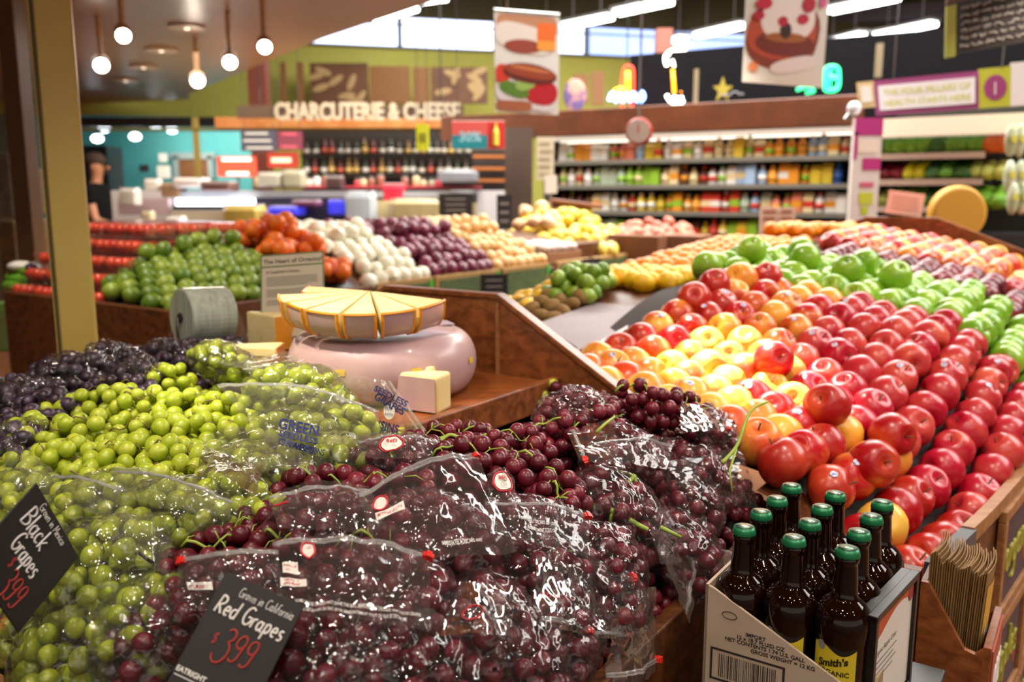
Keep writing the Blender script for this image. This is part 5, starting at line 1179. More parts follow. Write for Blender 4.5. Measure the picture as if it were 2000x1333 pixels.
KCR = mat('crate_kraft', '#A9824C', .7); GTAG = mat('green_print', '#5B6B3A', .6, col2='#46583A', scale=30); TAGG = mat('tag_green', '#4FB83A', .5)
for (u0, u1, lb) in ((1.02, 1.41, 'white onions'), (1.43, 1.97, 'red onions'), (2.0, 2.47, 'yellow onions'), (2.56, 2.95, 'garlic'), (3.0, 3.6, 'yellow squash')):
    t = thing('produce_carton', 'kraft cardboard carton front with green print below the %s' % lb, 'carton', W((u0+u1)/2, .02, 1.04, C2))
    b = MB(); uvbox(b, u0, u1, 0, .03, 1.02, ED+.012, C2); child_at(b, 'board', KCR, t, bevel=.003)
    b = MB(); uvbox(b, u0+.03, u1-.03, .03, .033, 1.04, ED-.01, C2); child_at(b, 'print', GTAG, t)
    b = MB(); uvbox(b, u1-.03, u1-.005, .031, .036, ED-.05, ED+.0, C2); child_at(b, 'tag', TAGG, t)
b = MB(); uvbox(b, 1.02, 3.6, -1.1, -.01, .3, 1.02, C2); b.build('counter_base', WOODD, label='dark wooden base under the onion display', cat='display base')
for (px, py, d, w_, h_, lb) in ((965, 560, 4.55, .15, .13, 'black price card between red and yellow onions'), (1145, 525, 5.4, .2, .12, 'black price card below the garlic box'), (1190, 505, 5.9, .12, .12, 'black price card left of the red potatoes'), (890, 400, 5.6, .22, .14, 'large black card behind the yellow onions'), (985, 415, 5.6, .10, .22, 'tall black card behind the yellow onions')):
    q = P(px, py, d); t = thing('price_card', lb, 'sign', q); b = MB(); b.box((0, 0, 0), (w_, .006, h_), Matrix.Rotation(.35, 3, 'Z')); b.build('card', CHALK, t)
    b = MB(); [b.box(Vector((0, -.006, h_*.25-h_*.25*i)), (w_*.6, .002, h_*.07), Matrix.Rotation(.35, 3, 'Z')) for i in range(3)]; b.build('print', mat('chalk_text', '#8F8A86', .7), t)
# garlic box
t = thing('basket', 'shallow brown box heaped with white garlic', 'basket', W(2.72, -.25, 1.2, C2))
b = MB(); uvbox(b, 2.54, 2.93, -.5, -.02, 1.18, 1.26, C2); child_at(b, 'box', mat('basket_brown', '#8A5E3A', .7), t, bevel=.004)
gm = fruit_mesh('garlic', mat('garlic_skin', '#EDE2DC', .5, col2='#DCC8C4', scale=50), ON(.024))
scatter(gm, 'garlic', 'garlic', rowpts(2.57, 2.91, -.47, -.05, .05, .047, .005), lambda u, v: 1.275+.02*math.sin(3*(v+.5)*2), 'white garlic bulb in the shallow box', 'garlic in the shallow box', o=C2)
# yellow heap and red potatoes further back
YEL = fruit_mesh('yellow_squash', mat('squash_yellow', '#E4C02A', .4, col2='#EBD468', scale=14, rnd=.6), ell(.045, .06)); TAN = fruit_mesh('potato', mat('potato_tan', '#D9A878', .6, col2='#E6C09A', scale=14, rnd=.6), ell(.042, .058)); RPOT = fruit_mesh('red_potato', mat('potato_red', '#B55A4A', .55, col2='#D98A6A', scale=18, rnd=.8), ell(.036, .045))
def blob_heap(me, nm, cat, px0, px1, pyt, pyb, d, n, lab, grp, bulge=.0, seed=0):
    rnd = random.Random(seed)
    for i in range(n):
        s = rnd.random(); q_ = rnd.random(); px = px0+(px1-px0)*s; py = pyb+(pyt-pyb)*q_*(1-.55*abs(2*s-1)**2)
        p = P(px, py, d+.55*q_-.12*math.sin(PI*s)); o = mobj(nm, me, None, p, (rnd.uniform(0, 3), rnd.uniform(0, 3), rnd.uniform(0, 6))); tag(o, lab, cat, grp)
blob_heap(YEL, 'yellow_squash', 'yellow squash', 1000, 1200, 405, 490, 5.75, 75, 'yellow squash in the heap behind the garlic box', 'yellow squash heap', seed=1)
blob_heap(TAN, 'potato', 'potato', 1010, 1110, 400, 440, 5.9, 18, 'tan potato at the back of the yellow heap', 'tan potatoes at the back', seed=2)
blob_heap(RPOT, 'red_potato', 'red potato', 1205, 1350, 428, 470, 6.0, 60, 'red potato in the wooden baskets right of the yellow heap', 'red potatoes', seed=3)
for (px, lb) in ((1235, 'left'), (1310, 'right')):
    q = P(px, 482, 6.0); b = MB(); b.box(q, (.26, .5, .17), MU); b.build('basket', mat('basket_wood', '#7E4F33', .7), bevel=.01, label='brown wooden basket under the red potatoes, %s of the two' % lb, cat='basket')
q = P(1105, 500, 5.95); b = MB(); b.box(q, (.8, .6, .22), MU); b.build('basket', WOODD, bevel=.01, label='dark crate under the yellow squash heap', cat='crate')
q = P(1125, 398, 6.2); b = MB(); b.box((0, 0, 0), (.36, .2, .03), Matrix.Rotation(.12, 3, 'Y')); b.build('wood_tray', WOOD, bevel=.01, loc=q, label='brown wooden tray resting on top of the yellow squash heap', cat='tray')
q = P(1270, 520, 5.9); b = MB(); b.box(q-Vector((0, 0, .35)), (.9, .5, .6), MU); b.build('counter_base', WOODD, label='dark wooden base under the potato baskets', cat='display base')
# ================================================================== the room
def struct(name, b, m, **kw):
    o = b.build(name, m, None, **kw); o['kind'] = 'structure'; return o
b = MB(); b.box((0, 6, -.05), (34, 34, .1)); struct('floor', b, mat('floor_tile', '#8A5A3A', .35, col2='#A06A45', scale=2))
LIMEW = mat('wall_lime', '#BDBA52', .7, col2='#B2AE4C', scale=1); wa = PZ(610, 85, 3.7); wb = PZ(1280, 113, 3.7); WX = (wb-wa); WL = WX.length; WX.normalize(); WN = Vector((WX.y, -WX.x, 0)); WM = Matrix((WX, -WN, Vector((0, 0, 1)))).transposed()
def wall_box(b, s0, s1, z0, z1, out=0, th=.2): # s in metres along the back wall from wa
    c = wa+WX*((s0+s1)/2)-WN*(th/2)+WN*out; c.z = (z0+z1)/2; b.box(c, (s1-s0, th, z1-z0), WM)
b = MB(); wall_box(b, -10, 14, 2.66, 3.70); wall_box(b, -.9, 14, 0, 2.66); struct('wall_back', b, LIMEW)
b = MB(); wall_box(b, -10, 14, 4.12, 6.2); struct('wall_upper', b, mat('wall_upper_olive', '#4A4324', .8))
b = MB(); b.box((-7.6, 5, 2.6), (.2, 18, 5.2)); struct('wall_left', b, mat('wall_umber', '#6A4A2A', .7, col2='#5A3E24', scale=1))
b = MB(); b.box((9.5, 5, 2.6), (.2, 18, 5.2)); struct('wall_side', b, mat('wall_taupe', '#5A5048', .7))
SKYB = mat('window_daylight_blue', '#A9C0FF', .3, emit=1.3)
SKYG = mat('window_daylight', '#CFDCFF', .3, emit=2.6)
for i in range(9):
    s0 = -1.6+1.42*i
    t = thing('window_%d' % (i+1), None, None, wa+WX*s0); t['kind'] = 'structure'
    b = MB(); b.box(WM @ Vector((.70, 0.02, .21)), (1.36, .02, .40), WM); b.build('window_pane', SKYG if i < 4 else SKYB, t)
    b = MB(); b.box(WM @ Vector((0, 0, .21)), (.05, .12, .44), WM); b.box(WM @ Vector((.70, -.01, .31)), (1.4, .03, .02), WM); b.box(WM @ Vector((.7, 0, -.01)), (1.42, .1, .03), WM); b.build('window_frame', mat('frame_grey', '#5E6068', .5), t)
b = MB(); b.box((0, 6, 5.25), (34, 34, .1)); struct('ceiling', b, mat('ceiling_olive', '#3C3620', .8, col2='#332C1C', scale=1))
for i, (p0, p1) in enumerate([((600, 70), (1320, 78)), ((820, 5), (1990, 40)), ((1290, 60), (1990, 5)), ((1330, 95), (2000, 95))]):
    a = PZ(*p0, 4.5); c = PZ(*p1, 4.5); b = MB(); X = (c-a); b.box((a+c)/2, (X.length+2, .10, .22), basis(X, (0, 0, 1)) if False else Matrix((X.normalized(), Vector((-X.y, X.x, 0)).normalized(), Vector((0, 0, 1)))).transposed()); o = struct('trim_%d' % (i+1), b, mat('beam_grey', '#4C4448', .6))
# low brown canopy over the produce, its edge open to the high ceiling on the right
CAN = mat('canopy_brown', '#A67C52', .32, col2='#9C7249', scale=.8)
e0, e1, e2, e3 = PZ(860, -2, 2.8), PZ(630, 75, 2.8), PZ(372, 193, 2.8), PZ(155, 204, 2.8)
dr = (e0-e1).normalized(); e_1 = e0+dr*9
b = MB(); b.prism([e3+Vector((-6, 1.0, 0)), Vector((-12, -6, 2.8)), Vector((e_1.x, -6, 2.8)), e_1, e0, e1, e2+Vector((.15, -.5, 0)), e2, e3], (0, 0, .12)); o = struct('ceiling_canopy', b, CAN)
# ceiling lamps under the canopy
LAMPON = mat('lamp_glow', '#FFF3E0', .3, emit=22); LHEAD = mat('lamp_head', '#D2AC86', .35)
for (px, py, lb) in ((241, 70, 'largest lit ceiling spot, left of the others'), (198, 128, 'lit ceiling spot nearest the yellow post'), (386, 158, 'lowest lit ceiling spot next to the lime wall'), (449, 122, 'lit ceiling spot left of the canopy edge'), (517, 92, 'lit ceiling spot on a long stem at the canopy edge')):
    z = 2.48; p = PZ(px, py, z); d = (p-Vector(CAM)).length
    if d > 9: z = 2.55; p = PZ(px, py, z)
    t = thing('spot_light', lb, 'lamp', p); R = .038*min(1.5, (p-Vector(CAM)).length/5.0)
    aim = (Vector(CAM)+Vector((0, .5, -1.5))-p).normalized(); Mq = aim.to_track_quat('Z', 'Y').to_matrix()
    b = MB(); b.lathe([(R*.9, 0), (R*1.05, -.0), (R*1.05, -.10), (R*.7, -.15), (.01, -.16)], 20, M=Mq); b.build('housing', LHEAD, t, True)
    b = MB(); b.lathe([(.001, .004), (R*.88, .003), (R*.9, 0)], 20, M=Mq); b.build('lens', LAMPON, t)
    b = MB(); b.tube([Mq @ Vector((0, 0, -.10)), Vector((0, 0, 2.8-z))], .018, 10); b.build('stem', LHEAD, t)
for (px, py, lb) in ((365, 52, 'round ceiling grille nearest the canopy spots'), (315, 97, 'second round ceiling grille in the canopy'), (280, 130, 'third round ceiling grille in the canopy'), (245, 156, 'farthest round ceiling grille in the canopy')):
    p = PZ(px, py, 2.795); t = thing('ceiling_grille', lb, 'ceiling grille', p); b = MB(); b.lathe([(.13, 0), (.13, -.012), (.10, -.014), (.001, -.014)], 24); b.build('rim', mat('grille_light', '#D9B58E', .3), t)
    b = MB(); b.lathe([(.02, -.016), (.001, -.018)], 10); b.build('lamp', mat('grille_glow', '#FFE9CC', .3, emit=3), t)
# tube lights
TUBE = mat('tube_glow', '#FFFFFF', .3, emit=9)
FIX = mat('fixture_white', '#A8A6A4', .4)
for i, (x0, y0, x1, y1, lb) in enumerate([(632, 84, 700, 58, 'leftmost strip light beside the canopy edge'), (728, 40, 808, 17, 'strip light above the left end of the windows'), (795, 6, 868, -4, 'strip light cut by the top of the photo near the canopy'), (1102, 52, 1192, 34, 'strip light right of the sausage banner'), (1205, 26, 1308, 4, 'strip light above the neon signs'), (1362, 70, 1452, 50, 'strip light left of the dessert banner'), (1290, 90, 1335, 75, 'short strip light above the neon beer glass'), (1612, 86, 1684, 68, 'strip light just right of the dessert banner'), (1622, 22, 1752, -4, 'strip light top right of the dessert banner'), (1712, 70, 1824, 47, 'strip light left of the hanging chalkboard'), (1935, 134, 1975, 128, 'small strip light under the hanging chalkboard')]):
    a, c = PZ(x0, y0, 3.95), PZ(x1, y1, 3.95); t = thing('strip_light', lb, 'strip light', a)
    X = (c-a); n = Vector((-X.y, X.x, 0)).normalized()
    for k in (-1, 1):
        b = MB(); b.tube([n*.05*k, X+n*.05*k], .035, 8); b.build('tube', TUBE, t, True)
    b = MB(); b.box(X/2+Vector((0, 0, .06)), (X.length+.06, .22, .04), Matrix((X.normalized(), n, Vector((0, 0, 1)))).transposed()); b.build('fixture', FIX, t)
    b = MB(); b.tube([X*.2+Vector((0, 0, .06)), X*.2+Vector((0, 0, 1.28))], .008, 5); b.tube([X*.8+Vector((0, 0, .06)), X*.8+Vector((0, 0, 1.28))], .008, 5); b.build('hanger', FIX, t)
# columns
def pbox(name, px0, px1, py0, py1, d, th, m, label, cat, bevel=0, rz=0, z0=None, parts=None):
    "a box whose front fills a stretch of the view at distance d, standing upright"
    a, c = P(px0, py0, d), P(px1, py1, d); zt_, zb_ = a.z, (c.z if z0 is None else z0)
    t = thing(name, label, cat, ((a.x+c.x)/2, (a.y+c.y)/2+th/2, zb_), rz)
    b = MB(); b.box((0, 0, (zt_-zb_)/2), (abs(c.x-a.x), th, zt_-zb_)); b.build(parts or 'body', m, t, bevel=bevel); return t, abs(c.x-a.x), zt_-zb_
MAR = mat('maroon_paint', '#8E4C3C', .5)
for (x0, x1, d, lb) in ((487, 521, 10.6, 'maroon steel column behind the letters at the left'), (1280, 1309, 9.6, 'maroon steel column right of the yellow neon')):
    t, w_, h_ = pbox('steel_column', x0, x1, 60, 400, d, .2, MAR, lb, 'column', z0=0)
    b = MB(); b.box((0, 0, .06), (w_+.08, .28, .12)); b.build('foot', MAR, t)
pbox('support_post', 14, 48, -60, 600, 4.6, .12, mat('post_brown', '#6E4A22', .5), 'brown post at the far left edge behind the yellow post', 'post', z0=0)
# ---- teal room behind the deli
b = MB(); q0, q1 = P(150, 300, 14.5), P(445, 300, 14.0); b.box(((q0.x+q1.x)/2, 14.6, 1.5), (q1.x-q0.x+2, .1, 3.4)); struct('wall_teal', b, mat('wall_teal', '#46A8B4', .6, col2='#5AB8BE', scale=1.2, stretch=(1, 1, .3)))
t, w_, h_ = pbox('soffit', 150, 600, 229, 246, 11.9, .3, mat('soffit_dark', '#3A3230', .6), 'dark soffit beam under the lime wall above the deli', 'soffit')
for i, (px, py) in enumerate([(190, 271), (204, 251), (264, 267), (304, 246), (336, 253), (260, 237), (415, 241)]):
    p = P(px, py, 12.8); t = thing('pendant_lamp', 'round lit lamp in the teal room behind the deli, %s from the left' % ['first and lowest', 'second', 'third', 'fifth', 'sixth', 'fourth', 'last'][i], 'lamp', p)
    b = MB(); b.sphere((0, 0, 0), .07, 12, None, (1.2, 1, .8)); b.build('globe', mat('pendant_glow', '#EAF6FF', .3, emit=7), t, True); b = MB(); b.tube([(0, 0, .05), (0, 0, 1.0)], .01, 5); b.build('cord', BLACK, t)
t, w_, h_ = pbox('doorway', 345, 412, 305, 350, 14.2, .06, mat('door_brown', '#7A4F2A', .5), 'brown doorway in the teal wall', 'doorway')
b = MB(); b.box((-w_/2, -.04, h_/2), (.08, .05, h_)); b.box((w_/2, -.04, h_/2), (.08, .05, h_)); b.box((0, -.04, h_), (w_+.16, .05, .1)); b.build('frame', mat('frame_bluegrey', '#8FA4A8', .5), t)
pbox('slim_post', 378, 388, 230, 360, 11.0, .06, OL, 'thin mustard post in front of the teal wall', 'post')
for (x0, x1, y0, y1, lb) in ((310, 326, 300, 316, 'small white notice high on the teal wall'), (307, 332, 324, 348, 'white notice low on the teal wall'), (272, 290, 322, 336, 'dark small notice on the teal wall')):
    pbox('notice', x0, x1, y0, y1, 13.9, .02, WHITEP if 'white' in lb else DGREY, lb, 'notice', parts='card')
pbox('dark_cabinet', 155, 212, 285, 400, 12.5, .5, mat('cabinet_dark', '#20242C', .5), 'dark cabinet behind the person in black', 'cabinet', z0=0)
# ---- charcuterie department
CREAM = mat('letter_cream', '#A99A82', .6); FASO = mat('fascia_orange', '#B4692F', .5, col2='#C98B4B', scale=6)
t, w_, h_ = pbox('dept_sign', 463, 905, 206, 230, 9.2, .05, mat('sign_brown', '#4A3420', .6), 'department sign with big cream capitals above the cheese counter', 'sign', parts='board')
b = MB(); vs, fs = text_verts('CHARCUTERIE & CHEESE', .245, bold=.008); mw = max(v[0] for v in vs)
s_ = 1.93/mw; b.cur = 0
for o_ in (0, 1): b.add([Vector((-w_/2+.40+x*s_, -.028-.05*o_, -.02+y*.98)) for x, y in vs], fs)
b.build('lettering', CREAM, t)
b = MB(); [b.tube([(x*w_, 0, h_), (x*w_, 0, h_+2.6)], .008, 5) for x in (-.4, .4)]; b.build('hanger', BLACK, t)
pbox('fascia', 420, 900, 229, 250, 9.6, .25, FASO, 'orange-brown fascia strip under the department letters', 'fascia')
pbox('fascia', 150, 1000, 250, 254, 9.65, .2, mat('fascia_olive', '#7C7420', .6), 'thin olive strip below the orange-brown fascia', 'fascia')
PANB = mat('panel_brown', '#6A4630', .6, col2='#7A5238', scale=3); PANT = mat('panel_tan', '#97683C', .6); LEAF = mat('leaf_beige', '#C2A06C', .6)
for (x0, x1, y0, y1, k, lb) in ((548, 558, 122, 205, 'slat', 'leftmost narrow tan slat on the lime wall'), (580, 592, 122, 205, 'slat', 'narrow tan slat left of the first leaf panel'), (606, 718, 124, 205, 'leaf', 'brown wall panel with beige leaves, left one'), (722, 800, 130, 202, 'tan', 'plain tan wall panel between the leaf panels'), (806, 838, 132, 202, 'slat', 'dark tan slat right of the plain panel'), (842, 952, 132, 202, 'leaf', 'brown wall panel with beige leaves, right one'), (1120, 1150, 145, 200, 'tan', 'small tan panel right of the sausage banner'), (1156, 1180, 140, 205, 'slat', 'brown slat next to the round purple sign')):
    t, w_, h_ = pbox('wall_panel', x0, x1, y0, y1, 11.9, .06, {'slat': PANT, 'leaf': PANB, 'tan': PANT}[k], lb, 'wall panel', parts='board')
    if k == 'leaf':
        b = MB(); rnd = random.Random(x0)
        for i in range(8):
            b.sphere((rnd.uniform(-.4, .4)*w_, -.032, rnd.uniform(.12, .88)*h_), .10, 10, Matrix.Rotation(rnd.uniform(0, 3), 3, 'Y'), (.45, .05, 1.2))
        b.build('leaf_print', LEAF, t)
# wine shelf behind the deli
DSH = mat('dark_shelf', '#2A211D', .5)
wsh, w_, h_ = pbox('wine_shelf', 590, 1000, 254, 400, 10.4, .5, DSH, 'dark shelving full of small bottles behind the deli counter', 'shelf unit', z0=0, parts='back_panel')
bw2 = []
def small_bottle(col, name='wine_bottle'):
    b = MB(); b.lathe([(.001, 0), (.036, .001), (.037, .15), (.02, .19), (.013, .21), (.013, .26), (.001, .262)], 10); b.cur = 1; b.lathe([(.038, .03), (.038, .11)], 10); return b.mesh(name, [col, mat('wine_label_%d' % len(bw2), ['#E9DFC8', '#E8C070', '#F2EEE6', '#D86A50'][len(bw2) % 4], .5)], True)
for c_ in ('#3A2A18', '#7A5A24', '#2A3418', '#5A2018'): bw2.append(small_bottle(mat('wine_glass_'+c_[1:], c_, .15))); 
bw2 = bw2[:4]
for r_, (py, dd) in enumerate(((305, 10.3), (342, 10.2))):
    a = P(595, py, dd); zc = a.z
    b = MB(); q0, q1 = P(592, py, dd-.12), P(925 if r_ == 0 else 1000, py, dd-.12); b.box(((q0.x+q1.x)/2, q0.y, zc-.012), (q1.x-q0.x, .3, .02)); o = b.build('shelf_board', DSH); o.parent = wsh; o.matrix_parent_inverse = Matrix.Translation(wsh.location).inverted()
    x = q0.x+.05
    while x < q1.x-.05:
        o = mobj('wine_bottle', random.choice(bw2), None, (x, q0.y-.03+random.uniform(-.02, .02), zc)); o.scale = (1, 1, random.uniform(.62, .8)); tag(o, 'small bottle on the %s shelf behind the deli counter' % ['upper', 'lower'][r_], 'bottle', '%s shelf bottles behind the deli' % ['upper', 'lower'][r_]); x += random.uniform(.075, .11)
for i, py in enumerate((307, 330, 353)):
    q = P(965, py, 9.0); b = MB(); b.box(q, (.42, .3, .03)); b.build('wood_shelf', mat('shelf_orange_wood', '#A8622C', .5), label='orange wooden shelf board beside the dark column, %s of three' % ['top', 'middle', 'bottom'][i], cat='shelf')
pbox('shelf_back', 925, 1000, 290, 400, 9.3, .1, DSH, 'dark back panel behind the three orange shelf boards', 'panel', z0=0)
pbox('dark_column', 986, 1040, 250, 430, 6.9, .3, mat('taupe_column', '#55443A', .6), 'taupe square column between deli and dairy wall', 'column', z0=0)
# menu boards and price boards
def board(name, px0, px1, py0, py1, d, m, label, cat='sign', rows=0, rm=None, rz=0):
    t, w_, h_ = pbox(name, px0, px1, py0, py1, d, .03, m, label, cat, parts='board', rz=rz)
    if name in ('hanging_sign', 'price_sign'):
        b = MB(); [b.tube([(x*w_, 0, h_), (x*w_, 0, 5.1-P(px0, py1, d).z)], .0025, 5) for x in (-.4, .4)]; b.build('hanger', BLACK, t)
    if name in ('notice', 'lit_menu'):
        b = MB(); b.tube([(0, .03, .02), (0, .03, -P(px0, py1, d).z+.02)], .012, 6); b.build('stand', STEEL, t)
    if rows:
        b = MB(); rnd = random.Random(px0)
        for i in range(rows): b.box((rnd.uniform(-.05, .05)*w_, -.018, h_*(.85-.7*i/max(1, rows-1)) if rows > 1 else h_/2), (w_*rnd.uniform(.55, .8), .004, h_*.32/rows))
        b.build('print', rm or mat('print_pale', '#B9B4AC', .6), t)
    return t, w_, h_
board('hanging_sign', 470, 540, 255, 295, 8.8, mat('sign_slate', '#3A3A48', .6), 'slate menu board hanging below the department letters', rows=3)
board('hanging_sign', 542, 590, 257, 292, 8.8, mat('sign_plum', '#6A2438', .6), 'plum menu board right of the slate one', rows=2, rm=mat('print_rose', '#B0485A', .6))
board('price_sign', 813, 837, 243, 294, 6.6, mat('sign_yellow', '#D7D92C', .5), 'small lime-yellow hanging sign below the department letters', rows=1, rm=mat('print_olive', '#8C8E20', .6))
t, w_, h_ = board('hanging_sign', 883, 986, 236, 292, 6.6, WHITEP, 'red and teal hanging price banner left of the dark column')
for (x0, x1, z0_, z1_, c_) in ((-.5, .17, .5, .97, '#D85A54'), (-.5, .17, .03, .5, '#1E8A98'), (.17, .5, .03, .97, '#C8302A')):
    b = MB(); b.box(((x0+x1)/2*w_, -.018, (z0_+z1_)/2*h_), ((x1-x0)*w_, .006, (z1_-z0_)*h_)); b.build('color_field', mat('field_'+c_[1:], c_, .5), t)
b = MB(); b.lathe([(.001, .03), (.022, .03), (.022, .13), (.009, .16), (.009, .19), (.001, .19)], 10, c=(.33*w_, -.03, 0)); b.build('bottle_picture', mat('pic_yellow', '#E8D24A', .5), t)
vs, fs = text_verts('30%', .10, 'CENTER', .003); b = MB(); b.add([Vector((-.16*w_+x, -.022, .06+y)) for x, y in vs], fs); b.build('lettering', mat('print_lightblue', '#9AD0DA', .5), t)
board('lit_menu', 424, 500, 306, 345, 9.9, mat('lit_red_menu', '#E8543A', .4, emit=.8), 'lit red and white menu panel behind the deli', rows=2, rm=mat('lit_white', '#FFE9DC', .4, emit=2.0))
board('lit_menu', 522, 582, 298, 328, 9.9, mat('lit_red_menu2', '#B8382A', .4, emit=.4), 'dimmer red menu panel behind the deli', rows=1, rm=mat('lit_cream', '#F2D8B0', .4, emit=1.0))
# ---- deli counter
STL = mat('counter_steel', '#B4B6BC', .3, .5); CT = mat('counter_white', '#D2CFD0', .4)
dc, w_, h_ = pbox('deli_counter', 222, 1000, 372, 520, 8.1, .5, CT, 'long pale deli counter with steel top across the middle distance', 'deli counter', z0=0)
for (x0, x1, y0, y1, m, nm, d) in ((330, 935, 374, 385, STL, 'steel_top', 7.7), (345, 492, 388, 402, mat('case_light', '#EAF2FF', .3, emit=4), 'case_light', 7.6), (540, 940, 363, 368, mat('red_trim', '#B8404C', .5), 'red_trim', 7.9), (340, 500, 402, 410, BLACK, 'dark_slot', 7.62), (500, 690, 386, 432, mat('case_inside', '#24243A', .3), 'case_inside', 7.62), (232, 330, 388, 420, mat('tile_pink', '#B8A2A4', .5), 'front_tile', 7.62), (690, 930, 392, 440, mat('case_cream', '#C9B98A', .4), 'case_front', 7.62), (335, 500, 412, 470, mat('case_beige', '#B9AC94', .4), 'case_front', 7.62)):
    a, c = P(x0, y0, d), P(x1, y1, d); b = MB(); b.box(((a.x+c.x)/2, a.y+.05, (a.z+c.z)/2), (c.x-a.x, .15, a.z-c.z)); o = b.build(nm, m); o.parent = dc; o.matrix_parent_inverse = Matrix.Translation(dc.location).inverted()
BLUEG = mat('blue_glow_pack', '#3A3AD0', .3, emit=.6)  # blue glow of the deli case, put into packs as emission
for i, (px, py, w2, h2, c_, lb) in enumerate([(560, 412, .30, .07, None, 'long glowing blue tray in the deli case'), (660, 405, .16, .12, None, 'glowing blue bag in the deli case'), (520, 425, .10, .08, '#C9B8D8', 'pale lilac pack at the left of the blue tray'), (600, 398, .25, .05, '#6A3A5A', 'plum coloured pack behind the blue tray'), (705, 405, .26, .26, '#AEB6BE', 'pale grey scale housing on the deli counter'), (480, 425, .34, .20, '#B49A48', 'mustard tub on the deli counter'), (770, 378, .20, .16, '#C8203A', 'bright red tub on the deli counter'), (818, 408, .5, .16, '#B9A878', 'beige cheese block in the deli case'), (905, 385, .24, .10, '#3E3A3C', 'dark tray at the right end of the deli counter'), (430, 365, .3, .08, '#5A3A34', 'brown platter on the deli counter top'), (655, 357, .16, .10, '#4A3230', 'dark bowl on the deli counter top'), (530, 352, .22, .12, '#A8A294', 'wire rack on the deli counter top'), (575, 350, .2, .14, '#9C967E', 'beige box on the deli counter top'), (340, 372, .2, .12, '#8A6A4A', 'brown bread basket left on the deli counter'), (300, 362, .14, .1, '#D8D2C8', 'white paper stack left on the deli counter'), (375, 358, .3, .08, '#C9C0BC', 'pale platter behind the bread basket'), (895, 345, .36, .1, '#7E7E84', 'grey slicer behind the red tub'), (255, 385, .16, .14, '#CFC9C0', 'white tub at the left end of the deli counter'), (345, 440, .16, .14, '#E8E4DE', 'white tub in front of the deli counter'), (290, 425, .1, .1, '#D9C8A0', 'cream jar beside the person in black')]):
    q = P(px, py, 7.45 if py > 380 else 7.75); t = thing('deli_item', lb, lb.split(' in ')[0].split(' on ')[0].split(' at ')[0].split()[-1], (q.x, q.y, q.z-h2/2))
    b = MB(); b.lathe([(w2*.46, 0), (w2*.5, .01), (w2*.5, h2*.8), (w2*.44, h2)], 14, fn=lambda a, r, z: (r/max(abs(math.cos(a)), abs(math.sin(a)))**.7 if True else r, z)); b.build('body', BLUEG if c_ is None else mat('deli_'+c_[1:], c_, .4), t, bevel=.01)
    b = MB(); b.box((0, 0, h2+.004), (w2*.8, w2*.8, .008)); b.build('lid', mat('lid_pale', '#C9C4C4', .3), t)
# onlooking jars on the deli top
for i in range(26):
    px = 505+i*16+random.uniform(-4, 4); q = P(px, 362, 8.0); c_ = random.choice(['#D9CFC0', '#8A5A4A', '#C8B48A', '#B8404C', '#9CA08A', '#E8E2DA'])
    if 640 < px < 690 or 750 < px < 790 or px > 960 or 860 < px < 930: continue
    t = thing('jar', 'small jar in the row along the deli counter top', 'jar', (q.x, q.y, q.z-.02), 0, 'jars along the deli counter top')
    b = MB(); h2 = random.uniform(.06, .13); b.lathe([(.03, 0), (.034, .01), (.034, h2*.8), (.025, h2)], 10); b.build('glass', mat('jar_'+c_[1:], c_, .3), t, True); b = MB(); b.lathe([(.027, h2), (.027, h2+.02), (.001, h2+.021)], 10); b.build('lid', STEEL, t)
# ---- hanging food banners
def banner(corners, d, label, seed):
    TL, TR, BR, BL = [P(x, y, d) for x, y in corners]; t = thing('hanging_banner', label, 'banner', TL)
    def f(x, y, o_=0): return ((TL*(1-x)+TR*x)*(1-y)+(BL*(1-x)+BR*x)*y)-TL+Vector((0, -o_, 0))
    b = MB(); b.add([f(0, 0), f(1, 0), f(1, 1), f(0, 1)]+[f(0, 0, -.006), f(1, 0, -.006), f(1, 1, -.006), f(0, 1, -.006)], [(0, 1, 2, 3), (7, 6, 5, 4), (0, 4, 5, 1), (1, 5, 6, 2), (2, 6, 7, 3), (3, 7, 4, 0)]); bd = b.build('board', WHITEP, t)
    b = MB(); b.tube([f(0, 0)+Vector((0, 0, .01)), f(1, 0)+Vector((0, 0, .01))], .008, 6); b.tube([f(.2, 0), f(.2, 0)+Vector((0, 0, 2))], .003, 4); b.tube([f(.8, 0), f(.8, 0)+Vector((0, 0, 2))], .003, 4); b.build('hanger', STEEL, t)
    return t, f, bd
def blob(bd, f, name, col, x, y, rx, ry, rot=0, o_=.002, n=26, sq=2, a0=0, a1=2*PI):
    b = MB(); r_ = []
    for k in range(n):
        a = a0+(a1-a0)*k/n; cx, sx = math.cos(a), math.sin(a); cx = math.copysign(abs(cx)**(2/sq), cx); sx = math.copysign(abs(sx)**(2/sq), sx)
        r_.append(f(min(.985, max(.015, x+rx*cx*math.cos(rot)-ry*sx*math.sin(rot)*1.5)), min(.985, max(.015, y+rx*cx*math.sin(rot)*.66+ry*sx*math.cos(rot))), o_))
    b.add(r_, [tuple(range(n))]); return b.build(name, mat('pr_'+col[1:], col, .5), bd)
t, f, bd = banner([(965, 22), (1093, 32), (1091, 225), (967, 218)], 5.5, 'hanging food banner picturing a sausage on red peppers and greens', 1)
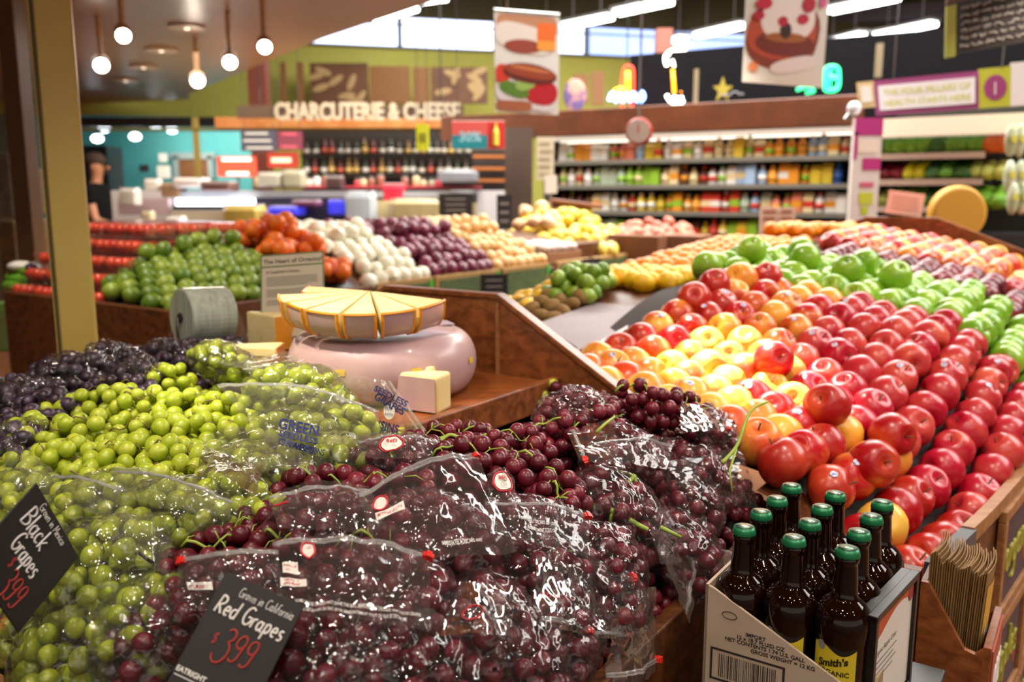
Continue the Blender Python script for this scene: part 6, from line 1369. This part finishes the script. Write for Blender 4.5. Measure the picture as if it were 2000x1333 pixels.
for (nm, c, x, y, rx, ry, rot, sq) in (('table_print', '#C08A6A', .5, .12, .47, .12, 0, 4), ('cloth_print', '#E6DCD4', .45, .25, .45, .14, .2, 3), ('bowl_print', '#9A4434', .45, .33, .3, .07, 0, 2), ('orange_square', '#E8702E', .80, .20, .14, .12, 0, 8), ('yellow_square', '#F0A040', .80, .31, .14, .05, 0, 8), ('plate_print', '#E8E4E8', .5, .74, .48, .20, .2, 5), ('wood_print', '#B06A48', .3, .93, .28, .05, 0, 4), ('pepper_print', '#C01F2C', .72, .78, .26, .13, .1, 2.4), ('pepper_print', '#D8402A', .12, .62, .11, .10, 0, 2.4), ('greens_print', '#5E8A30', .30, .77, .24, .07, .3, 2.2), ('greens_print', '#9CC060', .48, .71, .16, .06, -.3, 2.2), ('shadow_print', '#6A2A20', .55, .60, .42, .10, .1, 2), ('sausage_print', '#A0452C', .55, .58, .40, .065, .12, 2.4), ('sausage_highlight', '#C87848', .55, .555, .32, .02, .12, 2.2)):
    blob(bd, f, nm, c, x, y, rx, ry, rot, .002+.0006*len(bd.children), sq=sq)
t, f, bd = banner([(1458, -30), (1622, -38), (1606, 172), (1450, 160)], 4.6, 'hanging food banner picturing a dessert topped with raspberries', 2)
for (nm, c, x, y, rx, ry, rot, sq) in (('tray_print', '#8A3A20', .47, .52, .44, .34, .15, 2.6), ('cake_print', '#C05030', .45, .50, .42, .26, .1, 2.4), ('dish_print', '#F0E6E4', .62, .80, .30, .07, -.3, 2.4), ('cake_shadow', '#7A2A18', .5, .60, .36, .12, .1, 2.2), ('cream_print', '#F4E9E6', .52, .36, .33, .22, 0, 2.2), ('caramel_print', '#A8602C', .5, .54, .26, .05, .05, 2), ('chocolate_print', '#3A1A14', .50, .47, .07, .08, 0, 2), ('raspberry_print', '#C01838', .46, .38, .06, .05, 0, 2), ('raspberry_print', '#C01838', .70, .36, .07, .05, 0, 2), ('raspberry_print', '#B81834', .76, .22, .08, .08, 0, 2), ('raspberry_print', '#C82040', .22, .20, .10, .06, 0, 2), ('raspberry_print', '#B81834', .16, .32, .07, .05, 0, 2), ('orange_print', '#E88A5A', .12, .84, .06, .05, 0, 2), ('pink_print', '#E0609A', .93, .2, .04, .06, 0, 2)):
    blob(bd, f, nm, c, x, y, rx, ry, rot, .002+.0006*len(bd.children), sq=sq)
# ---- round purple sign, neon signs, black wall
p = P(1123, 186, 8.2); t = thing('round_sign', 'oval purple and peach sign right of the sausage banner', 'sign', p); b = MB(); b.sphere((0, 0, 0), .135, 20, None, (.8, .08, 1.1)); b.build('plate', mat('sign_purple', '#5A4A78', .4, col2='#C08A78', scale=6, lo=.45, hi=.55), t, True)
def neon(name, pts, d, col, parent, r=.018, e=9, base=None, sm_=True):
    q = [P(x, y, d)-base for x, y in pts]; q = [Vector(v) for v in smooth_pl([tuple(v) for v in q], 4)] if sm_ else q
    b = MB(); b.tube(q, r, 8); return b.build(name, mat('neon_'+col[1:], col, .3, emit=e), parent, True)
base = P(1225, 170, 8.3); t = thing('neon_sign', 'neon sign with a red and yellow upright tube crossed by blue-white script', 'neon sign', base)
neon('red_tube', [(1216, 212), (1214, 185), (1216, 150), (1220, 133), (1228, 129), (1236, 135), (1237, 160), (1236, 195), (1232, 212), (1225, 218), (1216, 212)], 8.3, '#FF2A12', t, .011, 7, base)
neon('yellow_tube', [(1226, 140), (1226, 178)], 8.3, '#FFC81A', t, .022, 4, base, False); neon('yellow_tube', [(1200, 178), (1212, 173), (1222, 176)], 8.3, '#FFD820', t, .02, 4, base)
neon('blue_script', [(1190, 196), (1196, 182), (1203, 198), (1210, 184), (1216, 198), (1224, 184), (1230, 197), (1237, 182), (1244, 197), (1252, 180), (1257, 190), (1248, 200)], 8.28, '#7AA8FF', t, .019, 7, base)
b = MB(); b.tube([Vector((0, .05, .1)), Vector((0, .05, 3.4-base.z+.9))], .006, 5); b.build('hanger', BLACK, t)
base = P(1325, 155, 8.3); t = thing('neon_sign', 'neon beer glass sign with white foam and two orange tubes', 'neon sign', base)
neon('foam_tube', [(1303, 128), (1300, 112), (1312, 100), (1326, 98), (1342, 103), (1350, 116), (1342, 128), (1326, 136), (1314, 120), (1330, 112)], 8.3, '#FFF4E0', t, .019, 8, base)
neon('orange_tube', [(1314, 136), (1317, 182)], 8.3, '#FF9A1E', t, .016, 3.5, base, False); neon('orange_tube', [(1336, 136), (1331, 182)], 8.3, '#FF9A1E', t, .016, 3.5, base, False)
neon('base_tube', [(1302, 186), (1310, 198), (1324, 203), (1338, 196), (1344, 182), (1330, 192), (1314, 190)], 8.3, '#FFF6EC', t, .016, 7, base)
base = P(1625, 155, 7.0); t = thing('neon_sign', 'green neon sign partly hidden by the dessert banner', 'neon sign', base)
neon('green_tube', [(1612, 176), (1612, 150), (1614, 134), (1626, 130), (1636, 134), (1638, 150), (1637, 168), (1630, 176), (1612, 176)], 7.0, '#1EE07A', t, .017, 4, base); neon('green_tube', [(1620, 150), (1636, 152)], 7.0, '#3AF094', t, .017, 4, base, False); neon('green_tube', [(1622, 138), (1620, 170)], 7.0, '#1EE07A', t, .014, 4, base, False)
neon('green_tube', [(1556, 176), (1568, 172), (1580, 172), (1590, 178), (1574, 182)], 7.0, '#1EC070', t, .014, 2.5, base)
# black wall over the dairy case, following it
dl, dr_ = P(1085, 268, 7.75), P(1668, 245, 6.5); dl.z = dr_.z = 0; DX = (dr_-dl); DL = DX.length; DX.normalize(); DN = Vector((DX.y, -DX.x, 0)); DM = Matrix((DX, -DN, Vector((0, 0, 1)))).transposed()
b = MB(); c = dl+DX*(DL/2+1.0)-DN*1.2; b.box((c.x, c.y, 2.5), (DL+1.6, .1, .85), DM); struct('wall_right', b, mat('wall_charcoal', '#0E0C10', .9, spec=.15))
p = P(1412, 176, 7.6); t = thing('star_sign', 'yellow star sign with pale script on the charcoal wall', 'sign', p)
b = MB(); pts = [Vector((.09*(1 if i % 2 == 0 else .42)*math.sin(PI*i/5), 0, .11*(1 if i % 2 == 0 else .42)*math.cos(PI*i/5))) for i in range(10)]; b.prism(pts, (0, .03, 0)); b.build('star', mat('star_gold', '#8C7A1E', .5), t)
b = MB(); rnd = random.Random(4); b.tube([(-.02+.018*i, -.01, -.03+rnd.uniform(-.02, .02)) for i in range(12)], .006, 5); b.build('script', mat('script_grey', '#7C767C', .5), t)
# ---- dairy wall
dw = thing('dairy_case', 'long open dairy case with wooden fascia and black shelves on the right', 'display case', dl+DX*DL/2)
def dbox(s0, s1, n0, n1, z0, z1): # s along, n out towards the aisle
    b = MB(); c = DX*((s0+s1)/2-DL/2)+DN*((n0+n1)/2); b.box((c.x, c.y, (z0+z1)/2), (s1-s0, n1-n0, z1-z0), DM); return b
dbox(-.05, DL+.02, -.55, -.50, 0, 2.1).build('back_panel', mat('case_black', '#121214', .5), dw)
dbox(-1.2, DL+.05, -.1, .05, 2.10, 2.32).build('fascia', mat('fascia_wood', '#6E3A1C', .45, col2='#5A2E16', scale=5), dw, bevel=.01)
dbox(-.05, DL+.05, -.5, .04, 2.06, 2.10).build('light_trim', mat('trim_lit', '#D8D2C8', .4), dw)
dbox(DL, DL+.05, -.55, .02, 0, 2.1).build('end_panel', DGREY, dw); dbox(-.08, -.04, -.55, .02, 0, 2.1).build('end_panel', DGREY, dw)
dbox(-.05, DL, -.5, .0, .0, .85).build('case_base', DGREY, dw)
levels = [1.885, 1.675, 1.455, 1.24, 1.03]
for z in levels:
    dbox(-.03, DL, -.5, -.02, z-.022, z).build('shelf', mat('case_black', '#121214', .5), dw); dbox(-.03, DL, -.02, .0, z-.03, z+.006).build('price_rail', mat('rail_grey', '#7A766C', .6), dw)
dbox(0, DL, -.12, -.09, 2.045, 2.058).build('added_glow_strip', mat('added_case_glow', '#FFF6E6', .3, emit=1.6), dw)  # glowing strip added under the fascia; no lamp is seen there
def carton_mesh(w_, h_, c1, c2):
    b = MB(); b.box((0, 0, h_*.4), (w_, w_, h_*.8)); b.prism([(-w_/2, -w_/2, h_*.8), (-w_/2, w_/2, h_*.8), (-w_/2, 0, h_*.96)], (w_, 0, 0)); b.box((0, 0, h_*.97), (w_, .006, h_*.06)); b.cur = 1; b.box((0, 0, h_*.45), (w_+.002, w_+.002, h_*.3)); return b.mesh('carton', [mat('pk_'+c1[1:], c1, .4), mat('pk_'+c2[1:], c2, .4)])
def jug_mesh(w_, h_, c1, c2):
    b = MB(); b.lathe([(.001, 0), (w_*.48, .002), (w_*.5, h_*.1), (w_*.5, h_*.62), (w_*.3, h_*.8), (w_*.18, h_*.86), (w_*.18, h_*.92)], 12); b.cur = 1; b.lathe([(w_*.22, h_*.9), (w_*.22, h_*.99), (.001, h_)], 10); b.lathe([(w_*.51, h_*.2), (w_*.51, h_*.5)], 12); return b.mesh('jug', [mat('pk_'+c1[1:], c1, .3), mat('pk_'+c2[1:], c2, .4)], True)
NMC = {'#F4F0E6': 'white', '#F2A02C': 'orange', '#E8C83A': 'yellow', '#D8402C': 'red', '#9ACB3A': 'green', '#A8C4E4': 'light blue', '#EFD9A4': 'cream', '#2E5AA8': 'blue', '#6A3A24': 'brown', '#E8846A': 'salmon', '#B9C9B0': 'pale green'}
ROWPAL = [['#F4F0E6', '#F2A02C', '#F4F0E6', '#E8846A', '#A8C4E4', '#E8C83A', '#F4F0E6', '#EFD9A4', '#E8C83A', '#EFD9A4', '#F2A02C', '#F2A02C', '#A8C4E4', '#EFD9A4'],
 ['#EFD9A4', '#F4F0E6', '#B9C9B0', '#E8C83A', '#9ACB3A', '#D8402C', '#EFD9A4', '#6A3A24', '#F4F0E6', '#A8C4E4', '#EFD9A4', '#F2A02C', '#E8C83A', '#2E5AA8'],
 ['#6A3A24', '#EFD9A4', '#F4F0E6', '#D8402C', '#E8C83A', '#EFD9A4', '#F2A02C', '#2E5AA8', '#D8402C', '#B9C9B0', '#A8C4E4', '#E8846A', '#EFD9A4', '#F4F0E6'],
 ['#6A3A24', '#F4F0E6', '#B9C9B0', '#9ACB3A', '#EFD9A4', '#F4F0E6', '#6A3A24', '#D8402C', '#E8C83A', '#9ACB3A', '#D8402C', '#6A3A24', '#E8846A', '#D8402C'],
 ['#EFD9A4', '#E8C83A', '#6A3A24', '#F4F0E6', '#9ACB3A', '#EFD9A4', '#6A3A24', '#D8402C', '#E8C83A', '#EFD9A4', '#D8402C', '#6A3A24', '#F4F0E6', '#D8402C']]
PKC = {}
for r_, z in enumerate(levels):
    s = .04; sn = ['top', 'second', 'third', 'fourth', 'bottom'][r_]
    while s < DL-.04:
        c1 = ROWPAL[r_][min(13, max(0, int(s/DL*14+random.uniform(-.8, .8))))]; c2 = random.choice(['#F4F0E6', '#EFD9A4', '#F2A02C', '#D8402C', '#9ACB3A']) if random.random() < .6 else c1
        kind = 'carton' if random.random() < .45 else 'jug'; key = (kind, c1, c2)
        if key not in PKC: PKC[key] = (carton_mesh if kind == 'carton' else jug_mesh)(.075, .185, c1, c2)
        q = dl+DX*s-DN*(.07+random.uniform(0, .03)); o = mobj(kind, PKC[key], None, (q.x, q.y, z), (0, 0, math.atan2(DX.y, DX.x))); o.scale = (1, 1, random.uniform(.78, 1.0)*(.95 if r_ < 3 else .9))
        tag(o, '%s %s on the %s shelf of the dairy case' % (NMC[c1], 'drink carton' if kind == 'carton' else 'drink bottle', sn), 'carton' if kind == 'carton' else 'bottle', '%s %ss, %s dairy shelf' % (NMC[c1], kind, sn)); s += random.uniform(.076, .088)
board('notice', 1486, 1518, 405, 462, 5.4, mat('notice_peach', '#D8B8A0', .6), 'peach notice card standing before the dairy case, left one', rows=4, rm=mat('print_rust', '#A8584A', .6)); board('notice', 1521, 1553, 405, 462, 5.4, mat('notice_peach', '#D8B8A0', .6), 'peach notice card standing before the dairy case, right one', rows=4, rm=mat('print_rust', '#A8584A', .6))
board('notice', 1048, 1082, 268, 352, 6.7, mat('notice_cream', '#CFC4A8', .6), 'tall cream notice on the post left of the dairy case', rows=5, rm=mat('print_tan', '#A89C80', .6))
board('notice', 1064, 1088, 342, 378, 6.4, PAPER, 'small white paper tilted below the cream notice', rows=0)
# hanging scale
p = P(1248, 257, 5.0); t = thing('hanging_scale', 'round hanging produce scale with red rim before the dairy case', 'scale', p); Ms = Matrix.Rotation(PI/2, 3, 'X')
b = MB(); b.lathe([(.001, -.03), (.072, -.03), (.078, 0), (.072, .03), (.001, .03)], 28, M=Ms); b.build('housing', mat('scale_red', '#B02A2A', .35), t, True)
b = MB(); b.lathe([(.066, .031), (.064, .034), (.001, .034)], 28, M=Ms, c=(-.008, 0, 0)); dl_ = b.build('dial', mat('scale_face', '#A89C98', .4), t); b = MB(); b.box((-.008, -.037, .015), (.006, .003, .05)); b.build('needle', RPAINT, dl_)
b = MB(); b.tube([(0, 0, .075), (0, 0, .30), (0, 0, 4.0)], .006, 6); b.build('rod', STEEL, t)
b = MB(); b.tube([(0, 0, -.075), (0, 0, -.12)], .005, 6); b.build('hook', STEEL, t)
# ---- right produce case
pc0, pc1 = P(1712, 300, 6.0), P(2070, 295, 5.4); pc0.z = pc1.z = 0; X = (pc1-pc0); XL = X.length; X.normalize(); XN = Vector((X.y, -X.x, 0)); XM = Matrix((X, -XN, Vector((0, 0, 1)))).transposed()
pc = thing('produce_case', 'lit open produce case with leafy greens at the right edge', 'display case', pc0+X*XL/2)
def xbox(s0, s1, n0, n1, z0, z1):
    b = MB(); c = X*((s0+s1)/2-XL/2)+XN*((n0+n1)/2); b.box((c.x, c.y, (z0+z1)/2), (s1-s0, n1-n0, z1-z0), XM); return b
xbox(0, XL, -.6, -.55, 0, 2.3).build('back_panel', mat('case_dark', '#23221F', .5), pc); xbox(0, XL, -.5, .05, 1.98, 2.10).build('lit_canopy', mat('case_canopy', '#D9CDB4', .4, emit=.35), pc); xbox(0, XL, -.5, 0, 0, 1.35).build('case_base', DGREY, pc); xbox(-.04, 0, -.6, .02, 0, 2.1).build('end_panel', DGREY, pc)
lev = [1.866, 1.695, 1.515]
for z in lev: xbox(0, XL*.62, -.5, 0, z-.03, z).build('shelf', DGREY, pc); xbox(0, XL*.62, 0, .015, z-.035, z+.005).build('price_rail', mat('rail_tan', '#B9A090', .5), pc)
def lump(name, m, w_, h_, seed, n=10, fz=18, am=.3):
    b = MB(); b.sphere((0, 0, 0), 1, 16); vs = [];
    for v in b.v:
        q = Vector(v); k = 1+am*noise.noise(q*2.4+Vector((seed, 0, 0)))+am*.6*noise.noise(q*6+Vector((0, seed, 0))); vs.append((q.x*w_*k, q.y*w_*.8*k, q.z*h_*k))
    b.v = vs; return b.mesh(name, m, True)
GRN = [lump('lettuce', mat('leaf_bright', '#86B92E', .5, col2='#5E9A24', scale=40, bump=.4, bscale=60), .08, .06, 1), lump('kale', mat('leaf_dark', '#2E5A26', .5, col2='#47782C', scale=40, bump=.4, bscale=60), .08, .055, 2), lump('parsley', mat('leaf_mid', '#5E9A2E', .5, col2='#7DB43A', scale=50, bump=.5, bscale=80), .075, .055, 3)]
CAR = lump('carrot_bunch', mat('carrot_orange', '#E8702A', .4), .07, .05, 4); RAD = lump('radish_bunch', mat('radish_red', '#A8243A', .4, col2='#7A1A2C', scale=30), .06, .045, 5); PEP = lump('yellow_pepper', mat('pepper_yellow', '#E8E02C', .3), .055, .06, 6, am=.15); PAL = lump('pale_cabbage', mat('cabbage_pale', '#CFD86A', .45), .06, .05, 7, am=.15)
rowsX = [(lev[0], ['parsley', 'lettuce', 'lettuce', 'lettuce', 'kale', 'parsley', 'parsley', 'parsley', 'carrot_bunch', 'carrot_bunch']), (lev[1], ['radish_bunch', 'radish_bunch', 'yellow_pepper', 'yellow_pepper', 'kale', 'parsley', 'kale', 'pale_cabbage', 'pale_cabbage', 'pale_cabbage']), (lev[2], ['pale_cabbage', 'parsley', 'pale_cabbage', 'lettuce', 'kale', 'lettuce', 'parsley', 'lettuce', 'lettuce', 'lettuce'])]
MM = {'lettuce': GRN[0], 'kale': GRN[1], 'parsley': GRN[2], 'carrot_bunch': CAR, 'radish_bunch': RAD, 'yellow_pepper': PEP, 'pale_cabbage': PAL}
for r_, (z, names) in enumerate(rowsX):
    for i, nm in enumerate(names):
        for dpt in range(2):
            q = pc0+X*(.05+.078*i)-XN*(.08+.12*dpt); o = mobj(nm, MM[nm], None, (q.x, q.y, z+.045+.035*dpt), (0, 0, random.uniform(0, 6)))
            tag(o, '%s on the %s shelf of the produce case' % (nm.replace('_', ' '), ['top', 'middle', 'lowest'][r_]), nm.replace('_', ' '), '%s on the %s produce shelf' % (nm.replace('_', ' '), ['top', 'middle', 'lowest'][r_]))
for i, (px, py) in enumerate([(1975, 275), (1992, 275), (1972, 345), (1992, 345), (1978, 388), (1997, 388)]):
    q = P(px, py, 5.35); t = thing('salad_bag', 'white and green salad bag at the right edge of the produce case, %s row' % ['upper', 'middle', 'lower'][i//2], 'salad bag', q, 0, 'salad bags, %s row' % ['upper', 'middle', 'lower'][i//2])
    o = mobj('pouch', lump('pouch', mat('pouch_white', '#D9DDC8', .4, col2='#8FA060', scale=14), .038, .10, i+8, am=.1), t); b = MB(); b.box((0, -.035, .01), (.03, .004, .04)); b.build('label', mat('pouch_yellow', '#D8D24A', .5), t)
# magenta column poster
t, w_, h_ = pbox('column_poster', 1664, 1718, 232, 452, 5.6, .05, mat('poster_white', '#DCD2CE', .5), 'tall white and magenta poster column between dairy and produce cases', 'poster', z0=1.0, parts='board')
for (x0, x1, z0_, z1_, c_, nm) in ((-.5, .5, .90, 1.0, '#B0247A', 'magenta_field'), (-.5, -.38, .76, .92, '#B0247A', 'magenta_field'), (-.15, .5, .70, .77, '#B82A7A', 'magenta_field'), (-.2, .3, .60, .63, '#C8607A', 'print'), (-.2, .3, .50, .57, '#C4C83A', 'print'), (-.1, .15, .44, .49, '#B8C83A', 'print'), (-.35, .35, .80, .87, '#E8D8C8', 'print')):
    b = MB(); b.box(((x0+x1)/2*w_, -.027, (z0_+z1_)/2*h_), ((x1-x0)*w_, .005, (z1_-z0_)*h_)); b.build(nm, mat('fld_'+c_[1:], c_, .5), t)
b = MB()
for i in range(9): b.box((0, -.027, h_*(.40-.04*i)), (w_*.7, .004, h_*.012))
b.build('small_print', mat('print_greyrose', '#A89898', .6), t)
# purple framed banner
TL, TR, BR, BL = P(1706, 158, 5.7), P(1912, 138, 5.3), P(1912, 212, 5.3), P(1712, 226, 5.7)
t = thing('health_banner', 'white banner in a purple frame with pale green capitals above the produce case', 'sign', TL)
def fb_(x, y, o_=0): return (TL*(1-x)+TR*x)*(1-y)+(BL*(1-x)+BR*x)*y-TL+Vector((0, -o_, 0))
def quad(x0, x1, y0, y1, col, nm, o_, par=None, mm=None):
    b = MB(); c = [fb_(x0, y0, o_), fb_(x1, y0, o_), fb_(x1, y1, o_), fb_(x0, y1, o_)]; b.prism(c, (0, .012, 0)); return b.build(nm, mm or mat('bn_'+col[1:], col, .5), par or t)
quad(0, 1, 0, 1, '#8A3468', 'frame', 0); fld = quad(.04, .96, .16, .86, '#DCD6DA', 'white_field', .008); quad(1.0, 1.28, -.04, 1.0, '#A8A81E', 'olive_field', .0); quad(1.28, 1.6, -.12, 1.0, '#D2C8C6', 'white_field', 0)
quad(-.17, 0, .0, .75, '#C4A878', 'end_board', .0); quad(-.14, -.03, .12, .6, '#D8D0C8', 'white_field', .006)
for s_, y_ in (('THE FOUR PILLARS OF', .46), ('HEALTH STARTS HERE', .76)):
    vs, fs = text_verts(s_, 1, bold=.01); mw = max(v[0] for v in vs); b = MB(); b.add([fb_(.08+.84*x/mw, y_-.26*y, .010) for x, y in vs], fs); b.build('lettering', mat('print_palegreen', '#C4C65A', .6), fld)
b = MB(); b.add([fb_(1.14+.10*math.cos(a), .48+.33*math.sin(a), .004) for a in np.linspace(0, 2*PI, 25)[:-1]], [tuple(range(24))]); o = b.build('round_badge', mat('badge_plum', '#8A2A62', .5), t)
vs, fs = text_verts('1', 1, 'CENTER', .03); b = MB(); b.add([fb_(1.14+.06*x, .66-.45*y, .006) for x, y in vs], fs); b.build('lettering', PAPER, o)
b = MB(); b.tube([fb_(.2, 0), fb_(.2, 0)+Vector((0, 0, 2.4))], .004, 5); b.tube([fb_(1.2, 0), fb_(1.2, 0)+Vector((0, 0, 2.4))], .004, 5); b.build('hanger', STEEL, t)
# hanging chalkboard top right
TL, TR, BR, BL = P(1868, 6, 4.2), P(2060, -40, 3.9), P(2060, 72, 3.9), P(1866, 106, 4.2)
t = thing('chalkboard', 'hanging black chalkboard with rows of white writing in the top right corner', 'chalkboard', TL)
quad2 = lambda x0, x1, y0, y1, m, nm, o_: (lambda b: (b.prism([fb_(x0, y0, o_), fb_(x1, y0, o_), fb_(x1, y1, o_), fb_(x0, y1, o_)], (0, .012, 0)), b.build(nm, m, t))[1])(MB())
cb = quad2(0, 1, 0, 1, CHALK, 'board', 0); quad2(-.11, 0, .02, 1.04, mat('chalk_olive_strip', '#8E9A4A', .6, col2='#A8A83A', scale=3), 'side_strip', .002); quad2(-.11, 1, -.3, -.02, mat('board_brown', '#5E3A1E', .6), 'top_board', .002)
b = MB(); rnd = random.Random(9); ctx = MB()
for r_ in range(6):
    x = .05
    while x < .92:
        w2 = rnd.uniform(.05, .12); pts = [fb_(x+w2*k/7, .14+.145*r_+rnd.uniform(-.035, .035), .004) for k in range(8)]; b.tube(pts, .0045, 4); x += w2+.03
b.build('handwriting', mat('chalk_text', '#8F8A86', .7), cb)
b = MB(); b.tube([fb_(.3, 0), fb_(.3, 0)+Vector((0, 0, 2))], .004, 5); b.tube([fb_(.8, 0), fb_(.8, 0)+Vector((0, 0, 2))], .004, 5); b.build('hanger', STEEL, t)
# small spotlight and camera-like white lamp near the column poster
p = P(1668, 212, 5.6); t = thing('wall_lamp', 'small white lamp at the top of the magenta poster column', 'lamp', p); b = MB(); b.sphere((0, 0, 0), .045, 12); b.build('globe', mat('lamp_white', '#D8D8E0', .3), t, True); b = MB(); b.tube([(0, 0, 0), (-.05, 0, -.07)], .015, 6); b.build('arm', STEEL, t)
pbox('steel_pole', 1714, 1724, 85, 150, 7.2, .05, mat('pole_tan', '#7A6A50', .5), 'slim tan pole above the purple banner', 'pole'); pbox('steel_pole', 1357, 1364, 135, 200, 7.6, .05, mat('pole_tan', '#7A6A50', .5), 'slim tan pole right of the neon beer glass', 'pole')
# cardboard stacks and greens at the left edge
for i, (x0, x1, y0, y1, d, c_, lb) in enumerate([(0, 33, 432, 556, 5.2, '#A8722E', 'tan cardboard stack at the far left edge'), (-20, 22, 300, 425, 5.4, '#8A8478', 'grey blurred shelf goods at the far left edge'), (28, 62, 330, 420, 5.6, '#7A5A2E', 'brown box stack behind the yellow post'), (40, 75, 430, 520, 5.3, '#9A6A34', 'lower brown box left of the yellow post'), (-10, 14, 590, 690, 3.9, '#5E8A3A', 'green produce crate low at the left edge')]):
    pbox('stacked_box', x0, x1, y0, y1, d, .3, mat('lft_'+c_[1:], c_, .6, col2='#6A5A3A', scale=9), lb, 'box', bevel=.01)
# ================================================================== the person in black
def person():
    base = P(188, 440, 9.3); px_, py_ = base.x, base.y
    t = thing('person', 'person in a black t-shirt seen in profile, working at the deli behind the yellow post', 'person', (px_, py_, 0)); t.scale = (1.06,)*3
    def skin(name, verts, edges, rad, m, root=0, sub=2):
        me = bpy.data.meshes.new(name); me.from_pydata(verts, edges, []); me.materials.append(m); o = mobj(name, me, t)
        sk = o.modifiers.new('skin', 'SKIN'); sk.use_smooth_shade = True
        for i, r in enumerate(rad): me.skin_vertices[0].data[i].radius = (r, r*.82) if not hasattr(r, '__len__') else r
        for i in range(len(verts)): me.skin_vertices[0].data[i].use_root = (i == root)
        s = o.modifiers.new('sub', 'SUBSURF'); s.levels = sub; s.render_levels = sub; return o
    SKIN = mat('skin_tone', '#B9805E', .5, sss=.1); SH = mat('shirt_black', '#070709', .9, spec=.2); PN = mat('trousers_dark', '#2A2A34', .8)
    S = 1.90/1.78
    V = [(0, 0, .98), (0, 0, 1.20), (.01, 0, 1.40), (.02, 0, 1.50), (.04, 0, 1.57), (.05, 0, 1.66), (.045, 0, 1.75),
         (.03, -.19, 1.44), (.10, -.22, 1.18), (.34, -.18, 1.10), (.42, -.17, 1.09),
         (.03, .19, 1.44), (.10, .22, 1.18), (.34, .16, 1.12), (.42, .15, 1.11),
         (0, -.10, .90), (.02, -.11, .50), (0, -.11, .09), (.13, -.12, .05), (0, .10, .90), (.02, .11, .50), (0, .11, .09), (.13, .12, .05)]
    E = [(0, 1), (1, 2), (2, 3), (3, 4), (4, 5), (5, 6), (2, 7), (7, 8), (8, 9), (9, 10), (2, 11), (11, 12), (12, 13), (13, 14), (0, 15), (15, 16), (16, 17), (17, 18), (0, 19), (19, 20), (20, 21), (21, 22)]
    Rr = [(.12, .15), (.115, .15), (.115, .16), .062, .058, (.092, .078), (.082, .07), .052, .042, .030, .026, .052, .042, .030, .026, .085, .058, .042, .035, .085, .058, .042, .035]
    V = [tuple(c*S for c in v) for v in V]; body = skin('body', V, E, Rr, SKIN)
    TV = [V[0], V[1], (V[2][0], 0, V[2][2]+.04), (V[3][0], 0, V[3][2]+.03), V[7], ((V[7][0]+V[8][0])/2, (V[7][1]+V[8][1])/2, (V[7][2]+V[8][2])/2), V[11], ((V[11][0]+V[12][0])/2, (V[11][1]+V[12][1])/2, (V[11][2]+V[12][2])/2)]
    skin('shirt', TV, [(0, 1), (1, 2), (2, 3), (2, 4), (4, 5), (2, 6), (6, 7)], [(.15, .19), (.15, .19), (.15, .20), .09, .085, .07, .085, .07], SH)
    skin('trousers', [V[0], V[15], V[16], V[17], V[19], V[20], V[21]], [(0, 1), (1, 2), (2, 3), (0, 4), (4, 5), (5, 6)], [(.13, .165), .10, .072, .055, .10, .072, .055], PN)
    b = MB(); b.sphere(Vector((.030, 0, 1.725))*S, .105*S, 16, None, (1.0, .82, .72)); b.build('hair', mat('hair_brown', '#3A2A1E', .8), t, True)
    b = MB(); b.sphere(Vector((.148, 0, 1.655))*S, .017, 8, None, (1.2, .8, 1.2)); b.build('nose', SKIN, t, True)
    for s_ in (-1, 1):
        b = MB(); b.sphere(Vector((.128, .032*s_, 1.68))*S, .012, 8); b.build('eye', mat('eye_dark', '#1A1412', .3), t, True)
        b = MB(); b.sphere(Vector((.04, .078*s_, 1.66))*S, .022, 8, None, (.8, .4, 1.2)); b.build('ear', SKIN, t, True)
        hv = Vector(V[10 if s_ < 0 else 14])
        for k in range(5):
            a = (-.028+.015*k)*1.0; th = k == 0
            fv = [tuple(hv+Vector((.0, a*.8, 0))), tuple(hv+Vector((.045 if not th else .02, a*1.2, -.005))), tuple(hv+Vector((.075 if not th else .035, a*1.3, -.022)))]
            skin('finger', fv, [(0, 1), (1, 2)], [.010, .009, .008], SKIN, 0, 1)
    b = MB(); b.sphere(Vector((.135, 0, 1.615))*S, .018, 8, None, (.4, 1, .3)); b.build('mouth', mat('lip_tone', '#94524A', .5), t, True)
person()
